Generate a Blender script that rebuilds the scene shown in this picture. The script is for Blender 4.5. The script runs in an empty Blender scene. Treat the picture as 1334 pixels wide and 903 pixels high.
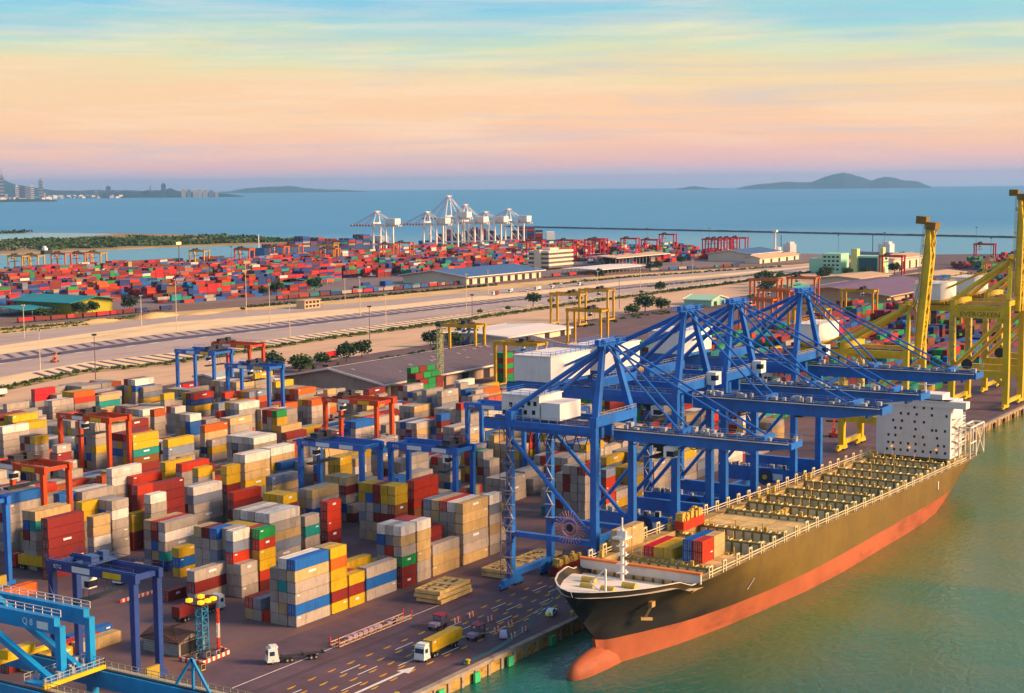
import bpy, math, random
from mathutils import Vector, Matrix
C = bpy.context.scene
COL = C.collection
R_ = math.radians
pi = math.pi
# ------------------------------------------------------------------ camera
cam_d = bpy.data.cameras.new('camera')
cam = bpy.data.objects.new('camera', cam_d); COL.objects.link(cam)
rx, dn, fw = (0.53508, -0.84477, -0.00798), (-0.09083, -0.04813, -0.99470), (0.83991, 0.53297, -0.10249)
cam.matrix_world = Matrix(((rx[0], -dn[0], -fw[0], -266.70), (rx[1], -dn[1], -fw[1], -228.19), (rx[2], -dn[2], -fw[2], 100.0), (0, 0, 0, 1)))
cam_d.sensor_width = 36; cam_d.lens = 54.77; cam_d.clip_start = 1; cam_d.clip_end = 120000
C.camera = cam
# ------------------------------------------------------------------ world
SUN_EL, SUN_AZ = 22.0, (0.42, -1.0)          # low evening sun over the water, behind the camera to the right
W = bpy.data.worlds.new('World'); C.world = W; W.use_nodes = True
nt = W.node_tree; nt.nodes.clear()
def N(t, **k):
    n = nt.nodes.new(t)
    for a, b in k.items(): setattr(n, a, b)
    return n
def Lk(a, b): nt.links.new(a, b)
def lin(h):
    o = []
    for i in (0, 2, 4):
        c = int(h[i:i+2], 16) / 255
        o.append(c / 12.92 if c <= .04045 else ((c + .055) / 1.055) ** 2.4)
    return (o[0], o[1], o[2], 1)
sky = N('ShaderNodeTexSky', sky_type='NISHITA', sun_disc=False)
sky.sun_elevation = R_(SUN_EL); sky.sun_rotation = math.atan2(SUN_AZ[0], SUN_AZ[1]); sky.altitude = 50; sky.dust_density = 2.0
tc = N('ShaderNodeTexCoord')
sep = N('ShaderNodeSeparateXYZ'); Lk(tc.outputs['Generated'], sep.inputs[0])
mp = N('ShaderNodeMapping'); mp.inputs['Scale'].default_value = (1.8, 1.8, 20); mp.inputs['Rotation'].default_value = (0.012, -0.010, 0.3)
Lk(tc.outputs['Generated'], mp.inputs[0])
n1 = N('ShaderNodeTexNoise'); n1.inputs['Scale'].default_value = 2.1; n1.inputs['Detail'].default_value = 7; n1.inputs['Roughness'].default_value = .58
Lk(mp.outputs[0], n1.inputs[0])
mp2 = N('ShaderNodeMapping'); mp2.inputs['Scale'].default_value = (3.2, 3.2, 46); mp2.inputs['Rotation'].default_value = (0.02, 0.03, 1.1)
Lk(tc.outputs['Generated'], mp2.inputs[0])
n2 = N('ShaderNodeTexNoise'); n2.inputs['Scale'].default_value = 1.7; n2.inputs['Detail'].default_value = 8; n2.inputs['Roughness'].default_value = .62; n2.inputs['Distortion'].default_value = .5
Lk(mp2.outputs[0], n2.inputs[0])
def M(op, a, b=None, c=None):
    m = N('ShaderNodeMath', operation=op)
    for i, v in enumerate((a, b, c)):
        if v is None: continue
        if isinstance(v, (int, float)): m.inputs[i].default_value = v
        else: Lk(v, m.inputs[i])
    return m.outputs[0]
wob = M('MULTIPLY', M('SUBTRACT', n1.outputs['Fac'], 0.5), 0.070)
amp = M('MINIMUM', M('MULTIPLY', M('ABSOLUTE', sep.outputs['Z']), 14.0), 1.0)
zz = M('ADD', sep.outputs['Z'], M('MULTIPLY', wob, amp))
el = M('POWER', M('MAXIMUM', zz, 0.0), 0.5)          # sqrt spreads the low bands of the evening sky
rp = N('ShaderNodeValToRGB'); Lk(el, rp.inputs[0])
stops = [(0.0, 189, 180, 204), (.075, 210, 180, 196), (.12, 232, 176, 168), (.17, 240, 184, 150), (.20, 240, 190, 146), (.235, 236, 192, 146), (.272, 226, 200, 150),
         (.295, 200, 206, 166), (.318, 142, 195, 198), (.35, 109, 180, 210), (.45, 138, 184, 214), (.65, 132, 172, 206), (1.0, 118, 156, 196)]
cr = rp.color_ramp
while len(cr.elements) < len(stops): cr.elements.new(0.5)
for e, (p, r_, g_, b_) in zip(cr.elements, stops): e.position = p; e.color = tuple((c / 255) ** 2.2 for c in (r_, g_, b_)) + (1,)
cl = N('ShaderNodeValToRGB'); Lk(n2.outputs['Fac'], cl.inputs[0])
cl.color_ramp.elements[0].position = .46; cl.color_ramp.elements[1].position = .80
cmix = N('ShaderNodeMix', data_type='RGBA')
cfac = M('MULTIPLY', M('MULTIPLY', cl.outputs[0], 0.62), M('MINIMUM', M('MULTIPLY', M('ABSOLUTE', sep.outputs['Z']), 30.0), 1.0))
Lk(cfac, cmix.inputs[0]); Lk(rp.outputs[0], cmix.inputs[6]); cmix.inputs[7].default_value = (.94, .72, .50, 1)
mp3 = N('ShaderNodeMapping'); mp3.inputs['Scale'].default_value = (2.6, 2.6, 52); mp3.inputs['Rotation'].default_value = (-0.03, 0.02, 2.2); mp3.inputs['Location'].default_value = (3, 1, 5)
Lk(tc.outputs['Generated'], mp3.inputs[0])
n3 = N('ShaderNodeTexNoise'); n3.inputs['Scale'].default_value = 1.5; n3.inputs['Detail'].default_value = 9; n3.inputs['Roughness'].default_value = .6; n3.inputs['Distortion'].default_value = .8
Lk(mp3.outputs[0], n3.inputs[0])
c3 = N('ShaderNodeValToRGB'); Lk(n3.outputs['Fac'], c3.inputs[0]); c3.color_ramp.elements[0].position = .50; c3.color_ramp.elements[1].position = .74
gmix = N('ShaderNodeMix', data_type='RGBA'); Lk(M('MULTIPLY', c3.outputs[0], 0.55), gmix.inputs[0]); Lk(cmix.outputs[2], gmix.inputs[6]); gmix.inputs[7].default_value = (.42, .46, .55, 1)   # thin blue grey streaks
ns = N('ShaderNodeVectorMath', operation='SCALE'); Lk(sky.outputs[0], ns.inputs[0]); ns.inputs['Scale'].default_value = 0.12
fin = N('ShaderNodeMix', data_type='RGBA'); Lk(M('MINIMUM', M('MAXIMUM', M('MULTIPLY', sep.outputs['Z'], 1.6), 0.04), 0.5), fin.inputs[0])
Lk(gmix.outputs[2], fin.inputs[6]); Lk(ns.outputs[0], fin.inputs[7])
bg = N('ShaderNodeBackground'); bg.inputs['Strength'].default_value = 0.86; Lk(fin.outputs[2], bg.inputs[0])
wo = N('ShaderNodeOutputWorld'); Lk(bg.outputs[0], wo.inputs[0])
# ------------------------------------------------------------------ sun, view, render
sd = bpy.data.lights.new('sun', 'SUN'); sd.energy = 5.0; sd.angle = R_(20.0); sd.color = (1.0, .63, .31)
so = bpy.data.objects.new('sun', sd); COL.objects.link(so)
az = Vector((SUN_AZ[0], SUN_AZ[1], 0)).normalized()
tosun = Vector((az.x * math.cos(R_(SUN_EL)), az.y * math.cos(R_(SUN_EL)), math.sin(R_(SUN_EL))))
so.rotation_euler = tosun.to_track_quat('Z', 'Y').to_euler()
C.view_settings.view_transform = 'Standard'; C.view_settings.look = 'None'; C.view_settings.gamma = 1; C.view_settings.use_curve_mapping = False
C.view_settings.exposure = 0.64
C.cycles.use_denoising = True; C.cycles.max_bounces = 5; C.cycles.diffuse_bounces = 2; C.cycles.glossy_bounces = 2; C.cycles.volume_bounces = 0
C.cycles.transparent_max_bounces = 4; C.cycles.caustics_reflective = False; C.cycles.caustics_refractive = False; C.cycles.sample_clamp_indirect = 4

# ------------------------------------------------------------------ materials
MATS = {}
def mat(name, col, rough=.6, metal=0.0, var=.18, scale=.35, emit=None, objvar=.0, isl=False, dirt=None, bump=0, stretch=(1, 1, 1), spec=.35):
    if name in MATS: return MATS[name]
    m = bpy.data.materials.new(name); m.use_nodes = True; MATS[name] = m
    t = m.node_tree; b = t.nodes['Principled BSDF']
    if isinstance(col, str): col = lin(col)
    lum = sum(col[:3]) / 3
    col = tuple(min(max(lum + 1.22 * (c - lum), .004), .9) for c in col[:3]) + (1,)
    b.inputs['Roughness'].default_value = rough; b.inputs['Metallic'].default_value = metal
    b.inputs['Specular IOR Level'].default_value = spec
    tcn = t.nodes.new('ShaderNodeTexCoord'); mpn = t.nodes.new('ShaderNodeMapping'); mpn.inputs['Scale'].default_value = stretch
    geo = t.nodes.new('ShaderNodeNewGeometry')
    t.links.new(geo.outputs['Position'], mpn.inputs[0])
    nz = t.nodes.new('ShaderNodeTexNoise'); nz.inputs['Scale'].default_value = scale; nz.inputs['Detail'].default_value = 6; nz.inputs['Roughness'].default_value = .65
    t.links.new(mpn.outputs[0], nz.inputs[0])
    mr = t.nodes.new('ShaderNodeMapRange'); t.links.new(nz.outputs['Fac'], mr.inputs[0])
    mr.inputs[1].default_value = .25; mr.inputs[2].default_value = .75; mr.inputs[3].default_value = 1 - var; mr.inputs[4].default_value = 1 + var
    val = mr.outputs[0]
    def mul(a, b2):
        k = t.nodes.new('ShaderNodeMath'); k.operation = 'MULTIPLY'; t.links.new(a, k.inputs[0]); t.links.new(b2, k.inputs[1]); return k.outputs[0]
    if objvar:
        if isl: src = geo.outputs['Random Per Island']
        else: src = t.nodes.new('ShaderNodeObjectInfo').outputs['Random']
        r2 = t.nodes.new('ShaderNodeMapRange'); t.links.new(src, r2.inputs[0]); r2.inputs[3].default_value = 1 - objvar; r2.inputs[4].default_value = 1 + objvar
        val = mul(val, r2.outputs[0])
    vm = t.nodes.new('ShaderNodeVectorMath'); vm.operation = 'SCALE'; vm.inputs[0].default_value = col[:3]; t.links.new(val, vm.inputs['Scale'])
    out = vm.outputs[0]
    if dirt:
        dc, amt, ds, st = dirt
        mp3 = t.nodes.new('ShaderNodeMapping'); mp3.inputs['Scale'].default_value = st; t.links.new(geo.outputs['Position'], mp3.inputs[0])
        nd = t.nodes.new('ShaderNodeTexNoise'); nd.inputs['Scale'].default_value = ds; nd.inputs['Detail'].default_value = 8; nd.inputs['Roughness'].default_value = .7
        t.links.new(mp3.outputs[0], nd.inputs[0])
        rd = t.nodes.new('ShaderNodeMapRange'); t.links.new(nd.outputs['Fac'], rd.inputs[0]); rd.inputs[1].default_value = .5; rd.inputs[2].default_value = .72; rd.inputs[3].default_value = 0; rd.inputs[4].default_value = amt
        mx = t.nodes.new('ShaderNodeMix'); mx.data_type = 'RGBA'; t.links.new(rd.outputs[0], mx.inputs[0]); t.links.new(out, mx.inputs[6]); mx.inputs[7].default_value = lin(dc) if isinstance(dc, str) else dc + (1,)
        out = mx.outputs[2]
    t.links.new(out, b.inputs['Base Color'])
    if bump:
        bp = t.nodes.new('ShaderNodeBump'); bp.inputs['Strength'].default_value = .5; bp.inputs['Distance'].default_value = bump; t.links.new(nz.outputs['Fac'], bp.inputs['Height']); t.links.new(bp.outputs[0], b.inputs['Normal'])
    if emit:
        b.inputs['Emission Color'].default_value = col; b.inputs['Emission Strength'].default_value = emit
    return m

# ------------------------------------------------------------------ mesh builder
class MB:
    def __init__(s): s.v = []; s.f = []; s.m = []
    def quad8(s, p, m=0, skip=()):
        o = len(s.v); s.v += p
        for i, q in enumerate(((0, 3, 2, 1), (4, 5, 6, 7), (0, 1, 5, 4), (1, 2, 6, 5), (2, 3, 7, 6), (3, 0, 4, 7))):
            if i in skip: continue
            s.f.append(tuple(o + k for k in q)); s.m.append(m)
        return s
    def box(s, x0, x1, y0, y1, z0, z1, m=0, skip=()):
        return s.quad8([(x0, y0, z0), (x1, y0, z0), (x1, y1, z0), (x0, y1, z0), (x0, y0, z1), (x1, y0, z1), (x1, y1, z1), (x0, y1, z1)], m, skip)
    def bar(s, p, q, w, h=None, m=0, w2=None):
        p = Vector(p); q = Vector(q); d = (q - p).normalized(); h = h or w
        u = Vector((0, 0, 1)) if abs(d.z) < .9 else Vector((1, 0, 0))
        a = d.cross(u).normalized(); b = a.cross(d).normalized()
        if abs(d.z) >= .9: a, b = Vector((1, 0, 0)), Vector((0, 1, 0))
        k = (w2 or w) / w
        pts = []
        for c, e in ((p, 1), (q, k)):
            for i, j in ((-1, -1), (1, -1), (1, 1), (-1, 1)): pts.append(tuple(c + a * (i * w / 2 * e) + b * (j * h / 2 * e)))
        return s.quad8(pts, m)
    def tube(s, pts, r, n=6, m=0, r2=None):
        pts = [Vector(p) for p in pts]; rings = []
        for i, p in enumerate(pts):
            d = (pts[min(i + 1, len(pts) - 1)] - pts[max(i - 1, 0)]).normalized()
            u = Vector((0, 0, 1)) if abs(d.z) < .9 else Vector((1, 0, 0))
            a = d.cross(u).normalized(); b = a.cross(d); rr = r if r2 is None else r + (r2 - r) * i / (len(pts) - 1)
            o = len(s.v); rings.append(o)
            for k in range(n): s.v.append(tuple(p + a * math.cos(2 * pi * k / n) * rr + b * math.sin(2 * pi * k / n) * rr))
        for i in range(len(rings) - 1):
            for k in range(n):
                s.f.append((rings[i] + k, rings[i] + (k + 1) % n, rings[i + 1] + (k + 1) % n, rings[i + 1] + k)); s.m.append(m)
        s.f.append(tuple(rings[0] + k for k in reversed(range(n)))); s.m.append(m)
        s.f.append(tuple(rings[-1] + k for k in range(n))); s.m.append(m)
        return s
    def cyl(s, x, y, z0, z1, r, n=10, m=0): return s.tube([(x, y, z0), (x, y, z1)], r, n, m)
    def wheel(s, x, y, z, r, w, ax='y', n=12, m=0):
        d = (0, w / 2, 0) if ax == 'y' else (w / 2, 0, 0)
        return s.tube([(x - d[0], y - d[1], z), (x + d[0], y + d[1], z)], r, n, m)
    def prism(s, poly, z0, z1, m=0, mtop=None):
        n = len(poly); o = len(s.v)
        s.v += [(x, y, z0) for x, y in poly] + [(x, y, z1) for x, y in poly]
        ar = sum(poly[i][0] * poly[(i + 1) % n][1] - poly[(i + 1) % n][0] * poly[i][1] for i in range(n))
        idx = list(range(n)) if ar > 0 else list(reversed(range(n)))
        s.f.append(tuple(o + n + i for i in idx)); s.m.append(m if mtop is None else mtop)
        s.f.append(tuple(o + i for i in reversed(idx))); s.m.append(m)
        for a in range(n):
            i, j = idx[a], idx[(a + 1) % n]; s.f.append((o + i, o + j, o + n + j, o + n + i)); s.m.append(m)
        return s
    def poly(s, pts, m=0):
        o = len(s.v); s.v += [tuple(p) for p in pts]; s.f.append(tuple(range(o, o + len(pts)))); s.m.append(m); return s
    def strip(s, a, b, m=0):
        o = len(s.v); s.v += [tuple(p) for p in a] + [tuple(p) for p in b]; n = len(a)
        for i in range(n - 1): s.f.append((o + i, o + i + 1, o + n + i + 1, o + n + i)); s.m.append(m)
        return s
    def gable(s, x0, x1, y0, y1, ze, zr, over=1.0, th=.35, m=0, axis='x'):
        # two thick roof slabs meeting on a ridge
        if axis == 'x':
            ym = (y0 + y1) / 2
            for sg, ye in ((-1, y0 - over), (1, y1 + over)):
                p = [(x0 - over, ye, ze), (x1 + over, ye, ze), (x1 + over, ym, zr), (x0 - over, ym, zr)]
                if sg > 0: p = p[::-1]
                s.quad8([(a, b, c - th) for a, b, c in p] + p, m)
        else:
            xm = (x0 + x1) / 2
            for sg, xe in ((-1, x0 - over), (1, x1 + over)):
                p = [(xe, y0 - over, ze), (xe, y1 + over, ze), (xm, y1 + over, zr), (xm, y0 - over, zr)]
                if sg < 0: p = p[::-1]
                s.quad8([(a, b, c - th) for a, b, c in p] + p, m)
        return s
    def mesh(s, name, mats, smooth=False):
        me = bpy.data.meshes.new(name); me.from_pydata(s.v, [], s.f)
        if not isinstance(mats, (list, tuple)): mats = [mats]
        for k in mats: me.materials.append(k)
        if len(mats) > 1: me.polygons.foreach_set('material_index', s.m)
        if smooth: me.polygons.foreach_set('use_smooth', [True] * len(s.f))
        me.update(); return me
def put(name, data, parent=None, loc=(0, 0, 0), rz=0, **props):
    if isinstance(data, tuple): data = data[0].mesh(name, data[1], len(data) > 2)
    o = bpy.data.objects.new(name, data); COL.objects.link(o); o.location = loc
    if rz: o.rotation_euler = (0, 0, rz)
    if parent: o.parent = parent
    for k, v in props.items(): o[k] = v
    return o
def thing(name, label, cat, loc=(0, 0, 0), rz=0, group=None):
    o = bpy.data.objects.new(name, None); COL.objects.link(o); o.empty_display_size = .5
    o.location = loc; o.rotation_euler = (0, 0, rz); o['label'] = label; o['category'] = cat
    if group: o['group'] = group
    return o
def dup(root, loc, rz=None, label=None, group=None):
    r = root.copy(); COL.objects.link(r); r.location = loc
    if rz is not None: r.rotation_euler = (0, 0, rz)
    if label: r['label'] = label
    if group: r['group'] = group
    def rec(src, dst):
        for ch in src.children:
            c = ch.copy(); COL.objects.link(c); c.parent = dst; rec(ch, c)
    rec(root, r); return r
def text(body, size, m, parent, loc, rot, name='lettering', sx=1.0):
    cu = bpy.data.curves.new(name, 'FONT'); cu.body = body; cu.size = size; cu.align_x = 'CENTER'; cu.align_y = 'CENTER'; cu.extrude = .02; cu.resolution_u = 2
    cu.materials.append(m); o = bpy.data.objects.new(name, cu); COL.objects.link(o); o.location = loc; o.rotation_euler = rot; o.scale = (sx, 1, 1)
    me = bpy.data.meshes.new_from_object(o); bpy.data.objects.remove(o)
    o = bpy.data.objects.new(name, me); COL.objects.link(o); o.location = loc; o.rotation_euler = rot; o.scale = (sx, 1, 1)
    if parent: o.parent = parent
    return o

# ------------------------------------------------------------------ setting: land, water, roads, far shore
rnd = random.Random(5)
asphalt = mat('asphalt', (.125, .082, .090), .85, var=.30, scale=.06, dirt=('8A5636', .8, .045, (.7, 2.0, 1)), bump=.01)
quay_m = mat('quay_asphalt', (.105, .068, .086), .8, var=.34, scale=.12, dirt=('7A4630', .7, .07, (.35, 2.2, 1)))
farasph = mat('far_concrete', (.20, .15, .15), .9, var=.2, scale=.02, dirt=('5A4540', .6, .02, (1, 1, 1)))
roadm = mat('pale_road', (.58, .39, .27), .9, var=.10, scale=.03, dirt=('8A6450', .5, .03, (.3, 2, 1)))
graym = mat('grey_concrete', (.42, .325, .30), .9, var=.12, scale=.02, dirt=('8A6A50', .5, .02, (.4, 2, 1)))
darkm = mat('dark_asphalt', (.095, .075, .115), .9, var=.12, scale=.02)
creamm = mat('cream_concrete', (.78, .58, .38), .95, var=.12, scale=.02, dirt=('9A7448', .6, .015, (.5, 2, 1)))
sandm = mat('sand', (.62, .42, .22), 1, var=.2, scale=.02, dirt=('8A5A2A', .7, .02, (1, 2, 1)), bump=.4)
soilm = mat('soil', (.36, .24, .13), 1, var=.25, scale=.05, dirt=('5E5A24', .8, .03, (.6, 1.5, 1)), bump=.2)
ballast = mat('ballast', (.17, .125, .13), 1, var=.25, scale=.05)
whitem = mat('white_paint', (.72, .66, .6), .7, var=.15, scale=.6)
yelpaint = mat('yellow_paint', (.62, .33, .03), .8, var=.25, scale=1.2)
concm = mat('concrete', (.33, .27, .22), .9, var=.25, scale=.3, dirt=('3A2618', .8, .25, (1, 1, 3)))
rustwall = mat('stained_quay_wall', (.42, .26, .10), .9, var=.4, scale=.5, dirt=('1E120A', .9, .4, (1, 1, 2)))
leafm = mat('leaf', (.050, .085, .022), .8, var=.5, scale=.5, objvar=.3, isl=True)
leafd = mat('leaf_dark', (.028, .055, .020), .8, var=.4, scale=.4, objvar=.3, isl=True)
leafy = mat('leaf_pale', (.11, .13, .03), .8, var=.4, scale=.5, objvar=.3, isl=True)
bark = mat('bark', (.09, .06, .04), .9)

LAND = [(-420, -51), (2000, -51), (1945, 365), (1850, 500), (1765, 600), (1780, 760), (1855, 930), (1911, 1118), (1990, 1236), (560, 1236), (-420, 1236)]
g = MB().prism(LAND, -9, 0)
put('ground', (g, [asphalt]), kind='structure')
XS = 11
LN = [[(221,391),(321,421),(373,409),(449,414),(526,422),(606,419),(704,420),(825,425),(960,426),(1165,422),(1354,425)],
[(236,410),(331,432),(384,420),(460,423),(538,432),(621,430),(721,431),(846,437),(977,435),(1187,432),(1375,434)],
[(263,444),(361,464),(421,457),(496,456),(572,460),(661,460),(764,460),(883,459),(1022,459),(1222,448),(1411,448)],
[(310,502),(403,511),(478,513),(554,507),(630,507),(724,506),(824,500),(939,493),(1070,485),(1271,470),(1449,464)],
[(320,515),(416,525),(493,528),(568,519),(646,520),(736,515),(838,509),(956,503),(1091,495),(1284,476),(1457,467)],
[(342,542),(440,552),(518,552),(596,545),(673,542),(768,538),(868,529),(982,519),(1122,512),(1310,488),(1480,476)],
[(374,583),(486,602),(582,616),(654,596),(720,581),(802,564),(916,561),(1028,546),(1178,542),(1351,507),(1505,486)],
[(429,651),(528,648),(623,657),(694,632),(765,618),(853,602),(968,596),(1089,583),(1239,574),(1402,530),(1538,499)],
[(467,700),(561,685),(651,684),(732,666),(815,658),(919,650),(1035,640),(1156,622),(1291,602),(1440,547),(1564,510)],
[(520,766),(613,741),(706,738),(787,715),(878,710),(973,690),(1110,690),(1229,666),(1362,640),(1505,577),(1609,528)]]
def ext(l): # run each edge on past the frame on both sides
    a, b = l[0], l[1]; c, d = l[-2], l[-1]
    return [(a[0] - 500, a[1] + 6)] + l + [(d[0] + 160, d[1] + (d[1] - c[1]) * .4)]
LX = [ext(l) for l in LN]
near_edge = [(x + (20 if i > 5 else 0), min(y - 42, 345)) for i, (x, y) in enumerate(LX[0])]
def z3(l, z): return [(x, y, z) for x, y in l]
def lane(name, a, b, m, z): put(name, (MB().strip(z3(a, z), z3(b, z)), [m]), kind='structure')
lane('road', near_edge, LX[0], roadm, .06)
lane('verge', LX[0], LX[1], soilm, .10)
lane('parking_lot', LX[1], LX[2], creamm, .07)
lane('service_road', LX[2], LX[3], graym, .06)
lane('dark_road', LX[3], LX[4], darkm, .09)
lane('marked_apron', LX[4], LX[5], graym, .07)
lane('pale_apron', LX[5], LX[6], creamm, .06)
lane('sandy_strip', LX[6], LX[7], graym, .08)
lane('sand_bank', LX[7], LX[8], sandm, .10)
lane('railway_bed', LX[8], LX[9], ballast, .12)
put('far_yard', (MB().prism([(x, y + 1) for x, y in LX[9]] + [(1850, 600), (1900, 1118), (1980, 1230), (0, 1230), (0, 800)], .0, .05), [farasph]), kind='structure')
def interp(l, X):
    for i in range(len(l) - 1):
        if l[i][0] <= X <= l[i + 1][0]:
            t = (X - l[i][0]) / (l[i + 1][0] - l[i][0]); return l[i][1] + t * (l[i + 1][1] - l[i][1])
    return l[-1][1]
pk = MB()
def dashes(la, lb, x0, x1, step, w, f0, f1, skew, z):
    x = x0
    while x < x1:
        a, b = interp(la, x), interp(lb, x); ya, yb = a + (b - a) * f0, a + (b - a) * f1
        pk.poly([(x, ya, z), (x + w, ya, z), (x + w + skew, yb, z), (x + skew, yb, z)], 0 if z < .12 else 1); x += step
dashes(LX[1], LX[2], 300, 1150, 9.5, 3.4, .12, .92, 9, .105)
dashes(LX[4], LX[5], 300, 1200, 11, 4.0, .1, .95, 11, .105)
dashes(LX[3], LX[4], 150, 1400, 22, 8, -.25, -.05, 0, .135)
put('parking_stripes', (pk, [darkm, whitem]), kind='structure')
# railway tracks
rl = MB()
for f in (.25, .32, .5, .57, .75, .82):
    pts = [(a[0] + (b[0] - a[0]) * f, a[1] + (b[1] - a[1]) * f, .3) for a, b in zip(LX[8], LX[9])]
    for i in range(len(pts) - 1): rl.bar(pts[i], pts[i + 1], .5, .35)
put('railway_track', (rl, [mat('rail_steel', (.10, .06, .05), .6)]), kind='structure')
# sand mounds
def mound(name, cx, cy, rx_, ry_, h, m, label, seed=1):
    q = random.Random(seed); b = MB(); n, k = 16, 6
    for j in range(k + 1):
        for i in range(n):
            a = 2 * pi * i / n; r = (1 - j / k) * (1 + q.uniform(-.12, .12)); z = h * (1 - (1 - j / k) ** 1.6) * (1 + q.uniform(-.1, .1))
            b.v.append((math.cos(a) * r * rx_, math.sin(a) * r * ry_, z if j else -.2))
    for j in range(k):
        for i in range(n): b.f.append((j * n + i, j * n + (i + 1) % n, (j + 1) * n + (i + 1) % n, (j + 1) * n + i)); b.m.append(0)
    o = put(name, (b, [m], 1), loc=(cx, cy, .1)); o['label'] = label; o['category'] = 'sand pile'; o['group'] = 'sand heaps beside the railway'
for i, (x, y, a, b_, h, l) in enumerate([(560, 668, 20, 9, 2.2, 'long tan sand heap at the left end of the railway strip'), (612, 660, 26, 10, 3.4, 'tallest tan sand heap beside the railway'), (655, 650, 22, 8, 1.8, 'low tan sand heap at the right end of the row of heaps')]):
    mound('sand_pile', x, y, a, b_, h, sandm, l, i)
# water
wm = bpy.data.materials.new('sea_water'); wm.use_nodes = True; t = wm.node_tree; b = t.nodes['Principled BSDF']
geo = t.nodes.new('ShaderNodeNewGeometry'); sp = t.nodes.new('ShaderNodeSeparateXYZ'); t.links.new(geo.outputs['Position'], sp.inputs[0])
def mr(src, a, b_, c=0, d=1):
    r = t.nodes.new('ShaderNodeMapRange'); t.links.new(src, r.inputs[0]); r.inputs[1].default_value = a; r.inputs[2].default_value = b_; r.inputs[3].default_value = c; r.inputs[4].default_value = d; return r.outputs[0]
def noise(sc, det, st=(1, 1, 1), dis=0):
    m_ = t.nodes.new('ShaderNodeMapping'); m_.inputs['Scale'].default_value = st; t.links.new(geo.outputs['Position'], m_.inputs[0])
    n_ = t.nodes.new('ShaderNodeTexNoise'); n_.inputs['Scale'].default_value = sc; n_.inputs['Detail'].default_value = det; n_.inputs['Distortion'].default_value = dis; t.links.new(m_.outputs[0], n_.inputs[0]); return n_.outputs['Fac']
def mixc(f, a, b_):
    m_ = t.nodes.new('ShaderNodeMix'); m_.data_type = 'RGBA'; t.links.new(f, m_.inputs[0])
    for s_, v in ((6, a), (7, b_)):
        if isinstance(v, tuple): m_.inputs[s_].default_value = v
        else: t.links.new(v, m_.inputs[s_])
    return m_.outputs[2]
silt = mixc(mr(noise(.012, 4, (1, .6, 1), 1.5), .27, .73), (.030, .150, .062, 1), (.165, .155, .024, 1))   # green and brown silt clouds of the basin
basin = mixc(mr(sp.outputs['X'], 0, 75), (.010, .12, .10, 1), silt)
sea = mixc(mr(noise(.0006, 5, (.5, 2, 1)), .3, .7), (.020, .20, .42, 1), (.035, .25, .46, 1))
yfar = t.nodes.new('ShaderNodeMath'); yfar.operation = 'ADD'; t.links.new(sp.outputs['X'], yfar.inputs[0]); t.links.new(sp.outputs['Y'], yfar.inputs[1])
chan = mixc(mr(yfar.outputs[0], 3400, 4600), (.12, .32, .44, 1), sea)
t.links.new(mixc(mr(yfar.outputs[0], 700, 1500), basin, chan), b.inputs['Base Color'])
b.inputs['IOR'].default_value = 1.33
t.links.new(mr(yfar.outputs[0], 300, 2500, .12, .34), b.inputs['Roughness'])
t.links.new(mr(yfar.outputs[0], 700, 2500, .34, .2), b.inputs['Specular IOR Level'])
b1 = t.nodes.new('ShaderNodeBump'); b1.inputs['Distance'].default_value = .5; b1.inputs['Strength'].default_value = .5; t.links.new(noise(.32, 5, (1, 1.8, 1), .6), b1.inputs['Height'])
t.links.new(b1.outputs[0], b.inputs['Normal'])
S_ = 42000
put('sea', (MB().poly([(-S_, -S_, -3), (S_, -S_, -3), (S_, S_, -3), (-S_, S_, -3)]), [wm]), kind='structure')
# ------------------------------------------------------------------ quay furniture
qm = MB(); qm.box(-300, 640, -51.35, -51.0, -3.4, -.55, 0); qm.box(-300, 640, -51.6, -50.2, -.55, .28, 1)
for k in range(-60, 128):
    x = k * 5.0 + 1.2
    qm.box(x, x + .9, -51.7, -51.35, -3.4, -.56, 1)
put('quay_wall', (qm, [rustwall, concm]), kind='structure')
put('quay_apron', (MB().box(-300, 640, -50.2, -3.5, .0, .03), [quay_m]), kind='structure')
mk = MB()
for y in (-23.0, -22.2, -47.4, -46.6): mk.box(-300, 640, y - .12, y + .12, .03, .05, 0)
put('crane_rail', (mk, [mat('rail_dark', (.03, .022, .026), .5)]), kind='structure')
mk = MB()
def arc(x, y, s):
    for a in range(3):
        x0 = x + (a - 1) * .9; mk.poly([(x0, y + abs(a - 1) * .22, .05), (x0 + .85, y + abs(a - .1) * .22 - .02, .05), (x0 + .85, y + .62, .05), (x0, y + .66, .05)], 1)
for y in (-27.5, -31.5, -35.0, -38.5, -42.0):
    for k in range(-10, 24): arc(k * 6.4 + y * .3, y, 1)
for y, x0 in ((-29.6, -40), (-33.4, -20), (-37.0, -30), (-40.4, -38)):
    for k in range(9): mk.box(x0 + k * 19, x0 + k * 19 + 6.5, y - .12, y + .12, .032, .05, 0)
mk.box(-40, 40, -17.1, -16.9, .032, .05, 0)
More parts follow.
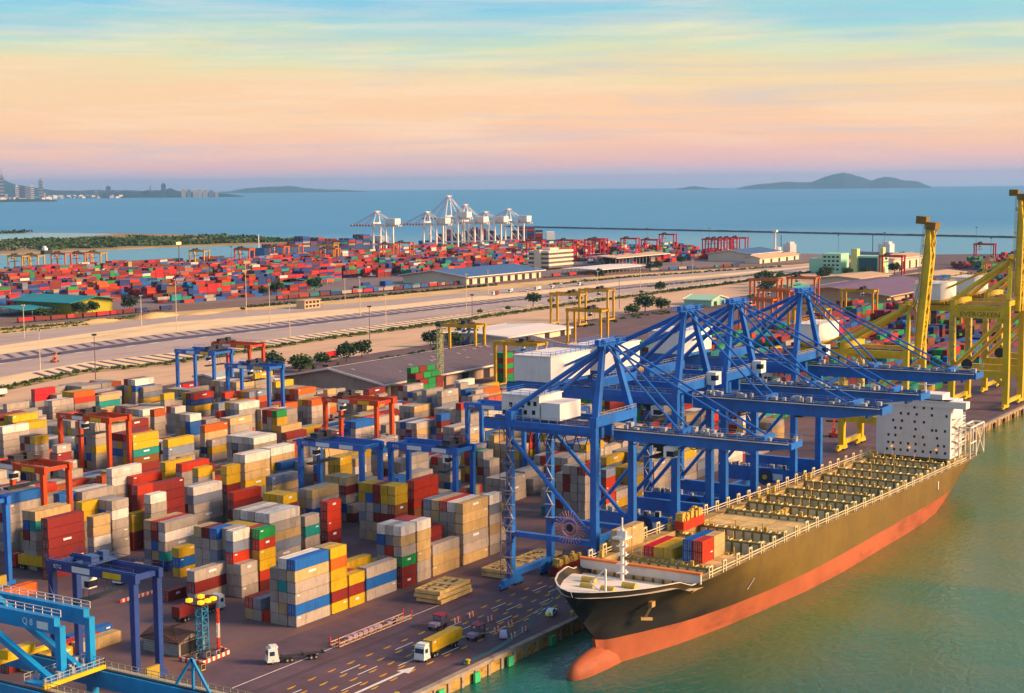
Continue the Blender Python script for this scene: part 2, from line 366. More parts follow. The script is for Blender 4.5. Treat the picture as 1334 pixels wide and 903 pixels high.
# big white arrow
mk.poly([(-30, -40.8, .052), (-14, -40.8, .052), (-14, -40, .052), (-30, -40, .052)], 0); mk.poly([(-14, -42, .052), (-9.5, -40.4, .052), (-14, -38.8, .052)], 0)
put('quay_markings', (mk, [whitem, yelpaint]), kind='structure')
rubber = mat('rubber', (.02, .02, .02), .8)
fgreen = mat('fender_green', (.08, .42, .20), .6)
brownf = mat('fender_brown', (.16, .09, .045), .8, var=.3, scale=.8)
def fender(fgreen=fgreen):
    t_ = thing('quay_fender', 'green fender block', 'fender')
    put('pad', (MB().box(-1.0, 1.0, -.55, 0, -2.9, -.8), [fgreen]), t_)
    put('rubber_cone', (MB().tube([(0, .0, -1.8), (0, .55, -1.8)], .55, 10, 0, .75), [rubber]), t_); return t_
FL = ['green quay fender nearest the bottom edge of the photo', 'green quay fender left of the mooring ropes', 'green quay fender below the mooring ropes', 'green quay fender closest to the ship bow']
f0 = fender()
for i, x in enumerate((-17.0, -4.0, 9.0, 27.0)):
    o = f0 if i == 0 else dup(f0, (0, 0, 0)); o.location = (x, -51.9, 0); o['label'] = FL[i]; o['group'] = 'green fenders on the quay wall'
f1 = fender(brownf); f1.location = (330, -51.9, 0); f1['group'] = 'fenders beyond the ship'
f1['label'] = 'brown quay fender beside the water beyond the ship stern'; f1['group'] = 'fenders beyond the ship'
for x in (345, 360, 375, 390, 405, 420, 435, 450, 465, 480): dup(f1, (x, -51.9, 0))
iron = mat('cast_iron', (.05, .04, .03), .5)
bo = MB(); bo.cyl(0, 0, 0, .7, .32, 10); bo.cyl(0, 0, .7, .95, .55, 10)
bome = bo.mesh('mooring_bollard', [mat('yellow_iron', (.5, .36, .04), .5)])
for i, (x, l) in enumerate([(-3, 'yellow mooring bollard where the blue ropes end on the quay edge'), (40.5, 'yellow mooring bollard beside the ship bow'), (-28, 'yellow mooring bollard nearest the bottom edge')]):
    put('mooring_bollard', bome, loc=(x, -49.3, .3), label=l, category='bollard', group='mooring bollards along the quay edge')
# ------------------------------------------------------------------ far shore
def bear(px):
    v = Vector((rx[i] * (px - 667) + fw[i] * 2029.6 + dn[i] * (-206) for i in range(3))); v.z = 0; return v.normalized()
CAMP = Vector((-266.7, -228.19, 0))
def far(px, D, z=0): p = CAMP + bear(px) * D; return (p.x, p.y, z)
def ridge(name, prof, D, depth, m, seed=1, kind='structure', base=-3, n=60, rough=.10, **props):
    q = random.Random(seed); b = MB(); rows = 9; w = []
    lo, hi = prof[0][0], prof[-1][0]
    ph = [q.uniform(0, 6.28) for _ in range(12)]
    for i in range(n + 1):
        px = lo + (hi - lo) * i / n
        for j in range(len(prof) - 1):
            if prof[j][0] <= px <= prof[j + 1][0] + 1e-6:
                tt = (px - prof[j][0]) / (prof[j + 1][0] - prof[j][0]); h = prof[j][1] + (prof[j + 1][1] - prof[j][1]) * tt; break
        h = h * D / 2030
        for k in range(rows):
            f = k / (rows - 1); dd = D + (f - .35) * depth; s = math.sin(pi * f) ** .8
            wob = 1 + rough * sum(math.sin((i * .31 * (a + 1)) + ph[a] + k * .9 * (a % 3)) / (a + 1) for a in range(6))
            p = CAMP + bear(px) * dd; b.v.append((p.x, p.y, base - 1 + (h + 1) * s * max(wob, .3)))
    for i in range(n):
        for k in range(rows - 1): o = i * rows + k; b.f.append((o, o + rows, o + rows + 1, o + 1)); b.m.append(0)
    return put(name, (b, [m], 1), kind=kind, **props)
hillm = mat('far_hill', (.022, .050, .052), 1, var=.45, scale=.004, dirt=('2E3A38', .5, .003, (1, 1, 1)))
ridge('island_hills', [(960, 1), (985, 6), (1030, 9), (1055, 8), (1080, 16), (1098, 21), (1120, 15), (1135, 9), (1152, 15), (1160, 14), (1180, 9), (1195, 8), (1213, 1)], 33500, 4500, hillm, 3, n=90, rough=.03)
ridge('islet_hill', [(880, .6), (895, 3), (908, 4), (925, 1), (940, .5)], 34500, 1500, hillm, 4)
ridge('distant_hills', [(285, .5), (320, 5), (365, 9), (400, 5), (440, 3), (478, .6)], 35500, 3000, hillm, 5)
ridge('distant_ridge', [(-60, 20), (0, 19), (30, 14), (60, 9), (100, 6), (160, 7), (240, 4), (300, 1)], 26000, 3500, hillm, 6)
ridge('headland_hills', [(118, .6), (140, 7), (165, 8), (180, 6), (195, 10), (220, 10), (240, 6), (275, 5), (300, 3), (318, .4)], 19500, 1600, hillm, 7, n=70)
ridge('city_shore', [(-60, 3), (0, 4), (30, 4), (60, 3), (74, .5)], 14600, 1200, hillm, 8)
towm = [mat('tower_pale', (.55, .50, .50), .7, var=.1, scale=.02), mat('tower_grey', (.26, .27, .32), .7, var=.1, scale=.02), mat('tower_dark', (.10, .12, .18), .5, var=.1, scale=.02)]
glz = mat('tower_glass', (.06, .08, .12), .2)
def tower(px, wpx, hpx, D, k, label, spire=0):
    w = wpx * D / 2030; h = hpx * D / 2030; d = w * .8; x, y, _ = far(px, D)
    t_ = thing('tower_block', label, 'tower block', (x, y, 0), math.atan2(bear(px).y, bear(px).x) - pi / 2, 'tower blocks of the city across the bay')
    b = MB(); b.box(-w / 2, w / 2, 0, d, -2, h * .93, 0); b.box(-w * .3, w * .3, d * .2, d * .8, h * .93, h)
    if spire: b.bar((0, d / 2, h), (0, d / 2, h * 1.25), w * .12)
    put('shell', (b, [towm[k]]), t_)
    g_ = MB(); nfl = 7
    for i in range(nfl): g_.box(-w * .46, w * .46, -.6, 0, h * (.06 + i * .125), h * (.06 + i * .125 + .05))
    put('window_band', (g_, [glz]), t_, kind='stuff')
TW = [(2.5, 5, 33, 14600, 1, 'tall slim grey tower at the far left edge of the skyline', 1), (8, 3, 9, 14600, 0, 'low pale block at the foot of the leftmost tower', 0),
 (22, 4, 20, 14600, 0, 'pale pinkish tower standing alone right of the leftmost tower', 0), (29, 6, 19, 14600, 2, 'broad dark blue block left of the twin slabs', 0), (36, 6, 19, 14600, 1, 'grey slab in the middle of the left cluster', 0),
 (42, 4, 20, 14600, 0, 'pale slab behind the left cluster', 0), (53, 5, 28, 14600, 1, 'tallest tower of the left cluster, at its right end', 0), (58, 3, 10, 14600, 0, 'low pale block right of the left cluster', 0),
 (125, 4, 9, 19000, 0, 'small pale block at the left of the headland', 0), (131, 4, 9, 19000, 1, 'small grey block at the left of the headland', 0), (141, 6, 15, 18900, 2, 'dark broad tower on the headland left end', 0), (147, 4, 10, 18900, 2, 'low dark annex beside the broad headland tower', 0),
 (196, 1.6, 16, 19300, 1, 'thin mast tower on top of the headland', 1), (213, 6, 18, 18700, 2, 'dark round shouldered tower in the middle of the headland', 0), (239, 5, 12, 18800, 0, 'pale tower at the right of the headland', 0), (246, 4, 10, 18800, 1, 'grey block second from left on the right headland', 0),
 (254, 5, 10, 18800, 0, 'pale slab third from left on the right headland', 0), (260, 5, 11, 18800, 0, 'pale stepped block in the right headland cluster', 0), (267, 6, 10, 18800, 0, 'broad pale block in the right headland cluster', 0), (275, 6, 9, 18800, 1, 'broad grey block in the right headland cluster', 0), (282, 4, 7, 18800, 0, 'lowest pale block at the right end of the headland', 0)]
for a in TW: tower(*a)
hs = MB(); q = random.Random(9)
for i in range(150):
    px = q.choice((q.uniform(62, 122), q.uniform(-5, 70), q.uniform(120, 160))); D = 14500 if px < 62 else 19000 + q.uniform(-300, 900)
    x, y, _ = far(px, D + q.uniform(0, 400)); s_ = q.uniform(10, 34); hs.box(x - s_, x + s_, y - s_, y + s_, -3, q.uniform(10, 36), q.choice((0, 0, 1)))
put('town_houses', (hs, towm), kind='stuff')
# sand spit with scrub and lagoon
spit = [(700, 1830), (1394, 1789), (1703, 1762), (1850, 1690), (1988, 1620), (2079, 1729), (2160, 1900), (2254, 2089), (2300, 2469), (2260, 2800), (1400, 2900), (700, 2900)]
put('spit', (MB().prism(spit, -6, -1.2), [mat('spit_sand', (.30, .21, .12), 1, var=.25, scale=.01, dirt=('4A4A20', .8, .008, (1, 1, 1)))]), kind='structure')
lag = [(900, 2350), (1828, 2316), (2100, 2360), (2262, 2440), (2250, 2640), (2190, 2740), (900, 2800)]
put('lagoon', (MB().prism(lag, -5, -1.1), [mat('lagoon_water', (.18, .34, .36), .25, var=.08, scale=.01)]), kind='structure')
sc = MB(); q = random.Random(12)
def clump(b, x, y, z, r, h, n, q, m=0, leaf=1.0):
    for _ in range(n):
        a = q.uniform(0, 6.28); rr = r * math.sqrt(q.random()); zz_ = z + h * (q.random() ** .7) * (1 - .5 * (rr / r) ** 2)
        cx, cy = x + rr * math.cos(a), y + rr * math.sin(a); s_ = leaf * q.uniform(.6, 1.3)
        u = Vector((q.uniform(-1, 1), q.uniform(-1, 1), q.uniform(-.6, .6))).normalized() * s_; v = Vector((q.uniform(-1, 1), q.uniform(-1, 1), q.uniform(-.2, 1))).normalized() * s_
        b.poly([(cx - u.x, cy - u.y, zz_ - u.z), (cx + v.x, cy + v.y, zz_ + v.z), (cx + u.x, cy + u.y, zz_ + u.z), (cx - v.x, cy - v.y, zz_ - v.z)], m)
for i in range(560):
    u = q.random(); x = 1050 + u * 1150; lo = 1800 - max(0, (x - 1700)) * .42 + 34 ; hi = 2300 if x < 1900 else 2300 - (x - 1900) * .55
    y = q.uniform(lo, max(lo + 10, hi)) if q.random() < .75 else lo + q.uniform(0, 60)
    if x > 1985 and y < 1620 + (x - 1985) * 1.6 + 40: continue
    if q.random() < .7 and y < 1990 and x < 1600: continue
    clump(sc, x, y, -1, q.uniform(12, 30), q.uniform(2.5, 6.5), 26, q, q.choice((0, 0, 1)), 3.4)
for i in range(60):
    x = q.uniform(1500, 2270); clump(sc, x, 2745 + q.uniform(-15, 15), -1, 16, 6, 14, q, 1, 4)
put('spit_scrub', (sc, [leafm, leafd]), kind='stuff')
bw = MB(); q = random.Random(3); p0, p1 = Vector((3060, 1900, 0)), Vector((2560, 150, 0))
for i in range(160):
    c = p0.lerp(p1, i / 160); d = p0.lerp(p1, (i + 1.05) / 160); bw.bar((c.x, c.y, -2.2 + q.uniform(-.5, .5)), (d.x, d.y, -2.2 + q.uniform(-.5, .5)), q.uniform(9, 13), 5)
put('breakwater', (bw, [mat('breakwater_rock', (.13, .11, .11), 1, var=.4, scale=.2)]), kind='structure')
HZ = True
if HZ:
    hm = bpy.data.materials.new('haze_air'); hm.use_nodes = True; ht = hm.node_tree; ht.nodes.clear()
    pv = ht.nodes.new('ShaderNodeVolumePrincipled'); pv.inputs['Color'].default_value = (.28, .58, 1.0, 1); pv.inputs['Density'].default_value = 2.8e-5; pv.inputs['Anisotropy'].default_value = .1
    ho = ht.nodes.new('ShaderNodeOutputMaterial'); ht.links.new(pv.outputs[0], ho.inputs['Volume'])
    put('haze', (MB().box(-S_ - 500, S_ + 500, -S_ - 500, S_ + 500, -12, 385), [hm]), kind='stuff')

# ------------------------------------------------------------------ cranes
def paint(name, col, **k): return mat(name, col, .38, spec=.5, var=.22, scale=.25, dirt=k.get('dirt', ('3A2A22', .35, .12, (1, 1, .35))))
blueP = paint('crane_blue', (.050, .150, .47)); lblueP = paint('crane_light_blue', (.04, .26, .52)); navyP = paint('crane_navy', (.032, .060, .21))
redP = paint('crane_red', (.52, .085, .035)); yelP = paint('crane_yellow', (.62, .43, .025)); ylwP = paint('gantry_yellow', (.58, .33, .03)); orgP = paint('gantry_orange', (.60, .16, .02)); crimP = paint('gantry_crimson', (.48, .035, .045))
whP = paint('crane_white', (.78, .74, .72), dirt=('8A6A50', .3, .2, (1, 1, .3))); darkP = mat('machine_dark', (.025, .025, .03), .6, var=.3, scale=1)
houseP = mat('house_white', (.78, .73, .71), .6, var=.06, scale=.2, dirt=('9A7A5A', .3, .15, (1, 1, .3))); winP = mat('window_glass', (.02, .025, .035), .15); brownP = mat('rail_brown', (.16, .075, .04), .7, var=.3)
galv = mat('galvanised', (.40, .40, .42), .5, metal=.3); yrail = mat('handrail_yellow', (.34, .30, .20), .5); pinkr = mat('reel_pink', (.50, .26, .30), .5)
glow = mat('lamp_glow', (1.0, .32, .06), emit=1.5); signw = mat('sign_white', (.75, .75, .75), .5, var=.03); signy = mat('sign_yellow', (.70, .45, .05), .5); signr = mat('sign_red', (.65, .08, .05), .5); letw = mat('letter_white', (.75, .75, .78), .5, var=.02); letd = mat('letter_dark', (.10, .08, .02), .5)
def rails(b, pts, h=1.1, step=2.0, m=0, r=.06):
    for a, c in zip(pts[:-1], pts[1:]):
        a, c = Vector(a), Vector(c); L = (c - a).length; n = max(1, int(L / step))
        for z in (h, h * .5): b.bar(a + Vector((0, 0, z)), c + Vector((0, 0, z)), r, r, m)
        for i in range(n + 1): p = a.lerp(c, i / n); b.bar(p, p + Vector((0, 0, h)), r, r, m)
    return b
def sts(name, label, group, X, Pm, hw=10.5, G=24.0, zp=12, dp=4.5, zg=41.0, gh=3.2, zap=66, back=57, out=53, up=None, gx=3.2, flip=True, house=(-11, 11, 38, 50, 46, 53), lw=1.9, railm=None, fine=True, dr=.55, sr=.62, stripes=False, cableside=True):
    t_ = thing(name, label, 'quay crane', (X, -47, 0), 0, group)
    ztop = zg + gh + 1.2
    for sx in (-hw, hw):
        for y in (0, G):
            lean = 0 if y else 0
            b = MB(); b.bar((sx, y, 2.6), (sx, y, zp), lw * .9, lw * .9, 0, lw); b.bar((sx, y, zp), (sx, y, ztop), lw, lw, 0, lw * .85); put('leg', (b, [Pm]), t_)
            g_ = put('bogie', (MB().box(sx - 4, sx + 4, y - .55, y + .55, 1.0, 2.6).box(sx - 5.2, sx - 1.2, y - .4, y + .4, .7, 1.6).box(sx + 1.2, sx + 5.2, y - .4, y + .4, .7, 1.6), [Pm]), t_)
            w = MB()
            for k in (-4.6, -3.2, -2.0, 2.0, 3.2, 4.6): w.wheel(sx + k, y, .45, .45, .5, 'y', 8)
            put('wheel_set', (w, [darkP]), g_)
    for y in (0, G): put('sill_beam', (MB().box(-hw + .7, hw - .7, y - .7, y + .7, 2.6, 4.2), [Pm]), t_)
    for sx in (-hw, hw):
        put('portal_beam', (MB().box(sx - .75, sx + .75, .8, G - .8, zp - dp, zp), [Pm]), t_)
        put('upper_beam', (MB().box(sx - .6, sx + .6, .7, G - .7, ztop - 1.6, ztop - .1), [Pm]), t_)
        put('diagonal_brace', (MB().tube([(sx, (.6 if flip else G - .6), zg - 1), (sx, (G - .6 if flip else .6), zp + .8)], dr, 8), [Pm]), t_)
    for y in (0, G): put('cross_beam', (MB().box(-hw - .8, hw + .8, y - .95, y + .95, ztop, ztop + 2.3), [Pm]), t_)
    rm = railm or darkP
    for s in (-gx, gx):
        b = MB(); b.box(s - .7, s + .7, 1.6, back, zg, zg + gh, 0); b.box(s - .35, s + .35, 1.6, back, zg + gh, zg + gh + .22, 1); put('girder', (b, [Pm, rm]), t_)
    b = MB()
    y = 8
    while y < back: b.box(-gx + .7, gx - .7, y - .3, y + .3, zg + .3, zg + gh - .4); y += 8
    put('girder_tie', (b, [Pm]), t_)
    # boom hinged at the sea legs
    if up is not None:
        bt = bpy.data.objects.new('boom', None)
        COL.objects.link(bt); bt.parent = t_; bt.location = (0, -1.8, zg + 1); bt.rotation_euler = (-R_(up), 0, 0)
    else: bt = None
    def bp(nm, b, ms):
        if bt is None: return put(nm, (b, ms), t_)
        b.v = [(x, y_ + 1.8, z - zg - 1) for x, y_, z in b.v]
        return put(nm, (b, ms), bt)
    seg = 8 if stripes else 1
    for s in (-gx, gx):
        b = MB(); y0, y1 = -1.8, -out
        if stripes:
            for k in range(seg * 2):
                ya, yb = y0 + (y1 - y0) * k / (seg * 2), y0 + (y1 - y0) * (k + 1) / (seg * 2); b.box(s - .7, s + .7, yb, ya, zg, zg + gh, k % 2)
            bp('boom', b, [Pm, crimP])
        else:
            b.box(s - .75, s + .75, -out * .78, y0, zg, zg + gh, 0); b.quad8([(s - .75, -out, zg + gh * .55), (s + .75, -out, zg + gh * .55), (s + .75, -out * .78, zg), (s - .75, -out * .78, zg), (s - .75, -out, zg + gh), (s + .75, -out, zg + gh), (s + .75, -out * .78, zg + gh), (s - .75, -out * .78, zg + gh)], 0)
            b.box(s - .35, s + .35, -out + .3, y0, zg + gh, zg + gh + .22, 1); bp('boom' if bt is None else 'boom_chord', b, [Pm, rm])
    b = MB(); y = -7
    while y > -out: b.box(-gx + .75, gx - .75, y - .3, y + .3, zg + .3, zg + gh - .3); y -= 7
    b.box(-gx - .7, gx + .7, -out - .6, -out, zg + gh * .5, zg + gh + .1); bp('boom_tie', b, [Pm])
    if fine:
        b = MB(); rails(b, [(gx + 1.7, -out, zg + gh), (gx + 1.7, -2, zg + gh)], 1.1, 4); rails(b, [(-gx - 1.7, -out, zg + gh), (-gx - 1.7, -2, zg + gh)], 1.1, 4)
        for s in (-1, 1): b.box(s * gx + (.75 if s > 0 else -1.75), s * gx + (1.75 if s > 0 else -.75), -out, -2, zg + gh - .1, zg + gh)
        q = random.Random(int(X)); 
        for k in range(26): y = q.uniform(-out, -3); x = q.uniform(-gx, gx); s_ = q.uniform(.3, .8); b.box(x - s_, x + s_, y - s_, y + s_, zg + gh, zg + gh + q.uniform(.4, 1.3))
        bp('boom_walkway', b, [galv])
        b = MB(); y = -4
        while y > -out + 8:
            b.bar((-gx, y, zg + gh), (gx, y - 7, zg + gh), .3); b.bar((gx, y, zg + gh), (-gx, y - 7, zg + gh), .3); y -= 7
        bp('boom_lattice', b, [Pm])
        b = MB(); y = 4
        while y < back - 8:
            b.bar((-gx, y, zg + gh - .3), (gx, y + 8, zg + gh - .3), .35); b.bar((gx, y, zg + gh - .3), (-gx, y + 8, zg + gh - .3), .35); y += 8
        rails(b, [(-gx - 1.4, 2, zg + gh), (-gx - 1.4, back, zg + gh)], 1.1, 3.2, 0, .08); rails(b, [(gx + 1.4, 2, zg + gh), (gx + 1.4, back, zg + gh)], 1.1, 3.2, 0, .08)
        put('girder_lattice', (b, [Pm]), t_)
        b = MB()
        for sx in (-hw, hw):
            for k in range(int((zg - zp) / 3.4)):
                z = zp + k * 3.4; b.bar((sx - 1.5, G + .4 - (k % 2) * 2, z), (sx - 1.5, G - 1.6 + (k % 2) * 2, z + 3.4), .35, .15); b.box(sx - 2, sx - .95, G - 1.9, G + .7, z, z + .1)
        for x in (-gx * .6, gx * .6):
            for y in (-out * .5, -out * .25, 10): b.bar((x, y, zg), (x, y, zg - 1.5), .2)
        put('leg_stair', (b, [galv]), t_)
        b = MB(); rails(b, [(-hw, -1.1, ztop + 2.3), (hw, -1.1, ztop + 2.3)], 1.1, 1.8, 0, .09); rails(b, [(-hw, G + 1, ztop + 2.3), (hw, G + 1, ztop + 2.3)], 1.1, 1.8, 0, .09)
        for sx in (-hw, hw): rails(b, [(sx + .7, 1, ztop), (sx + .7, G - 1, ztop)], 1.1, 2.4, 0, .09)
        put('upper_rail', (b, [galv]), t_)
    if up is not None:
        bp('boom_head', MB().box(-gx - .9, gx + .9, -out - 1.6, -out + 1, zg - .6, zg + gh + .8).box(-1.6, 2.2, -out - 3.4, -out - .6, zg + gh + .8, zg + gh + 4.6), [mat('head_brown', (.20, .12, .03), .6)])
        b = MB(); y = -4
        while y > -out + 5: b.bar((-gx, y, zg + .2), (gx, y - 5, zg + .2), .45); b.bar((gx, y, zg + .2), (-gx, y - 5, zg + .2), .45); y -= 5
        rails(b, [(-gx - 1, -out, zg + gh), (-gx - 1, -3, zg + gh)], 1.1, 2.6, 0, .1); rails(b, [(gx + 1, -out, zg + gh), (gx + 1, -3, zg + gh)], 1.1, 2.6, 0, .1); bp('boom_lattice', b, [Pm])
    # mast
    for s in (-1, 1):
        put('mast_leg', (MB().bar((s * (hw - 1), 0, ztop + 2.3), (s * 2.6, 1.5, zap), 1.9, 1.5, 0, 1.3), [Pm]), t_)
        put('back_stay', (MB().tube([(s * 2.4, 2.2, zap - .6), (s * (hw - .6), G, ztop + 2.2)], sr, 8), [Pm]), t_)
        put('rear_stay', (MB().tube([(s * 2.2, 2.4, zap - .2), (s * gx, back - 6, zg + gh)], .38, 6), [Pm]), t_)
    put('mast_head', (rails(MB().box(-3.6, 3.6, .6, 2.6, zap - .6, zap + .5).box(-6.8, 6.8, .2, 3.2, zap + .5, zap + .7).tube([(-2.6, 1.6, zap + 1.1), (2.6, 1.6, zap + 1.1)], .8, 10).box(-5.6, -4.6, 1, 2.2, zap + .7, zap + 1.9).box(4.4, 5.8, .8, 2, zap + .7, zap + 1.6), [(-6.8, .2, zap + .7), (6.8, .2, zap + .7), (6.8, 3.2, zap + .7), (-6.8, 3.2, zap + .7)], 1.1, 2, 0, .09), [Pm]), t_)
    if up is None:
        for s in (-1, 1):
            put('fore_stay', (MB().tube([(s * 2.2, .6, zap), (s * gx, -out * .42, zg + gh + .2)], .27, 6), [crimP if stripes else Pm]), t_)
            put('fore_stay', (MB().tube([(s * 2.2, .4, zap + .6), (s * gx, -out * .86, zg + gh + .2)], .27, 6), [crimP if stripes else Pm]), t_)
        if fine: bp('stay_bracket', MB().box(-gx - .5, gx + .5, -out * .42 - .6, -out * .42 + .6, zg + gh, zg + gh + 1.2).box(-gx - .5, gx + .5, -out * .86 - .6, -out * .86 + .6, zg + gh, zg + gh + 1.2), [Pm])
    else:
        for s in (-1, 1): put('hoist_rope', (MB().tube([(s * 1.6, .6, zap), (s * gx * .8, -1.8 - math.cos(R_(up)) * out * .8, zg + 1 + math.sin(R_(up)) * out * .8)], .12, 5), [darkP]), t_)
    x0, x1, ya, yb, za, zb = house
    h = put('machinery_house', (MB().box(x0, x1, ya, yb, za, zb), [houseP]), t_)
    put('roof', (MB().box(x0 - .3, x1 + .3, ya - .3, yb + .3, zb, zb + .25), [houseP]), h)
    if fine: put('roof_rail', (rails(MB(), [(x0, ya, zb + .25), (x1, ya, zb + .25), (x1, yb, zb + .25), (x0, yb, zb + .25), (x0, ya, zb + .25)], 1.1, 2.5, 0, .09), [Pm]), h)
    put('house_support', (MB().box(x0 + .5, x1 - .5, ya + .5, yb - .5, za - 1.1, za - .002).box(-gx - .7, -gx + .7, ya + 1, yb - 1, zg + gh + .3, za - 1.1).box(gx - .7, gx + .7, ya + 1, yb - 1, zg + gh + .3, za - 1.1), [Pm]), t_)
    return t_, dict(ztop=ztop, zg=zg, gh=gh, gx=gx, hw=hw, G=G, zp=zp)
def trolley(t_, y, zg, gx, cabm, low=6):
    tr = put('trolley', (MB().box(-gx - .2, gx + .2, y - 3, y + 3, zg - .9, zg - .1).box(-2.2, 2.2, y - 2, y + 2, zg - 1.6, zg - .9).box(-1.5, 1.5, y - 1.5, y + 1.5, zg - 2.6, zg - 1.6).tube([(-2.5, y - 1, zg - 1.7), (2.5, y - 1, zg - 1.7)], .8, 8), [darkP]), t_)
    c = put('operator_cab', (MB().box(-gx - 2.6, -gx - .2, y - 4.8, y - 2.2, zg - 3.2, zg - .6), [cabm]), t_); put('cab_window', (MB().box(-gx - 2.64, -gx - .16, y - 4.84, y - 3.0, zg - 2.9, zg - 1.6), [winP]), c)
    sp_ = MB().box(-6, 6, y - 1.1, y + 1.1, zg - low - .5, zg - low)
    for sx in (-4, 4):
        for sy in (-.8, .8): sp_.bar((sx, y + sy, zg - low), (sx * .5, y + sy, zg - 1.2), .1, .1)
    put('spreader', (sp_, [darkP]), t_)
# the near (older) blue crane
c1, d1 = sts('quay_crane', 'nearest blue quay crane, with white cabin house and spoked cable reel at the ship bow', 'blue quay cranes over the ship', 65, blueP, flip=False, hw=9.6, zp=14.6, dp=1.3, zg=38.6, gh=2.6, zap=61, back=36, out=47, gx=2.6, house=(-5.5, 5.5, 18, 29, 42.6, 48.0), lw=1.75, railm=brownP)
h1 = [o for o in c1.children if o.name.startswith('machinery_house')][0]
for k, (y, z) in enumerate([(19.2, 46.2), (21, 46.2), (22.8, 45.6), (26.3, 45.6), (19.6, 44), (22, 43.9), (24.4, 43.8), (26.6, 43.8), (28.2, 43.6)]): put('window', (MB().box(-5.56, -5.44, y - .45, y + .45, z - .55, z + .55), [winP]), h1)
put('annex', (MB().box(-5.2, 5, 12.2, 17.6, 42.4, 46.6), [houseP]), c1)
trolley(c1, -14, 39.0, 2.6, houseP, 3)
reel = put('cable_reel', (MB().tube([(-11.0, 6.2, 17.4), (-10.6, 6.2, 17.4)], .9, 12), [darkP]), c1)
b = MB()
for k in range(30): a = 2 * pi * k / 30; b.bar((-10.9, 6.2 + 2.2 * math.cos(a), 17.4 + 2.2 * math.sin(a)), (-10.9, 6.2 + 4.3 * math.cos(a), 17.4 + 4.3 * math.sin(a)), .16, .16)
for r in (2.2, 1.2): b.tube([(-10.9, 6.2 + r * math.cos(2 * pi * k / 24), 17.4 + r * math.sin(2 * pi * k / 24)) for k in range(25)], .28, 5)
put('spokes', (b, [pinkr]), reel)
b = MB()
for sx in (-9.6,):
    for k in range(9):
        z = 4 + k * 4; b.box(sx - 2.4, sx - .9, 22.6, 25.6, z, z + .15); b.bar((sx - 1.2, 22.8 + 2.4 * (k % 2), z), (sx - 1.2, 25.2 - 2.4 * (k % 2), z + 4), .25, .25); b.bar((sx - 2.2, 22.8 + 2.4 * (k % 2), z), (sx - 2.2, 25.2 - 2.4 * (k % 2), z + 4), .1, .1)
    for y in (22.6, 25.6): b.bar((sx - 2.3, y, 3), (sx - 2.3, y, 41), .14, .14)
put('stair_tower', (b, [mat('stair_grey', (.20, .16, .20), .6)]), c1)
b = MB()
for k in range(9):
    y0, y1 = -30 + k * 4, -30 + (k + 1) * 4 - .3
    put('festoon_cable', (MB().tube([(2.9, y0 + (y1 - y0) * j / 6, 38.6 - 1.9 * math.sin(pi * j / 6)) for j in range(7)], .12, 4), [darkP]), c1)
for k in range(6):
    y0 = 2 + k * 3.4; put('festoon_cable', (MB().tube([(-3.2, y0 + 3.2 * j / 6, 38.6 - 3.4 * math.sin(pi * j / 6)) for j in range(7)], .13, 4), [darkP]), c1)
put('sign', (MB().box(-9.62 - .95, -9.62 - .86, -.7, 0.6, 11.5, 12.9), [signw]), c1)
sts_specs = [(109.5, 'second blue quay crane from the ship bow, taller, with long white machinery house'), (140, 'third blue quay crane from the ship bow, between two taller mates'), (191, 'farthest blue quay crane, nearest the white ship tower, its boom reaching past it')]
cab = {}
for i, (x, l) in enumerate(sts_specs):
    ci, di = sts('quay_crane', l, 'blue quay cranes over the ship', x, blueP)
    trolley(ci, (12, -20, 15)[i], 41.5, 3.2, houseP, 5)
    rl_ = put('cable_reel', (MB().tube([(-11.6, 9, 9.2), (-11.2, 9, 9.2)], 2.6, 18), [mat('reel_navy', (.03, .05, .12), .6)]), ci); put('hub', (MB().tube([(-11.8, 9, 9.2), (-11.0, 9, 9.2)], .8, 10), [signy]), rl_)
    put('sign', (MB().box(-11.32, -11.26, 3.2, 7.6, 8.4, 10.4), [signw]), ci)
    put('beam_cabin', (MB().box(6, 9.5, -3.8, -.98, 46, 49.4), [houseP]), ci); put('cabin_window', (MB().box(5.95, 7.8, -3.85, -2.4, 47.2, 48.6), [winP]), ci)
    b = MB(); rails(b, [(-11, -.9, 47.2), (11, -.9, 47.2)], 1.1, 2); rails(b, [(-11.2, 1, 12.1), (-11.2, 23, 12.1)], 1.1, 2.4)
    q = random.Random(i + 40)
    for k in range(12): y = q.uniform(2, 22); b.box(-10.9, -9.9, y, y + q.uniform(.5, 1.6), 12, 12 + q.uniform(.5, 1.5))
    put('walkway_rail', (b, [galv]), ci)
# yellow cranes with raised booms
y1, _ = sts('quay_crane', 'yellow quay crane with raised boom standing just behind the white ship tower', 'yellow quay cranes with raised booms', 297, yelP, hw=10, lw=2.2, dr=.8, sr=.9, gx=2.1, zp=14, dp=2.6, zg=35, gh=2.6, zap=55, back=44, out=50, up=85, house=(-9, 12, 34, 44, 40.6, 47))
y2, e2 = sts('quay_crane', 'big yellow quay crane with lettered beam and white house at the right edge', 'yellow quay cranes with raised booms', 437, yelP, hw=12.5, zp=17, dp=3.2, zg=42, gh=2.6, zap=66, back=52, gx=2.4, lw=2.7, dr=.95, sr=1.05, out=52, up=89, house=(-12, 12, 30, 42, 47.4, 54.5))
y3, _ = sts('quay_crane', 'yellow quay crane half hidden behind the lettered yellow crane', 'yellow quay cranes with raised booms', 490, yelP, hw=12.5, zp=17, dp=3.2, zg=42, gh=2.6, zap=66, back=52, gx=2.4, lw=2.6, dr=.9, sr=1.0, out=52, up=86, house=(-12, 12, 30, 42, 47.4, 54.5))
put('name_beam', (MB().box(-14.3, -13.15, 1, 24, 40.2, 43.6), [yelP]), y2)
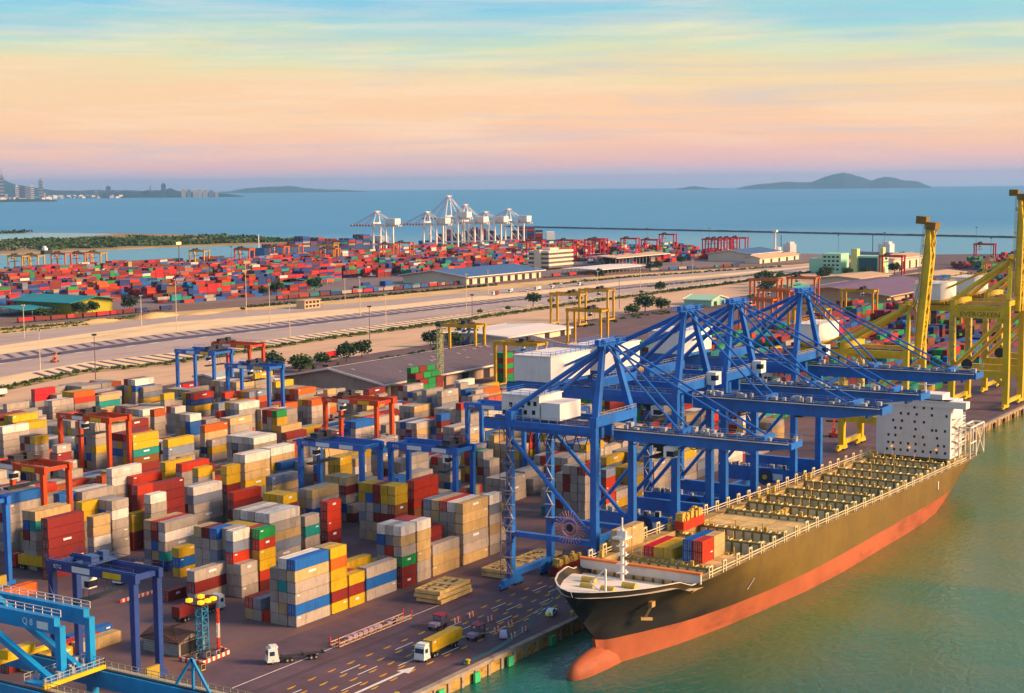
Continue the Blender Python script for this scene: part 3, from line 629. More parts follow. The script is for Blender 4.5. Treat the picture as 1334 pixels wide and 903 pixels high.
text('EVERGREEN', 2.9, letd, y2, (-14.34, 11.5, 41.8), (pi / 2, 0, -pi / 2), 'lettering', 1.15)
h2 = [o for o in y2.children if o.name.startswith('machinery_house')][0]
put('emblem', (MB().tube([(-12.05, 36, 50.6), (-12.0, 36, 50.6)], .9, 12).bar((-12.02, 35.2, 49.2), (-12.02, 36.8, 49.2), .06, .3), [mat('emblem_grey', (.2, .22, .25), .6)]), h2)
for yy in (y2, y3):
    r_ = put('cable_reel', (MB().tube([(-13.6, 17, 19.5), (-13.2, 17, 19.5)], 2.4, 16), [darkP]), yy)
    put('knee_plate', (MB().bar((-12.5, 1, 11), (-12.5, 5, 14), 1.2, 1.6).bar((12.5, 1, 11), (12.5, 5, 14), 1.2, 1.6), [yelP]), yy)
# light blue crane filling the lower left corner
lb = thing('quay_crane', 'light blue quay crane with yellow edged platform in the lower left corner', 'quay crane', (-88.5, -47, 0), 0)
for sx in (-6.8, 6.8):
    for y in (0, 24): put('leg', (MB().bar((sx, y, 2.6), (sx, y, 13.6), 1.5), [lblueP]), lb)
    b = MB(); b.box(sx - .8, sx + .8, -42, 46, 13.6, 16.6, 0); b.box(sx - .3, sx + .3, -42, 46, 16.6, 16.8, 1); put('girder', (b, [lblueP, darkP]), lb)
    put('girder_rail', (rails(MB(), [(sx + 1.2, -40, 16.6), (sx + 1.2, 22, 16.6)], 1.2, 1.6, 0, .09).box(sx + .8, sx + 1.9, -40, 22, 16.45, 16.6), [yrail]), lb)
    for y in (0, 24): put('bogie', (MB().box(sx - 3, sx + 3, y - .6, y + .6, .8, 2.6), [lblueP]), lb)
for sx in (0.2, 6.8):
    put('post', (MB().bar((sx, 24.2, 16.6), (sx, 24.2, 25.6), 1.25), [lblueP]), lb)
    put('upper_beam', (MB().box(sx - .65, sx + .65, 24.9, 52, 24.2, 27.0), [lblueP]), lb)
    b = MB(); rails(b, [(sx + .5, 24.5, 27.0), (sx + .5, 52, 27.0)], 1.2, 2.2, 0, .12); put('handrail', (b, [mat('handrail_pale', (.66, .58, .55), .5)]), lb)
    put('diagonal_brace', (MB().bar((sx - 3.5, 44, 27), (sx - 3.4, 22.5, 17), 1.1), [lblueP]), lb)
    put('rear_post', (MB().bar((sx, 51, 16.6), (sx, 51, 24.2), 1.1), [lblueP]), lb)
put('deck', (MB().box(-6, 6, 21.4, 26.4, 16.85, 17.25), [lblueP]), lb); put('deck_edge', (MB().box(-6.4, 7.2, 20.9, 21.38, 16.8, 17.5), [signy]), lb)
b = MB(); rails(b, [(-6.2, 21.0, 17.5), (7, 21.0, 17.5), (7, 26.4, 17.3), (-6, 26.4, 17.3)], 1.2, 1.3, 0, .09)
q = random.Random(2)
for k in range(16): x = q.uniform(-6, 6); y = q.uniform(21.8, 26); b.box(x, x + q.uniform(.3, .9), y, y + q.uniform(.3, .9), 17.25, 17.25 + q.uniform(.4, 1.5))
put('deck_fittings', (b, [galv]), lb)
put('winch', (MB().tube([(-2, 48, 28.4), (3.5, 48, 28.4)], 1.3, 12).box(-3, 4.5, 46, 50, 27.02, 27.6).box(-6, -3, 45.5, 48.5, 27.02, 30).box(4.6, 6.5, 47, 49, 27.02, 29.4), [mat('winch_cyan', (.07, .42, .60), .5)]), lb)
put('spreader_beam', (MB().box(-3, 3, 34, 36, 19, 20.4).box(-7, 7, 34.4, 35.6, 18.4, 19), [signy]), lb)
put('sign', (MB().box(-.53, -.47, 26.4, 29.2, 24.7, 26.0), [signw]), lb)
text('Q 8', 1.7, letw, lb, (-.5, 31.6, 25.5), (pi / 2, 0, -pi / 2))
put('small_mast', (MB().bar((6.8, -4, 16.6), (6.8, 0, 22), .4).bar((6.8, -.2, 16.6), (6.8, -.2, 22), .4).bar((6.8, 4, 16.6), (6.8, 0, 22), .4), [lblueP]), lb)
# rubber tyred gantries
def rtg(Pm, label, group, loc, wb=9.0, span=23.5, h=24.0, ty=9, trd=None, sign=True, fine=True):
    t_ = thing('yard_gantry', label, 'gantry crane', loc, 0, group)
    for x in (0, wb):
        for y in (0, span): put('leg', (MB().bar((x, y, 1.9), (x, y, h - 2.0), 1.15, 1.25, 0, 1.3), [Pm]), t_)
        put('girder', (MB().box(x - .62, x + .62, -1.2, span + 1.2, h - 2.0, h - .2).box(x - .2, x + .2, -1.0, span + 1.0, h - .2, h), [Pm]), t_)
    for y in (0, span): put('sill_beam', (MB().box(-1.6, wb + 1.6, y - .6, y + .6, 1.2, 2.2), [Pm]), t_)
    for y in (0, span): put('end_tie', (MB().box(.62, wb - .62, y - .5, y + .5, h - 1.6, h - .6), [Pm]), t_)
    for x in (-.9, .9, wb - .9, wb + .9):
        for y in (0, span): put('wheel', (MB().wheel(x, y, .75, .75, .7, 'y', 12), [rubber]), t_)
    tr = put('trolley', (MB().box(-1.0, wb + 1.0, ty - 2.2, ty + 2.2, h + .02, h + .45).box(.8, wb * .45, ty - 1.4, ty + 1.2, h + .45, h + 1.7).box(wb * .55, wb * .8, ty - 1.8, ty - .2, h + .45, h + 2.2).tube([(wb * .5, ty + 1, h + 1.1), (wb - .6, ty + 1, h + 1.1)], .6, 8).bar((.2, ty - 2, h + .4), (.2, ty - 2, h + 1.6), .12).bar((wb, ty + 2, h + .4), (wb, ty + 2, h + 1.8), .12).bar((.2, ty - 2, h + 1.5), (wb, ty - 2, h + 1.5), .1), [trd or darkP]), t_)
    c = put('operator_cab', (MB().box(-1.0, 1.3, ty - 2.2, ty - .2, h - 4.6, h - 2.1), [houseP]), t_); put('cab_window', (MB().box(-1.04, 1.34, ty - 2.24, ty - 1.0, h - 4.3, h - 3), [winP]), c)
    b = MB().box(wb / 2 - 6, wb / 2 + 6, ty - 1.1, ty + 1.1, h - 7.5, h - 7.0)
    for sx in (-3, 3):
        for sy in (-.8, .8): b.bar((wb / 2 + sx, ty + sy, h - 7), (wb / 2 + sx * .6, ty + sy, h + .1), .1)
    put('spreader', (b, [darkP]), t_)
    if fine:
        b = MB().box(wb * .25, wb * .8, -1.3, -.62, 1.7, 4.3); put('engine_box', (b, [mat('engine_yellow', (.35, .25, .06), .6)]), t_)
        b = MB(); rails(b, [(-.9, -1, h), (-.9, span + 1, h)], 1.1, 3, 0, .08); rails(b, [(wb + .9, -1, h), (wb + .9, span + 1, h)], 1.1, 3, 0, .08)
        for k in range(7): b.bar((-.9, span + .3 - (k % 2) * 1.4, 2 + k * 2.9), (-.9, span - 1.1 + (k % 2) * 1.4, 4.9 + k * 2.9), .22, .12)
        put('ladder', (b, [Pm]), t_)
    if sign:
        put('sign', (MB().box(-.68, -.63, span * .50, span * .72, h - 1.75, h - .5), [signw]), t_); put('sign_panel', (MB().box(-.68, -.63, span * .12, span * .34, h - 1.75, h - .5), [(signr, signy, signw)[sign % 3]]), t_)
        text('RTG', 1.2, letw, t_, (-.68, span * .9, h - 1.15), (pi / 2, 0, -pi / 2))
    return t_
gA = 'tall gantry cranes spanning the container stacks'
rtg(navyP, 'dark navy yard gantry straddling the nearest road left of the front stacks', gA, (-51, -1.7, 0), wb=6.4, ty=14, trd=paint('trolley_navy', (.04, .07, .18)))
rtg(blueP, 'blue yard gantry right of its blue twin, by the red and yellow stacks', gA, (104, 27.0, 0), ty=4, sign=2)
rtg(blueP, 'blue yard gantry left of its blue twin, in front of a red gantry', gA, (95, 54.5, 0), ty=19, sign=2)
rtg(blueP, 'blue yard gantry beside the white cabin house of the nearest quay crane', gA, (186, 54.5, 0), ty=6)
rtg(redP, 'red yard gantry in the middle of the yard, behind the blue twins', gA, (174, 109.2, 0), ty=17, sign=1)
rtg(redP, 'red yard gantry cut by the left edge, the nearer of two on the left', gA, (22, 108.6, 0), ty=14, sign=1)
rtg(redP, 'red yard gantry farther left back, beside the yellow and teal stack', gA, (97, 163, 0), ty=13, sign=1)
rtg(blueP, 'blue yard gantry in the back rows, closest to the red bridge crane behind', gA, (272, 279.5, 0), wb=12, ty=5)
rtg(redP, 'red yard gantry standing farthest back behind two blue ones', gA, (304, 286, 0), wb=10, ty=21, sign=1)
rtg(blueP, 'blue yard gantry in the back rows, left of the grey shed', gA, (238, 216, 0), ty=12)
rtg(blueP, 'light blue yard gantry leg at the left edge of the photo', gA, (-19.5, 84.8, 0), ty=14)
def fleet(Pm, lab, grp, pos, **k):
    p = None
    for x, y, l in pos:
        if p is None: p = rtg(Pm, l, grp, (x, y, 0), sign=False, fine=False, **k)
        else: dup(p, (x, y, 0), 0, l, grp)
fleet(ylwP, '', 'yellow gantries of the green container yard', [(376, 166, 'yellow gantry standing in front of another over red and green stacks'), (446, 248, 'yellow gantry beside the flat white roof'), (690, 322, 'yellow gantry at the road edge, left of its twin'), (735, 324, 'yellow gantry at the road edge, right of its twin'), (570, 238, 'yellow gantry behind the blue crane mast heads'), (640, 120, 'yellow gantry behind the yellow crane house'), (728, 62, 'yellow gantry seen between yellow quay crane legs'), (812, 150, 'yellow gantry below the tan gabled shed'), (1050, 90, 'yellow gantry far off left of the raised boom'), (1250, 170, 'yellow gantry far off near the bright red gantry'), (1200, 60, 'yellow gantry far off at the right of the raised boom')])
fleet(orgP, '', 'orange gantries by the tree belt', [(905, 262, 'orange gantry left of the mast head, by the trees'), (940, 244, 'orange gantry just right of its twin by the trees'), (700, 180, 'orange gantry behind the blue masts'), (790, 205, 'orange gantry in front of the tan gabled shed')], ty=17)
fleet(crimP, '', 'crimson gantries of the right hand yard', [(1298, 290, 'bright red gantry beside the pale workshops'), (1640, 290, 'bright red gantry alone against the water at the right')], ty=18, h=26)
fleet(crimP, '', 'crimson gantries of the far terminal', [(1508, 850, 'crimson gantry behind the layered office block'), (1540, 820, 'crimson gantry in the low row right of the white cranes'), (1560, 790, 'crimson gantry amid the row behind the canopy'), (1590, 800, 'crimson gantry second from right in the canopy row'), (1625, 770, 'crimson gantry tallest of the canopy row'), (1590, 720, 'crimson gantry in front of the canopy row'), (1800, 800, 'crimson gantry alone right of the canopy row'), (1636, 652, 'crimson gantry at the left of the tight row of gantries'), (1650, 650, 'crimson gantry second in the tight row'), (1664, 647, 'crimson gantry third in the tight row'), (1680, 645, 'crimson gantry fourth in the tight row'), (1696, 640, 'crimson gantry last in the tight row, nearest the white mast')], h=28, ty=18)
fleet(orgP, '', 'orange gantries of the far terminal', [(1167, 1060, 'orange gantry above the red stacks left of the ship'), (1195, 1085, 'orange gantry next to the leftmost of its row'), (1260, 1085, 'orange gantry in the middle of the row by the channel'), (1295, 1090, 'orange gantry by the blue ship bow'), (1240, 985, 'orange gantry in front of the blue ship bow'), (1380, 1000, 'orange gantry over the stacks below the white cranes'), (1430, 1010, 'orange gantry right over the stacks below the white cranes'), (994, 1190, 'red orange gantry second from the left edge over the channel'), (1010, 1175, 'red orange gantry with round drum over the channel')], h=26, ty=18)
fleet(ylwP, '', 'yellow gantries of the far terminal', [(931, 1190, 'yellow gantry at the far left over the channel'), (945, 1180, 'yellow gantry right of the far left one'), (1030, 1170, 'yellow gantry right of the red pair over the channel'), (1120, 1090, 'yellow gantry by the tall dark mast'), (1330, 1060, 'yellow gantry among the orange ones by the ship bow')], h=26, ty=18)
wl = ['white far crane standing apart at the left', 'white far crane with its boom lowest, second from the left', 'white far crane with the tallest mast of the group', 'white far crane just right of the tallest mast', 'white far crane fourth from the left with its house nearest us', 'white far crane at the right end of the group']
for i, (x, y, zap, l) in enumerate([(1640, 1225, 62, wl[0]), (1716, 1185, 60, wl[1]), (1775, 1185, 84, wl[2]), (1800, 1170, 70, wl[3]), (1828, 1150, 58, wl[4]), (1865, 1130, 62, wl[5])]):
    o, _ = sts('quay_crane', l, 'white quay cranes of the far terminal', x, whP, hw=9, zp=14, dp=2, zg=(40 if zap < 80 else 48), gh=3, zap=zap, back=44, out=48, house=(-7, 7, 22, 40, (44 if zap < 80 else 52), (52 if zap < 80 else 60)), fine=False, stripes=True, lw=2.4)
    o.location = (x, y, 0); o.rotation_euler = (0, 0, pi)

# ------------------------------------------------------------------ container ship
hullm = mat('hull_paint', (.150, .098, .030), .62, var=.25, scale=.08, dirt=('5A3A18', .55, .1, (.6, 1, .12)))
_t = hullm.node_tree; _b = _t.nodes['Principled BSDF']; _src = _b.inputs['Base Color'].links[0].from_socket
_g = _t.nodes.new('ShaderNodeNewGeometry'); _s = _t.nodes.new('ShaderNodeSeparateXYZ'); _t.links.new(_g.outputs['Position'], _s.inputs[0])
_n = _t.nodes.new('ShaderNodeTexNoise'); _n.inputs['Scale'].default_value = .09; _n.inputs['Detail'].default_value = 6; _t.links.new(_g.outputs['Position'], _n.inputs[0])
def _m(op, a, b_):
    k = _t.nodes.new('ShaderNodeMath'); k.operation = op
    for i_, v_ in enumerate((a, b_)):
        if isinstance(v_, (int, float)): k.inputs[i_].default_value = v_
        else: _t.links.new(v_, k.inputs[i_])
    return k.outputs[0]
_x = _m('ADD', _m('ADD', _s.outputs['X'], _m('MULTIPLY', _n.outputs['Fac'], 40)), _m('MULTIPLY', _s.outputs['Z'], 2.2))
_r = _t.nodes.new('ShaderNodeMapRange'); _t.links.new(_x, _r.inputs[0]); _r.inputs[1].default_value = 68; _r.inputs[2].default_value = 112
_k = _t.nodes.new('ShaderNodeMix'); _k.data_type = 'RGBA'; _t.links.new(_r.outputs[0], _k.inputs[0]); _k.inputs[6].default_value = (.012, .011, .014, 1); _t.links.new(_src, _k.inputs[7]); _t.links.new(_k.outputs[2], _b.inputs['Base Color'])   # shade and dark reflection of the bow flare put into the colour, brown aft
_bk = _t.nodes.new('ShaderNodeTexBrick'); _mp = _t.nodes.new('ShaderNodeMapping'); _mp.inputs['Rotation'].default_value = (pi / 2, 0, 0); _t.links.new(_g.outputs['Position'], _mp.inputs[0]); _t.links.new(_mp.outputs[0], _bk.inputs[0])
_bk.inputs['Scale'].default_value = 1; _bk.inputs['Brick Width'].default_value = 11; _bk.inputs['Row Height'].default_value = 2.6; _bk.inputs['Mortar Size'].default_value = .07
_bp = _t.nodes.new('ShaderNodeBump'); _bp.inputs['Strength'].default_value = .5; _bp.inputs['Distance'].default_value = .12; _bp.invert = True; _t.links.new(_bk.outputs['Fac'], _bp.inputs['Height']); _t.links.new(_bp.outputs[0], _b.inputs['Normal'])
bootm = mat('boot_paint', (.34, .105, .060), .7, var=.2, scale=.1, dirt=('3A1C14', .75, .09, (.3, 1, 1.4)))
deckm = mat('deck_paint', (.36, .26, .13), .8, var=.3, scale=.3, dirt=('2A1A08', .6, .2, (1, 1, 1)))
fdeckm = mat('foredeck_paint', (.74, .66, .60), .7, var=.12, scale=.1, dirt=('8A5A38', .4, .12, (1, 1, 1)))
holdm = mat('hold_dark', (.30, .225, .09), .9, var=.3, scale=.3); panelm = mat('hold_panel', (.76, .66, .42), .8, var=.3, scale=.3, dirt=('5A3A14', .6, .2, (1, 1, .4)))
lashm = mat('lashing_yellow', (.55, .38, .12), .6, var=.3, scale=1); orangem = mat('breakwater_orange', (.66, .22, .09), .6); hatchm = mat('hatch_cover', (.62, .45, .24), .8, var=.25, scale=.25, dirt=('5A3A1A', .6, .15, (1, 1, 1)))
YC = -68.2
ship = thing('container_ship', 'large container ship with dark hull and orange red waterline berthed under the blue cranes', 'ship', (140, YC, -3))
def L_(p): return (p[0] - 140, p[1], p[2] + 3)
def tab(t_, x):
    if x <= t_[0][0]: return t_[0][1]
    for (a, b), (c, d) in zip(t_[:-1], t_[1:]):
        if a <= x <= c: return b + (d - b) * (x - a) / (c - a)
    return t_[-1][1]
DECKZ = [(6, 15.9), (26, 14.9), (30, 14.7), (34, 13.2), (66, 13.1), (95, 12.8), (124, 11.9), (150, 11.0), (182, 10.3), (221, 9.5), (262, 8.3)]
B_DK = [(7.5, .3), (9, 3.2), (12, 6.0), (16, 8.9), (22, 11.8), (28, 13.6), (34, 14.9), (42, 15.8), (55, 16.1), (240, 16.1), (262, 13.6)]
B_8 = [(12.5, .3), (16, 2.2), (22, 3.8), (30, 6.4), (40, 9.4), (50, 12.2), (62, 14.6), (78, 16.0), (95, 16.1), (236, 16.1), (262, 12.6)]
B_3 = [(17, .4), (22, 2.6), (30, 5.2), (40, 8.2), (50, 10.8), (62, 13.2), (78, 15.2), (100, 16.1), (222, 16.1), (240, 13.5), (254, 9), (262, 7.0)]
B_W = [(17, .5), (22, 2.5), (30, 4.8), (44, 8.2), (60, 10.8), (80, 13.2), (100, 15.2), (121, 16.1), (190, 16.0), (215, 14), (232, 10.5), (245, 6), (252, 2.0), (262, .2)]
xs = [7.5, 9, 12, 14.5, 17, 19.5, 22, 26, 30, 34, 38, 42, 48, 55, 62, 70, 80, 90, 100, 121, 140, 160, 180, 195, 210, 222, 232, 240, 248, 254, 258, 262]
def hb(x, z):
    dz = tab(DECKZ, x); lv = [(-6, .9), (-3, 1.0), (2, 0), (8, 0), (dz, 0)]
    v = [tab(B_W, x) * .96, tab(B_W, x), tab(B_3, x) * .5 + tab(B_W, x) * .5 if x < 200 else tab(B_3, x) * .75 + tab(B_W, x) * .25, tab(B_8, x), tab(B_DK, x)]
    return tab([(l[0], w) for l, w in zip(lv, v)], z)
def stem(z): return tab([(-6, 20), (-3, 19), (3, 18), (8, 12.5), (12, 9.6), (16, 7.4)], z)
def sternx(z): return tab([(-6, 252), (-3, 254), (1, 258), (3.5, 261), (16, 262)], z)
def side(levels, m, name, mi=None):
    b = MB(); R = len(levels)
    for sg in (-1, 1):
        o = len(b.v)
        for x in xs:
            for lv in levels:
                z = lv(x) if callable(lv) else lv
                xx = min(max(x, stem(z)), sternx(z)); w = hb(xx, z) if xx > stem(z) + .01 else .05
                b.v.append(L_((xx, sg * w, z)))
        for i in range(len(xs) - 1):
            for k in range(R - 1):
                q = (o + i * R + k, o + (i + 1) * R + k, o + (i + 1) * R + k + 1, o + i * R + k + 1)
                b.f.append(q if sg < 0 else q[::-1]); b.m.append(0)
    n = len(xs)
    for k in range(R - 1): # transom
        a = (n - 1) * R + k; c = n * R + (n - 1) * R + k; b.f.append((a, c, c + 1, a + 1)); b.m.append(0)
    return put(name, (b, [m], 1), ship)
boot = lambda x: 2.0 + (1.6 * max(0, (45 - x) / 45) if x < 45 else 0)
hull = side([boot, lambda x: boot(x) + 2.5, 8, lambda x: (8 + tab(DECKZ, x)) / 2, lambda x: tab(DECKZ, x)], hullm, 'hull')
side([-6, -3, -.5, lambda x: boot(x) - .002], bootm, 'waterline_hull')
b = MB(); n = 14
for j in range(n + 1):
    a = pi * j / n
    for i in range(n): c = 2 * pi * i / n; b.v.append(L_((24 - 17 * math.cos(a), 3.1 * math.sin(a) ** .7 * math.cos(c), -3.2 + 4.6 * math.sin(a) ** .7 * math.sin(c) + .6 * math.cos(a))))
for j in range(n):
    for i in range(n): b.f.append((j * n + i, j * n + (i + 1) % n, (j + 1) * n + (i + 1) % n, (j + 1) * n + i)); b.m.append(0)
put('bulbous_bow', (b, [bootm], 1), ship)
# bulwark rim and foredeck
def outline(x0, x1, inset, zo, step=2.0):
    pts = []; x = x0
    while x <= x1: pts.append((x, max(tab(B_DK, x) - inset, .05), tab(DECKZ, x) + zo)); x += step
    return pts
b = MB(); P = outline(8.2, 37.5, .25, -1.3, 1.5)
o = len(b.v)
for x, w, z in P: b.v += [L_((x, -w, z)), L_((x, w, z))]
for i in range(len(P) - 1): b.f.append((o + 2 * i, o + 2 * i + 2, o + 2 * i + 3, o + 2 * i + 1)); b.m.append(0)
put('foredeck', (b, [fdeckm]), ship)
for sg in (-1, 1):
    b = MB(); P = outline(7.8, 36, 0, 0, 1.4)
    for (x, w, z), (x2, w2, z2) in zip(P[:-1], P[1:]): b.bar(L_((x, sg * (w - .1), z + .06)), L_((x2, sg * (w2 - .1), z2 + .06)), .34, .14)
    put('bulwark_rail', (b, [mat('rail_cream', (.70, .62, .54), .6)]), ship)
b = MB()
for sg in (-1, 1): b.quad8([L_(p) for p in ((22, sg * .2, 13.0), (38, sg * 14.8, 12.8), (38.5, sg * 14.8, 12.8), (22.5, sg * .2, 13.0), (38.2 - 1.2, sg * .2, 15.6), (38.2, sg * 14.9, 15.2), (38.7, sg * 14.9, 15.2), (38.2 - .7, sg * .2, 15.6))]) if 0 else b.box(38 - 140, 38.5 - 140, min(0, sg * 15.2), max(0, sg * 15.2), 15.6, 17.7)
put('breakwater_wall', (b, [fdeckm]), ship)
put('breakwater_edge', (MB().box(37.6 - 140, 38.9 - 140, -15.3, 15.3, 17.702, 18.15), [orangem]), ship)
b = MB().cyl(30 - 140, 0, 15.5, 28, .42, 10).cyl(30 - 140, 0, 28, 30.4, .2, 8)
b.box(28.4 - 140, 31.6 - 140, -1.6, 1.6, 25.8, 26.2).box(28.8 - 140, 29.5 - 140, -1.5, -.6, 26.2, 27.7).box(30.3 - 140, 31.2 - 140, .6, 1.5, 26.2, 27.4)
for z in (18, 20, 22, 24): b.box(29 - 140, 31 - 140, -1, 1, z, z + .25); b.box(29.2 - 140, 29.6 - 140, -1.3, -.9, z, z + 1)
put('foremast', (b, [houseP]), ship)
put('bow_davit', (MB().bar((17 - 140, -3, 16), (17 - 140, -3, 22), .35).bar((17 - 140, -3, 22), (16 - 140, .2, 19), .3).bar((17 - 140, -3, 16.2), (16 - 140, .2, 19), .3), [houseP]), ship)
for i, (x, y) in enumerate(((19, 2.5), (19, -2.5), (24, 5), (24, -5))): put('windlass', (MB().box(x - 141, x - 139, y - 1, y + 1, 16, 16.9).tube([(x - 140, y - 1.6, 17.1), (x - 140, y + 1.6, 17.1)], .8, 10), [lashm]), ship)
for y in (-1,):
    put('anchor', (MB().bar(L_((27, -8.6, 9.2)), L_((26.4, -7.4, 6.6)), .5).bar(L_((25.2, -7.0, 6.9)), L_((27.9, -8.4, 6.4)), .6).box(26 - 140, 27.6 - 140, -9.4, -8.4, 12.4, 13.6), [mat('anchor_tan', (.38, .24, .12), .7)]), ship)
# hatch openings: side decks, bulkheads with ribs, covers
zD = lambda x: tab(DECKZ, x)
for sg in (-1, 1):
    b = MB(); X_ = list(range(39, 262, 6)) + [261.4]
    for a, c in zip(X_[:-1], X_[1:]):
        wa, wc = hb(a, zD(a)) - .15, hb(c, zD(c)) - .15
        q_ = [L_((a, sg * wa, zD(a) - .15)), L_((c, sg * wc, zD(c) - .15)), L_((c, sg * min(13.0, wc - .5), zD(c) - .15)), L_((a, sg * min(13.0, wa - .5), zD(a) - .15))]
        b.poly(q_ if sg > 0 else q_[::-1])
    put('side_deck', (b, [deckm]), ship)
for sg in (-1, 1):
    b = MB(); b.quad8([L_(p) for p in ((39, sg * 12.6, 10.5), (236, sg * 12.6, 6), (236, sg * 13, 6), (39, sg * 13, 10.5), (39, sg * 12.6, zD(39) + (.7 if sg > 0 else .15)), (236, sg * 12.6, zD(236) + (.7 if sg > 0 else .15)), (236, sg * 13, zD(236) + (.7 if sg > 0 else .15)), (39, sg * 13, zD(39) + (.7 if sg > 0 else .15)))])
    put('hatch_coaming', (b, [deckm]), ship)
put('hold_floor', (MB().box(66.1 - 140, 236 - 140, -12.6, 12.6, 6.5, 6.8).box(39 - 140, 66 - 140, -12.6, 12.6, 13.2, 13.5), [holdm]), ship)
put('tween_deck', (MB().box(113.6 - 140, 125.8 - 140, -12.5, 12.5, 10.9, 11.2), [holdm]), ship)
put('stern_deck', (MB().poly([L_((236, -13, zD(236) - .1)), L_((261.4, -12.5, zD(261) - .1)), L_((261.4, 12.5, zD(261) - .1)), L_((236, 13, zD(236) - .1))]), [deckm]), ship)
BK = [39.6, 52, 66, 82, 94.6, 112, 126, 140, 154, 168, 182, 196, 210, 223]
qb = random.Random(4)
for x in BK:
    z = zD(x) + (1.0 if x > 100 else -.6) + 3
    bk = put('bulkhead', (MB().box(x - 140, x + 1.5 - 140, -12.6, 12.6, 13.4 if x < 60 else 6.7, z), [holdm]), ship)
    b = MB(); y = -12.3
    while y < 11.5:
        b.box(x - .25 - 140, x - 140, y, y + 1.75, 13.5 if x < 60 else 6.8, z - .5); b.box(x - .2 - 140, x + 1.7 - 140, y + .1, y + .3, z, z + .25); y += 2.47
    put('rib_panel', (b, [panelm]), bk)
    b = MB(); y = -11.4
    while y < 11.5:
        if qb.random() < .6: h = qb.uniform(.4, 1.3); b.box(x + .3 - 140, x + .8 - 140, y, y + .8, z, z + h)
        if qb.random() < .3: b.bar((x + .6 - 140, y + 1.2, z), (x + .6 - 140, y + 1.2, z + 2.2), .2)
        y += 2.47
    b.box(x - 140, x + .08 - 140, -12.6, 12.6, z + .9, z + .98)
    put('lashing_post', (b, [lashm]), bk)
def cover(x0, x1, name='hatch_cover'):
    z = zD((x0 + x1) / 2) + 2.3
    h_ = put(name, (MB().box(x0 - 140, x1 - 140, -12.5, 12.5, z - 1.1, z), [panelm]), ship)
    for i in range(5):
        for j in range(2): put('hatch_panel', (MB().box(x0 - 140 + .1 + j * (x1 - x0) / 2, x0 - 140 - .1 + (j + 1) * (x1 - x0) / 2, -12.4 + i * 4.96, -12.6 + (i + 1) * 4.96, z, z + .28), [hatchm]), h_)
cover(53.6, 65.8); cover(97.4, 111.6)
# railing frames along both edges
b = MB(); b2 = MB()
framem = mat('frame_cream', (.66, .55, .36), .6); f_ = MB()
for dx in (0, 1.5): f_.bar((dx, 0, 0), (dx, 0, 2.6), .32)
f_.bar((-.16, 0, 2.6), (1.66, 0, 2.6), .35); frame_me = f_.mesh('lashing_frame', [framem])
for sg in (-1, 1):
    x = 42
    while x < 236:
        w = hb(x, zD(x)) - .5; z = zD(x) + 3 - .1
        put('lashing_frame', frame_me, ship, (x - 140, sg * w, z))
        b.bar((x - 140, sg * w, z + 1.4), (x + 7 - 140, sg * w, z + 1.3), .2); b.bar((x - 140, sg * w, z + .7), (x + 7 - 140, sg * w, z + .6), .15)
        if qb.random() < .6: k = qb.uniform(2, 5); b2.box(x + k - 140, x + k + 1 - 140, sg * (w - 1) - .4, sg * (w - 1) + .4, z, z + qb.uniform(.6, 2.2))
        x += 7
put('deck_rail', (b, [framem]), ship, kind='stuff'); put('deck_fitting', (b2, [lashm]), ship, kind='stuff')
# accommodation block
ab = put('deckhouse', (MB().box(236.5 - 140, 250 - 140, -10.6, 12.0, 12.5, 31.2).box(237 - 140, 249 - 140, 12.0, 14.6, 12.3, 26.5), [houseP]), ship)
b = MB()
put('bridge_wing', (MB().box(236.2 - 140, 240.5 - 140, -15.6, 15.6, 29.4, 31.6).box(236.0 - 140, 246 - 140, -10, 12, 31.2, 31.6).box(239 - 140, 247 - 140, -7, 8, 31.6, 33.4), [houseP]), ship)
wy = [-9.0, -6.2, -4.2, -1.6, 1.0, 3.6, 6.0, 8.2, 10.6]
qw = random.Random(8)
for r, z in enumerate((14.4, 16.7, 19.2, 21.7, 24.2, 26.7, 29.0)):
    for y in wy:
        if qw.random() < (.36 if r else .0): continue
        yy = y + qw.uniform(-.5, .5) * (r > 0)
        put('window', (MB().box(236.42 - 140, 236.56 - 140, yy - .36, yy + .36, z - .42, z + .42), [winP]), ab)
b = MB()
for z in (16.0, 18.4, 20.8, 23.2, 25.6): b.box(238 - 140, 249 - 140, -11.9, -10.6, z, z + .2); rails(b, [(238 - 140, -11.8, z + .2), (249 - 140, -11.8, z + .2)], 1.0, 2)
for k in range(5): b.bar((239 + (k % 2) * 8 - 140, -11.2, 13.6 + k * 2.4), (247 - (k % 2) * 8 - 140, -11.2, 16 + k * 2.4), .8, .2)
put('side_stair', (b, [houseP]), ab)
for y in (-6, 3, 9): put('deck_lamp', (MB().box(236.2 - 140, 236.5 - 140, y - .2, y + .2, 15.2, 15.6), [glow]), ab)
fr = MB()
for x in (243, 250, 259):
    for y in (-15.2, -11.6): fr.bar((x - 140, y, 12), (x - 140, y, 22.4), .45)
    fr.bar((x - 140, -15.2, 22.4), (x - 140, -11.6, 22.4), .45)
for y in (-15.2, -11.6): fr.bar((243 - 140, y, 22.4), (259 - 140, y, 22.4), .45); fr.bar((243 - 140, y, 17.2), (250 - 140, y, 17.2), .4)
fr.bar((250 - 140, -15.2, 12.4), (259 - 140, -15.2, 22), .3).bar((250 - 140, -15.2, 22), (259 - 140, -15.2, 12.4), .3)
put('lashing_bridge', (fr, [mat('frame_white', (.76, .68, .60), .5)]), ship)
put('funnel', (MB().box(251 - 140, 257 - 140, -4, 4, 12, 27).box(252 - 140, 253.4 - 140, -3, -1.6, 27, 29), [mat('funnel_blue', (.04, .10, .30), .5)]), ship)
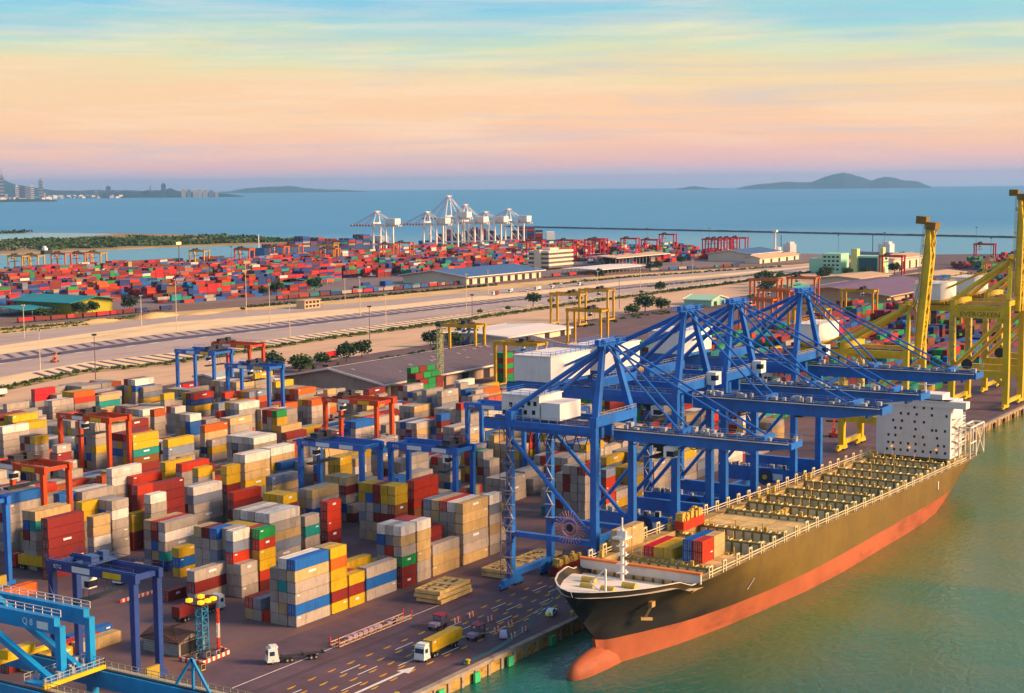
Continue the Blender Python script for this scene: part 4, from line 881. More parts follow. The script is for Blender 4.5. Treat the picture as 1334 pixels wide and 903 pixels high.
put('radar_mast', (MB().bar((243 - 140, 0, 33.4), (243 - 140, 0, 38), .5).bar((243 - 140, -3, 36), (243 - 140, 3, 36), .3), [houseP]), ship)
text('MARINER', 1.5, mat('hull_lettering', (.03, .022, .015), .7), ship, (238 - 140, -16.19, 8.6), (pi / 2, 0, 0)) if 0 else None
put('draught_mark', (MB().box(206 - 140, 206.6 - 140, -16.2, -16.1, 8.2, 10.8).bar((66 - 140, -hb(66, 5) - .06, 8), (67.6 - 140, -hb(67.6, 7.6) - .06, 10.6), .45, .12), [whP]), ship)
# mooring ropes
rope = mat('rope_blue', (.03, .11, .15), .8); ropey = mat('rope_tan', (.42, .27, .12), .8)
def sag(a, c, s, n=10): return [(a[0] + (c[0] - a[0]) * i / n, a[1] + (c[1] - a[1]) * i / n, a[2] + (c[2] - a[2]) * i / n - s * math.sin(pi * i / n)) for i in range(n + 1)]
for i, (a, c, m, l) in enumerate([((12.5, -63, 14.2), (-3, -49.3, .9), rope, 'blue mooring rope from the bow with the yellow float above it'), ((14, -61.5, 14.2), (-2.6, -49.0, .9), rope, 'blue mooring rope running just inside the first blue one'), ((11.4, -64.2, 14.4), (12, -36, .3), ropey, 'tan mooring rope crossing the road markings from the bow')]):
    put('mooring_rope', (MB().tube(sag(a, c, 2.4), .10, 5), [m]), label=l, category='rope', group='mooring ropes from the ship bow')
put('rope_coil', (MB().tube([(-3 + .9 * math.cos(k * .6), -48.6 + .5 * math.sin(k * .6), .3 + k * .012) for k in range(40)], .12, 5), [rope]), label='heap of blue rope on the quay edge', category='rope')
fl_ = MB(); n = 8
fl_.tube([(28.0, -50.4, 3.6 - .55 * math.cos(pi * k / 6)) for k in range(7)], .05, 8)
for j in range(7):
    for k in range(8): i_ = j * 8 + k; v_ = fl_.v[i_]; f_ = max(math.sin(pi * j / 6), .05) * .6 / .05; fl_.v[i_] = (28 + (v_[0] - 28) * f_, -50.4 + (v_[1] + 50.4) * f_, v_[2])
put('mooring_float', (fl_, [mat('float_yellow', (.60, .62, .03), .5)], 1), label='yellow ball float beside the ship bow', category='float')

# ------------------------------------------------------------------ containers
CC = dict(g=('grey', (.40, .34, .305)), c=('tan', (.50, .35, .19)), y=('yellow', (.55, .345, .020)), m=('maroon', (.20, .028, .026)), r=('red orange', (.44, .055, .025)), o=('orange', (.55, .13, .025)), b=('blue', (.03, .12, .38)), n=('navy', (.02, .045, .18)), t=('teal', (.03, .25, .24)), e=('green', (.02, .26, .07)), w=('white', (.74, .66, .60)), p=('crimson', (.52, .02, .05)), k=('brown', (.22, .085, .03)), d=('blue grey', (.21, .23, .30)))
for k, (nm, c) in CC.items():
    mat('steel_' + nm, c, .52, var=.12, scale=.8, objvar=.10, dirt=('3A2418', .45, .45, (1, 1, .35)))
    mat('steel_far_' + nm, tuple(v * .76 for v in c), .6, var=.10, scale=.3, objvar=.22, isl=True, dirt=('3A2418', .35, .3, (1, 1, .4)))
rodm = mat('lock_rod', (.42, .40, .40), .5); castm = mat('corner_casting', (.10, .09, .09), .6)
CL = list(CC)
_cm = {}; MKP = {}; jit2 = random.Random(99)
def cmesh(L, c, h):
    key = (L, c)
    if key in _cm: return _cm[key]
    W_ = 2.44; Hh = h; m = MATS['steel_' + CC[c][0]]
    b = MB(); p = .16; r = .05
    b.box(r, L - r, r, W_ - r, .02, Hh - r, 0)
    for x in (0, L - p):
        for y in (0, W_ - p): b.box(x, x + p, y, y + p, 0, Hh, 0)
    for y in (0, W_ - .1):
        for z in (0, Hh - .14): b.box(p, L - p, y, y + .1, z, z + .14, 0)
    for x in (0, L - .1): b.box(x, x + .1, p, W_ - p, Hh - .14, Hh, 0)
    n = int(L / 1.0)
    for k in range(n): x = .25 + k * (L - .4) / n; b.box(x, x + .42 * (L - .4) / n, .018, r, .15, Hh - .16, 0, (1,)); b.box(x, x + .42 * (L - .4) / n, .2, W_ - .2, Hh - r, Hh - .02, 0)
    for x in (0, L - .18):
        for y in (-.004, W_ - .176):
            for z in (-.004, Hh - .116): b.box(x - .004 if x == 0 else x, x + .18 + (.004 if x else 0), y, y + .18, z, z + .12, 1)
    body = b.mesh('container', [m, castm])
    ds = []
    for y0 in (.18, 1.23):
        d = MB().box(-.012, r, y0, y0 + 1.03, .14, Hh - .16, 0)
        for f in (.28, .72): d.box(-.06, -.012, y0 + f - .03, y0 + f + .03, .1, Hh - .12, 1)
        d.box(-.05, -.012, y0 + .2, y0 + .8, Hh * .42, Hh * .42 + .1, 1)
        ds.append(d.mesh('door', [m, rodm]))
    _cm[key] = (body, ds); return _cm[key]
def container(L, c, loc, label, group, h=2.56, rz=0, z=1.0, logo=None):
    body, ds = cmesh(L, c, 2.56); o = put('shipping_container', body, loc=loc, rz=rz, label=label, category='container', group=group); o.scale = (1, 1, h / 2.56)
    for d in ds: put('door', d, o)
    if jit2.random() < .45:
        if L not in MKP: MKP[L] = [MB().box(x, x + w, -.03, -.004, z, z + hh).mesh('marking_plate', [letw]) for x, w, z, hh in ((.6, .9, 1.9, .32), (L * .40, L * .22, 1.35, .55), (L - 1.7, 1.1, 1.8, .3))]
        put('marking_plate', jit2.choice(MKP[L]), o)
    return o
BLK = 'ABCDEFGHIJKLMN'
BY = {k: 0 if i == 0 else 28.2 + 27.55 * (i - 1) for i, k in enumerate(BLK)}
# stacks of the near yard: block and column, x in decimetres, tier height in cm (negative for short boxes), colours of the tiers as one number
STK = [
0,0,262,791201521, 1,0,262,907314241, 2,0,262,1082401, 3,0,262,5, 4,0,262,961, 5,0,262,674, 0,128,-262,661245587, 1,128,-262,70354017, 2,128,-262,1148001, 3,128,-262,129, 0,194,-265,20115, 1,194,-265,5219, 2,194,-265,5153,
3,194,-265,1, 0,262,275,18161, 1,262,275,35, 2,262,275,165, 3,262,275,19553, 4,262,275,1, 0,406,-262,925428372, 1,406,-262,585270305, 2,406,-262,376898593, 3,406,-262,100, 4,406,-262,97, 0,472,-262,925452849,
1,472,-262,168952865, 2,472,-262,168854561, 3,472,-262,129, 0,540,275,18002, 1,540,275,129, 2,540,275,659585, 3,540,275,135297, 0,680,278,623461938, 1,680,278,907052065, 2,680,278,705725473, 3,680,278,606110753,
4,680,278,1007715361, 0,808,-278,920684577, 1,808,-278,5276705, 2,808,-278,5276705, 3,808,-278,33825, 3,920,265,4, 2,920,-265,33, 0,1330,-270,689489457, 1,1330,-270,34636833, 2,1330,-270,37880865, 3,1330,-270,1082497,
4,1330,-270,33825, 5,1330,-270,1065, 10,197,-263,895077540, 11,197,-263,168854562, 12,197,-263,115410017, 13,197,-263,101745761, 14,197,-263,101745697, 10,128,-282,17969, 12,22,280,18065, 11,130,-273,938116129,
12,147,-273,35062819, 13,130,-273,773260321, 14,130,-273,135300558, 15,130,-273,68191329, 15,13,-268,20, 14,356,262,924416545, 15,356,262,907478113, 16,356,262,585139235, 17,356,262,907084846, 18,356,262,571933923,
15,528,-290,583201, 15,623,-278,22730372, 11,794,-272,658411617, 12,794,-272,103845934, 13,794,-272,138874945, 14,794,-272,108037154, 15,794,-272,103856161, 11,885,274,726840739, 12,857,-258,429155, 12,1411,263,17969,
13,1411,263,1057, 14,1411,263,1057, 13,1568,255,17441, 14,1568,255,1057, 23,227,261,18728232, 24,227,261,22158404, 25,227,261,18908609, 20,198,-258,20211, 20,734,276,19438625, 21,734,276,1115171, 22,951,-269,19547361,
23,951,-269,2131073, 24,951,-269,2559009, 21,639,-274,20058145, 22,639,-274,3218498, 23,639,-274,3291278, 20,1662,-275,17441, 21,1662,-275,558209, 22,1662,-275,331873, 23,1662,-275,168036, 24,1662,-275,35939, 22,1504,-271,997415,
23,1504,-271,33825, 24,1504,-271,164897, 30,11,266,692736660, 34,61,263,613450785, 35,61,263,611451937, 33,197,-269,640713761, 31,255,-267,599311921, 32,255,-267,41124897, 33,260,-267,37795873, 30,164,-272,19492401,
32,352,261,625796, 41,399,265,17859617, 42,399,265,11568353, 43,399,265,1118242, 42,337,-270,24151073, 42,162,273,790152753, 43,162,273,34735553, 44,162,273,34833441, 44,589,272,934839329, 43,648,265,22155396,
33,400,-288,708972577, 33,463,280,692719649, 30,373,-266,923829281, 33,620,263,29312545, 34,620,263,1085473, 30,705,270,708737, 35,696,-285,638682241, 33,762,-285,658113569, 40,776,264,705725473, 45,836,284,20022305,
40,1061,287,28920417, 41,1061,287,11570209, 42,1247,265,28920865, 43,1247,265,11569191, 41,1267,280,7201, 30,876,255,32048161, 50,1412,255,28345377, 51,1412,255,11568161, 52,1412,255,11568161, 53,1412,255,11997217,
54,1412,255,11568161, 52,1050,281,669025313, 60,1106,263,658306180, 61,1106,263,182520865, 62,1106,263,137593934, 63,1106,263,135496750, 62,1512,264,23659777, 70,1668,-272,11770913, 71,1668,-272,1084452, 72,1668,-272,1082401,
62,1913,-272,10587233, 63,1913,-272,5276708, 64,1913,-272,4326433, 71,1973,283,28345377, 72,1973,283,1509409, 73,1973,283,3605537, 62,1649,281,19432481, 63,1649,281,11600993, 70,2392,263,738849, 71,2392,263,197678,
72,2392,263,99777, 72,2739,-271,33, 73,2739,-271,33, 74,2739,-271,33, 52,2442,266,590881, 53,2442,266,47169, 54,2442,266,33922, 42,2078,268,576049, 43,2078,268,364673, 44,2078,268,230532, 45,2078,268,33825, 50,1989,268,771617,
51,1989,268,236615, 35,1289,281,18908193, 36,1289,281,1088641, 30,1207,-273,20024417, 31,1207,-273,3245091, 35,1573,264,18597425, 91,2292,267,713313, 92,2292,267,138274, 93,2292,267,101411, 83,1948,-266,361505,
84,1948,-266,164897, 82,1804,-289,197665, 110,2083,258,726049, 111,2083,258,101415, 112,2083,258,100386, 123,2165,285,29569, 103,2046,265,615489, 111,2477,288,891937, 112,2477,288,35937, 113,2477,288,132163, 85,1116,266,28886561,
70,917,-260,655394337, 71,917,-260,135300545, 72,917,-260,37848103, 70,1191,-280,571509793, 71,1191,-280,34637026, 72,1191,-280,48464932, 73,1191,-280,35724418, 110,1958,271,17969, 111,1958,271,11297, 0,1461,-265,32167585,
1,1461,-265,178627, 2,1461,-265,169121, 3,1461,-265,178210, 4,1461,-265,66660, 5,1461,-265,5409953, 0,1526,265,563, 1,1526,265,33, 2,1526,265,33, 3,1526,265,33, 4,1526,265,4, 5,1526,265,33, 0,1651,265,577075, 1,1651,265,101419,
2,1651,265,101443, 3,1651,265,2083, 4,1651,265,20384801, 5,1651,265,104481, 0,1782,265,575025, 1,1782,265,17859755, 2,1782,265,1082411, 3,1782,265,1082401, 4,1782,265,2131106, 5,1782,265,1082401, 0,1913,-265,35879,
1,1913,-265,44139, 2,1913,-265,1089, 3,1913,-265,33830, 4,1913,-265,11297, 5,1913,-265,33825, 0,1978,265,623649, 1,1978,265,33826, 2,1978,265,1057, 3,1978,265,44163, 4,1978,265,1249, 5,1978,265,35873, 0,2105,265,974,
1,2105,265,1479, 2,2105,265,14372, 3,2105,265,1190, 4,2105,265,3521, 5,2105,265,1057, 0,2232,265,17454, 1,2232,265,558145, 2,2232,265,33985, 3,2232,265,33825, 4,2232,265,135333, 5,2232,265,22217857, 0,2359,265,558443,
1,2359,265,170341, 2,2359,265,372065, 3,2359,265,21333347, 4,2359,265,1410411, 5,2359,265,2411, 0,2485,265,925930532, 1,2485,265,4233262, 2,2485,265,4231202, 3,2485,265,1150084, 4,2485,265,4263975, 5,2485,265,708871394,
0,2616,265,1057, 1,2616,265,3105, 2,2616,265,33825, 3,2616,265,1058, 4,2616,265,165314, 5,2616,265,33825, 0,2747,265,559171, 1,2747,265,67010, 2,2747,265,67618, 3,2747,265,2132046, 4,2747,265,2167874, 5,2747,265,67650,
10,355,265,33, 11,355,265,39, 12,355,265,11, 13,355,265,14, 10,734,-265,33, 10,799,-265,33, 10,864,-265,33, 13,864,-265,99681, 14,864,-265,33829, 15,864,-265,1377, 10,929,-265,33953, 12,929,-265,33825, 13,929,-265,4228321,
14,929,-265,11666466, 15,929,-265,1423393, 10,994,265,135300, 12,994,265,4225, 13,994,265,2180, 14,994,265,132161, 15,994,265,33927, 10,1125,-265,66594, 11,1125,-265,2081, 12,1125,-265,6177, 13,1125,-265,2145, 14,1125,-265,2114,
15,1125,-265,1089, 10,1194,265,3, 11,1194,265,229, 12,1194,265,38, 13,1194,265,5347, 14,1194,265,193, 15,1194,265,97, 15,1451,265,33, 10,1577,265,1, 12,1577,265,545, 15,1577,265,33, 10,1708,265,558148, 11,1708,265,37990,
12,1708,265,35972, 13,1708,265,170182, 14,1708,265,33995, 15,1708,265,1062, 10,1835,265,20485153, 11,1835,265,1213569, 12,1835,265,7373857, 13,1835,265,4228225, 14,1835,265,1082401, 15,1835,265,1082465, 10,1961,265,558178,
11,1961,265,1057, 12,1961,265,33825, 13,1961,265,5153, 14,1961,265,101473, 15,1961,265,1082721, 10,2092,265,18912289, 11,2092,265,571511841, 12,2092,265,165989, 13,2092,265,6456453, 14,2092,265,705726501, 15,2092,265,3183653,
10,2218,-265,7214, 11,2218,-265,1057, 12,2218,-265,1249, 13,2218,-265,129, 14,2218,-265,34023, 15,2218,-265,1124, 10,2282,-265,363554, 11,2282,-265,35873, 12,2282,-265,1279009, 13,2282,-265,1223, 14,2282,-265,35875,
15,2282,-265,3247204, 10,2347,265,592993, 11,2347,265,36963, 12,2347,265,34913, 13,2347,265,33894, 14,2347,265,1059, 15,2347,265,101412, 10,2473,265,1186, 11,2473,265,171173, 12,2473,265,5153, 13,2473,265,161, 14,2473,265,165029,
15,2473,265,1189, 10,2599,265,19334177, 11,2599,265,6469669, 12,2599,265,1088545, 13,2599,265,1082721, 14,2599,265,571583521, 15,2599,265,33825, 10,2724,265,1083521, 11,2724,265,67719, 12,2724,265,44097, 13,2724,265,70721,
14,2724,265,367652, 15,2724,265,35906, 10,2851,265,35275, 11,2851,265,361507, 12,2851,265,363563, 13,2851,265,364996, 14,2851,265,371777, 15,2851,265,361925, 20,378,265,4132, 21,378,265,6180, 22,378,265,4196, 23,378,265,4198,
24,378,265,129, 25,378,265,132, 20,504,265,2113, 21,504,265,134177, 22,504,265,33825, 23,504,265,2082, 24,504,265,196, 25,504,265,33, 24,630,265,99393, 25,630,265,3107, 22,756,-265,14370, 23,756,-265,2083, 24,756,-265,2147,
25,756,-265,66625, 23,821,265,459873, 24,821,265,1089, 25,821,265,34, 21,952,-265,36, 25,952,-265,14530, 20,1016,265,234529, 21,1016,265,164965, 22,1016,265,67747, 23,1016,265,459813, 24,1016,265,37921, 25,1016,265,168993,
20,1143,-265,230439, 21,1143,-265,233505, 22,1143,-265,7623, 23,1143,-265,1059, 24,1143,-265,7303, 25,1143,-265,7265, 20,1209,265,558113, 21,1209,265,33825, 22,1209,265,1057, 23,1209,265,6243, 24,1209,265,1249, 25,1209,265,33,
23,1335,265,33, 24,1335,265,18383905, 25,1335,265,4129, 25,1466,265,33825, 25,1724,265,460225, 20,1849,-265,35873, 21,1849,-265,33827, 22,1849,-265,34849, 23,1849,-265,67617, 24,1849,-265,2144481, 25,1849,-265,132142,
20,1919,-265,4361251, 21,1919,-265,68715, 22,1919,-265,39010, 23,1919,-265,33891, 24,1919,-265,3247203, 25,1919,-265,3279972, 20,1984,265,36, 21,1984,265,1057, 22,1984,265,4, 23,1984,265,33, 24,1984,265,228, 25,1984,265,1156,
20,2111,-265,3171, 21,2111,-265,1057, 22,2111,-265,101473, 23,2111,-265,101473, 24,2111,-265,3171, 25,2111,-265,3211, 20,2175,265,33889, 21,2175,265,109603, 22,2175,265,1122, 23,2175,265,35873, 24,2175,265,99425,
25,2175,265,2145, 20,2301,-265,133185, 21,2301,-265,48334914, 22,2301,-265,33890, 23,2301,-265,11600929, 24,2301,-265,1115172, 25,2301,-265,66598, 20,2366,265,132321, 21,2366,265,236737, 22,2366,265,234725, 23,2366,265,238066721,
24,2366,265,35069155, 25,2366,265,35047, 20,2492,-265,3179553, 21,2492,-265,6325282, 22,2492,-265,5276737, 23,2492,-265,11568162, 24,2492,-265,1082401, 25,2492,-265,3179553, 20,2557,265,7, 21,2557,265,226, 22,2557,265,33,
23,2557,265,199, 24,2557,265,366, 25,2557,265,129, 20,2688,265,129, 21,2688,265,36, 22,2688,265,2, 23,2688,265,1473, 24,2688,265,6, 25,2688,265,33, 33,131,-265,33825, 34,201,265,2134113, 35,201,265,361505, 34,326,-265,7333,
35,326,-265,1185, 31,391,-265,33826, 34,391,-265,1067, 35,391,-265,1090, 30,457,-265,2274, 31,457,-265,2081, 34,457,-265,366625, 35,457,-265,1249, 30,522,265,2, 31,522,265,2, 35,522,265,34, 31,840,265,7, 32,840,265,167,
33,840,265,39, 34,840,265,2, 35,840,265,33, 31,970,265,134, 32,970,265,132, 33,970,265,1062, 34,970,265,1, 35,970,265,11, 32,1097,265,1, 33,1097,265,1, 34,1097,265,1, 35,1097,265,5, 32,1223,265,35, 33,1223,265,1, 34,1223,265,1,
30,1350,-265,3, 31,1350,-265,66, 32,1350,-265,76866, 33,1350,-265,67617, 34,1350,-265,67810, 30,1415,265,1, 35,1415,265,99363, 30,1542,-265,1, 31,1542,-265,3, 30,1606,265,4226, 31,1606,265,1153, 32,1606,265,33, 33,1606,265,34,
34,1606,265,36, 30,1737,-265,1249, 31,1737,-265,11297, 32,1737,-265,36, 33,1737,-265,39, 34,1737,-265,33, 35,1737,-265,33, 30,1802,265,659588, 31,1802,265,196, 32,1802,265,65, 33,1802,265,97, 34,1802,265,132, 35,1802,265,4,
30,1928,265,17892386, 31,1928,265,167969, 32,1928,265,17872935, 33,1928,265,1082401, 34,1928,265,164897, 35,1928,265,38, 30,2054,265,19111041, 31,2054,265,66625, 32,2054,265,11335, 33,2054,265,67822, 34,2054,265,361537,
35,2054,265,35911, 30,2181,265,1090, 31,2181,265,69793, 32,2181,265,66626, 33,2181,265,4129, 34,2181,265,4162, 35,2181,265,2242, 30,2306,265,2115, 31,2306,265,1474, 32,2306,265,2084, 33,2306,265,5315, 34,2306,265,2211,
35,2306,265,1057, 30,2433,265,1, 31,2433,265,132, 32,2433,265,1, 33,2433,265,43, 34,2433,265,449, 35,2433,265,43, 30,2559,265,3, 31,2559,265,129, 32,2559,265,3182, 33,2559,265,101, 34,2559,265,35, 35,2559,265,35,
30,2690,265,145547, 31,2690,265,33893, 32,2690,265,34027, 33,2690,265,19958854, 34,2690,265,99425, 35,2690,265,1473, 30,2817,-265,33830, 31,2817,-265,133157, 32,2817,-265,99457, 33,2817,-265,38945, 34,2817,-265,1058,
35,2817,-265,33825, 40,0,-265,101742, 45,65,265,1, 40,191,265,2082, 41,191,265,65, 45,191,265,66913, 40,322,265,2091, 44,322,265,1057, 45,322,265,39, 40,575,265,3, 41,575,265,11, 42,575,265,1, 45,575,265,66658, 41,701,265,33,
42,701,265,33, 45,701,265,1, 41,827,265,4266148, 42,827,265,14882854, 43,827,265,6209, 44,827,265,1220, 42,953,265,5190, 43,953,265,33, 44,953,265,3, 42,1079,265,33889, 43,1079,265,1219, 44,1079,265,1123, 45,1079,265,3139,
40,1205,-265,33, 41,1205,-265,14, 44,1205,-265,68, 45,1205,-265,1057, 44,1269,-265,46, 45,1269,-265,33, 40,1335,265,1057, 44,1335,265,103, 45,1335,265,5153, 40,1589,-265,46, 41,1589,-265,1476, 42,1589,-265,99363,
43,1589,-265,33827, 44,1589,-265,35875, 45,1589,-265,1377, 40,1653,265,33, 41,1653,265,100, 42,1653,265,164, 43,1653,265,4, 44,1653,265,4, 45,1653,265,36, 40,1784,-265,33857, 41,1784,-265,33, 42,1784,-265,46, 43,1784,-265,2,
44,1784,-265,1, 45,1784,-265,7, 40,1850,-265,1, 41,1850,-265,1082414, 42,1850,-265,33825, 43,1850,-265,33, 44,1850,-265,11, 45,1850,-265,1, 44,1914,265,5, 45,1914,265,1, 40,2167,-265,7472577, 41,2167,-265,7201, 40,2233,-265,193,
41,2233,-265,34, 42,2233,-265,1, 43,2233,-265,1, 44,2233,-265,33, 45,2233,-265,66, 40,2302,-265,168857633, 41,2302,-265,1088577, 42,2302,-265,105509, 43,2302,-265,1087521, 44,2302,-265,1082721, 45,2302,-265,4129,
40,2367,265,558113, 41,2367,265,33, 42,2367,265,33, 43,2367,265,1377, 44,2367,265,1057, 45,2367,265,1092, 40,2498,265,756385985, 41,2498,265,4391969, 42,2498,265,6330562, 43,2498,265,574033259, 44,2498,265,6495266,
45,2498,265,39110, 40,2629,-265,14465, 41,2629,-265,4, 42,2629,-265,35, 43,2629,-265,78, 44,2629,-265,462, 45,2629,-265,14, 40,2693,265,754820, 41,2693,265,17859716, 42,2693,265,135201, 43,2693,265,4238, 44,2693,265,142433,
45,2693,265,4129, 40,2819,265,33889, 41,2819,265,1057, 42,2819,265,1125, 43,2819,265,353, 44,2819,265,1062, 45,2819,265,1156, 50,191,265,3265, 50,321,265,1085474, 51,321,265,4326436, 52,321,265,11396, 53,321,265,36996,
54,321,265,36993, 55,321,265,4226, 50,448,265,1061, 51,448,265,2212, 52,448,265,693413, 53,448,265,167267, 54,448,265,5291, 55,448,265,5313, 50,575,265,35, 51,575,265,1057, 52,575,265,1, 53,575,265,129, 54,575,265,6241,
55,575,265,33, 50,706,-265,207909, 51,706,-265,33, 52,706,-265,4225, 53,706,-265,97, 54,706,-265,100, 55,706,-265,5155, 50,771,265,2178, 51,771,265,67746, 52,771,265,67941, 53,771,265,14402, 54,771,265,2082, 55,771,265,1058,
50,897,265,2081, 51,897,265,69, 52,897,265,33, 53,897,265,33, 54,897,265,34, 55,897,265,1, 50,1088,-265,3106, 51,1088,-265,38945, 53,1088,-265,1057, 54,1088,-265,367841, 55,1088,-265,43, 50,1153,265,135, 51,1153,265,4,
53,1153,265,459, 54,1153,265,43, 55,1153,265,2, 50,1284,265,452, 51,1284,265,6, 52,1284,265,1, 53,1284,265,1, 54,1284,265,1, 55,1284,265,1, 55,1414,-265,1, 55,1480,-265,1121, 50,1546,265,6342, 51,1546,265,198, 52,1546,265,198,
53,1546,265,38, 54,1546,265,134, 55,1546,265,6178, 50,1677,265,33, 51,1677,265,194, 52,1677,265,65, 53,1677,265,1, 54,1677,265,33, 55,1677,265,5, 50,1802,265,36, 51,1802,265,20516, 52,1802,265,34, 53,1802,265,37, 54,1802,265,68,
55,1802,265,132, 52,1928,-265,1058, 53,1928,-265,1057, 54,1928,-265,1091, 55,1928,-265,5185, 52,1993,265,1255, 53,1993,265,7201, 54,1993,265,2113, 55,1993,265,359, 50,2119,265,558113, 51,2119,265,4227, 52,2119,265,164897,
53,2119,265,102433, 54,2119,265,33985, 55,2119,265,36194, 50,2245,265,363, 51,2245,265,35, 52,2245,265,39, 53,2245,265,142689, 54,2245,265,34145, 55,2245,265,197665, 50,2371,265,129, 51,2371,265,33, 55,2371,265,1, 50,2502,-265,1,
51,2502,-265,165, 55,2502,-265,6, 50,2566,265,571947457, 51,2566,265,15144046, 52,2566,265,473185, 53,2566,265,48413134, 54,2566,265,1095905, 55,2566,265,33838, 50,2692,265,228, 51,2692,265,33, 52,2692,265,1057, 53,2692,265,225,
54,2692,265,33, 55,2692,265,231, 50,2819,-265,1082406, 51,2819,-265,33925, 52,2819,-265,7373857, 53,2819,-265,34767908, 54,2819,-265,6390822, 55,2819,-265,1149057, 50,2884,265,6371459, 51,2884,265,2199595, 52,2884,265,1410091,
53,2884,265,364900, 54,2884,265,1180706, 55,2884,265,370515298, 60,431,265,1473, 61,431,265,3143, 60,562,265,100, 61,562,265,107, 62,562,265,363, 63,562,265,558123, 64,562,265,109611, 65,562,265,33835, 60,693,265,36,
61,693,265,36, 62,693,265,1, 63,693,265,1, 64,693,265,1, 65,693,265,1, 60,819,-265,17441, 61,819,-265,558113, 62,819,-265,591594529, 63,819,-265,1, 64,819,-265,1, 65,819,-265,1, 60,883,265,227, 61,883,265,33, 62,883,265,1,
63,883,265,2, 64,883,265,1, 65,883,265,3, 64,1009,265,4, 65,1009,265,1, 64,1140,265,1094, 65,1140,265,4193, 60,1266,-265,1057, 61,1266,-265,462884, 62,1266,-265,361518, 63,1266,-265,361921, 64,1266,-265,199726,
65,1266,-265,459969, 60,1332,265,1, 61,1332,265,35, 62,1332,265,33893, 63,1332,265,3108, 64,1332,265,1126, 65,1332,265,3110, 63,1457,-265,14, 64,1457,-265,33, 65,1457,-265,7630, 61,1522,265,17505, 63,1522,265,1, 64,1522,265,1,
65,1522,265,1, 60,1715,265,166, 61,1715,265,164, 64,1715,265,5153, 65,1715,265,1124, 62,1841,-265,65, 63,1841,-265,98, 64,1841,-265,34, 65,1841,-265,65, 60,1907,265,641, 61,1907,265,2081, 65,1907,265,129, 60,2033,265,1,
61,2033,265,97, 62,2033,265,36, 63,2033,265,1, 64,2033,265,1, 65,2033,265,225, 60,2159,265,238, 61,2159,265,39, 62,2159,265,7, 63,2159,265,1, 64,2159,265,4, 65,2159,265,7, 60,2290,265,33, 61,2290,265,161, 62,2290,265,33,
63,2290,265,129, 64,2290,265,5, 65,2290,265,7, 60,2416,265,592995, 61,2416,265,98, 62,2416,265,33, 63,2416,265,353, 64,2416,265,3, 65,2416,265,7, 60,2542,265,11435, 61,2542,265,168037, 62,2542,265,136229, 63,2542,265,1377,
64,2542,265,5189, 65,2542,265,1, 60,2672,-265,4129, 61,2672,-265,7202, 62,2672,-265,1121, 63,2672,-265,36, 64,2672,-265,33, 65,2672,-265,33825, 60,2737,-265,3, 61,2737,-265,33, 62,2737,-265,97, 63,2737,-265,36, 64,2737,-265,97,
65,2737,-265,33, 60,2807,265,1166, 61,2807,265,33857, 62,2807,265,240674, 63,2807,265,17862693, 64,2807,265,4228321, 65,2807,265,2081, 70,726,265,2081, 71,726,265,1063, 72,726,265,161, 73,726,265,37, 74,726,265,1082401,
73,857,-265,65, 74,857,-265,66, 75,857,-265,33, 73,922,265,449, 74,922,265,4, 75,922,265,37, 70,1048,-265,1, 71,1048,-265,1486, 72,1048,-265,14382, 73,1048,-265,449, 74,1048,-265,6595, 75,1048,-265,46, 74,1240,-265,6392899,
75,1240,-265,471172131, 70,1304,265,6177, 71,1304,265,197665, 72,1304,265,44257, 73,1304,265,17927267, 74,1304,265,99489, 75,1304,265,132131, 70,1431,265,66, 71,1431,265,98, 72,1431,265,1060, 73,1431,265,4225,
74,1431,265,21103686, 75,1431,265,3279300, 70,1562,-265,355, 71,1562,-265,35, 72,1562,-265,131, 73,1562,-265,97, 74,1562,-265,33, 75,1562,-265,39, 73,1627,265,33, 74,1627,265,5, 75,1627,265,1, 70,1754,-265,33857,
71,1754,-265,34849, 72,1754,-265,2401, 73,1754,-265,33829, 74,1754,-265,367649, 75,1754,-265,33825, 70,1818,265,11297, 71,1818,265,11298, 72,1818,265,1057, 73,1818,265,3137, 74,1818,265,1057, 75,1818,265,1121, 74,1944,265,165027,
75,1944,265,5285, 70,2075,-265,33889, 74,2075,-265,33825, 75,2075,-265,39969, 70,2140,-265,1, 71,2140,-265,1057, 72,2140,-265,1, 73,2140,-265,33, 74,2140,-265,1057, 75,2140,-265,34, 71,2209,265,1058, 72,2209,265,1155,
73,2209,265,11301, 74,2209,265,33, 75,2209,265,1249, 75,2340,265,33, 73,2467,-265,3, 74,2467,-265,46, 75,2467,-265,1, 70,2532,-265,1, 71,2532,-265,2132162, 72,2532,-265,67620, 73,2532,-265,66593, 74,2532,-265,1089,
75,2532,-265,4163, 75,2723,-265,33825, 70,2789,265,658465, 71,2789,265,33, 75,2789,265,1057, 80,900,-265,1186, 81,900,-265,11298, 85,965,265,99366, 80,1095,265,3, 80,1222,265,31182, 81,1222,265,462, 82,1222,265,1479,
83,1222,265,14379, 84,1222,265,1070, 80,1348,265,35939, 81,1348,265,1150307, 82,1348,265,1084449, 83,1348,265,33891, 84,1348,265,70755, 85,1348,265,34146, 80,1545,265,99361, 81,1545,265,112737, 82,1545,265,6243, 83,1545,265,2085,
84,1545,265,2145, 85,1545,265,1063, 80,1676,-265,97, 81,1676,-265,193, 82,1676,-265,6182, 83,1676,-265,6, 84,1676,-265,2177, 85,1676,-265,1, 80,1994,265,35, 81,1994,265,162, 82,1994,265,7, 85,1994,265,33, 80,2121,265,459906,
81,2121,265,225, 82,2121,265,1, 83,2121,265,4, 84,2121,265,4, 85,2121,265,1, 80,2247,-265,199810, 81,2247,-265,5186, 82,2247,-265,66595, 83,2247,-265,5478530, 84,2247,-265,35874, 85,2247,-265,38, 80,2312,265,31658118,
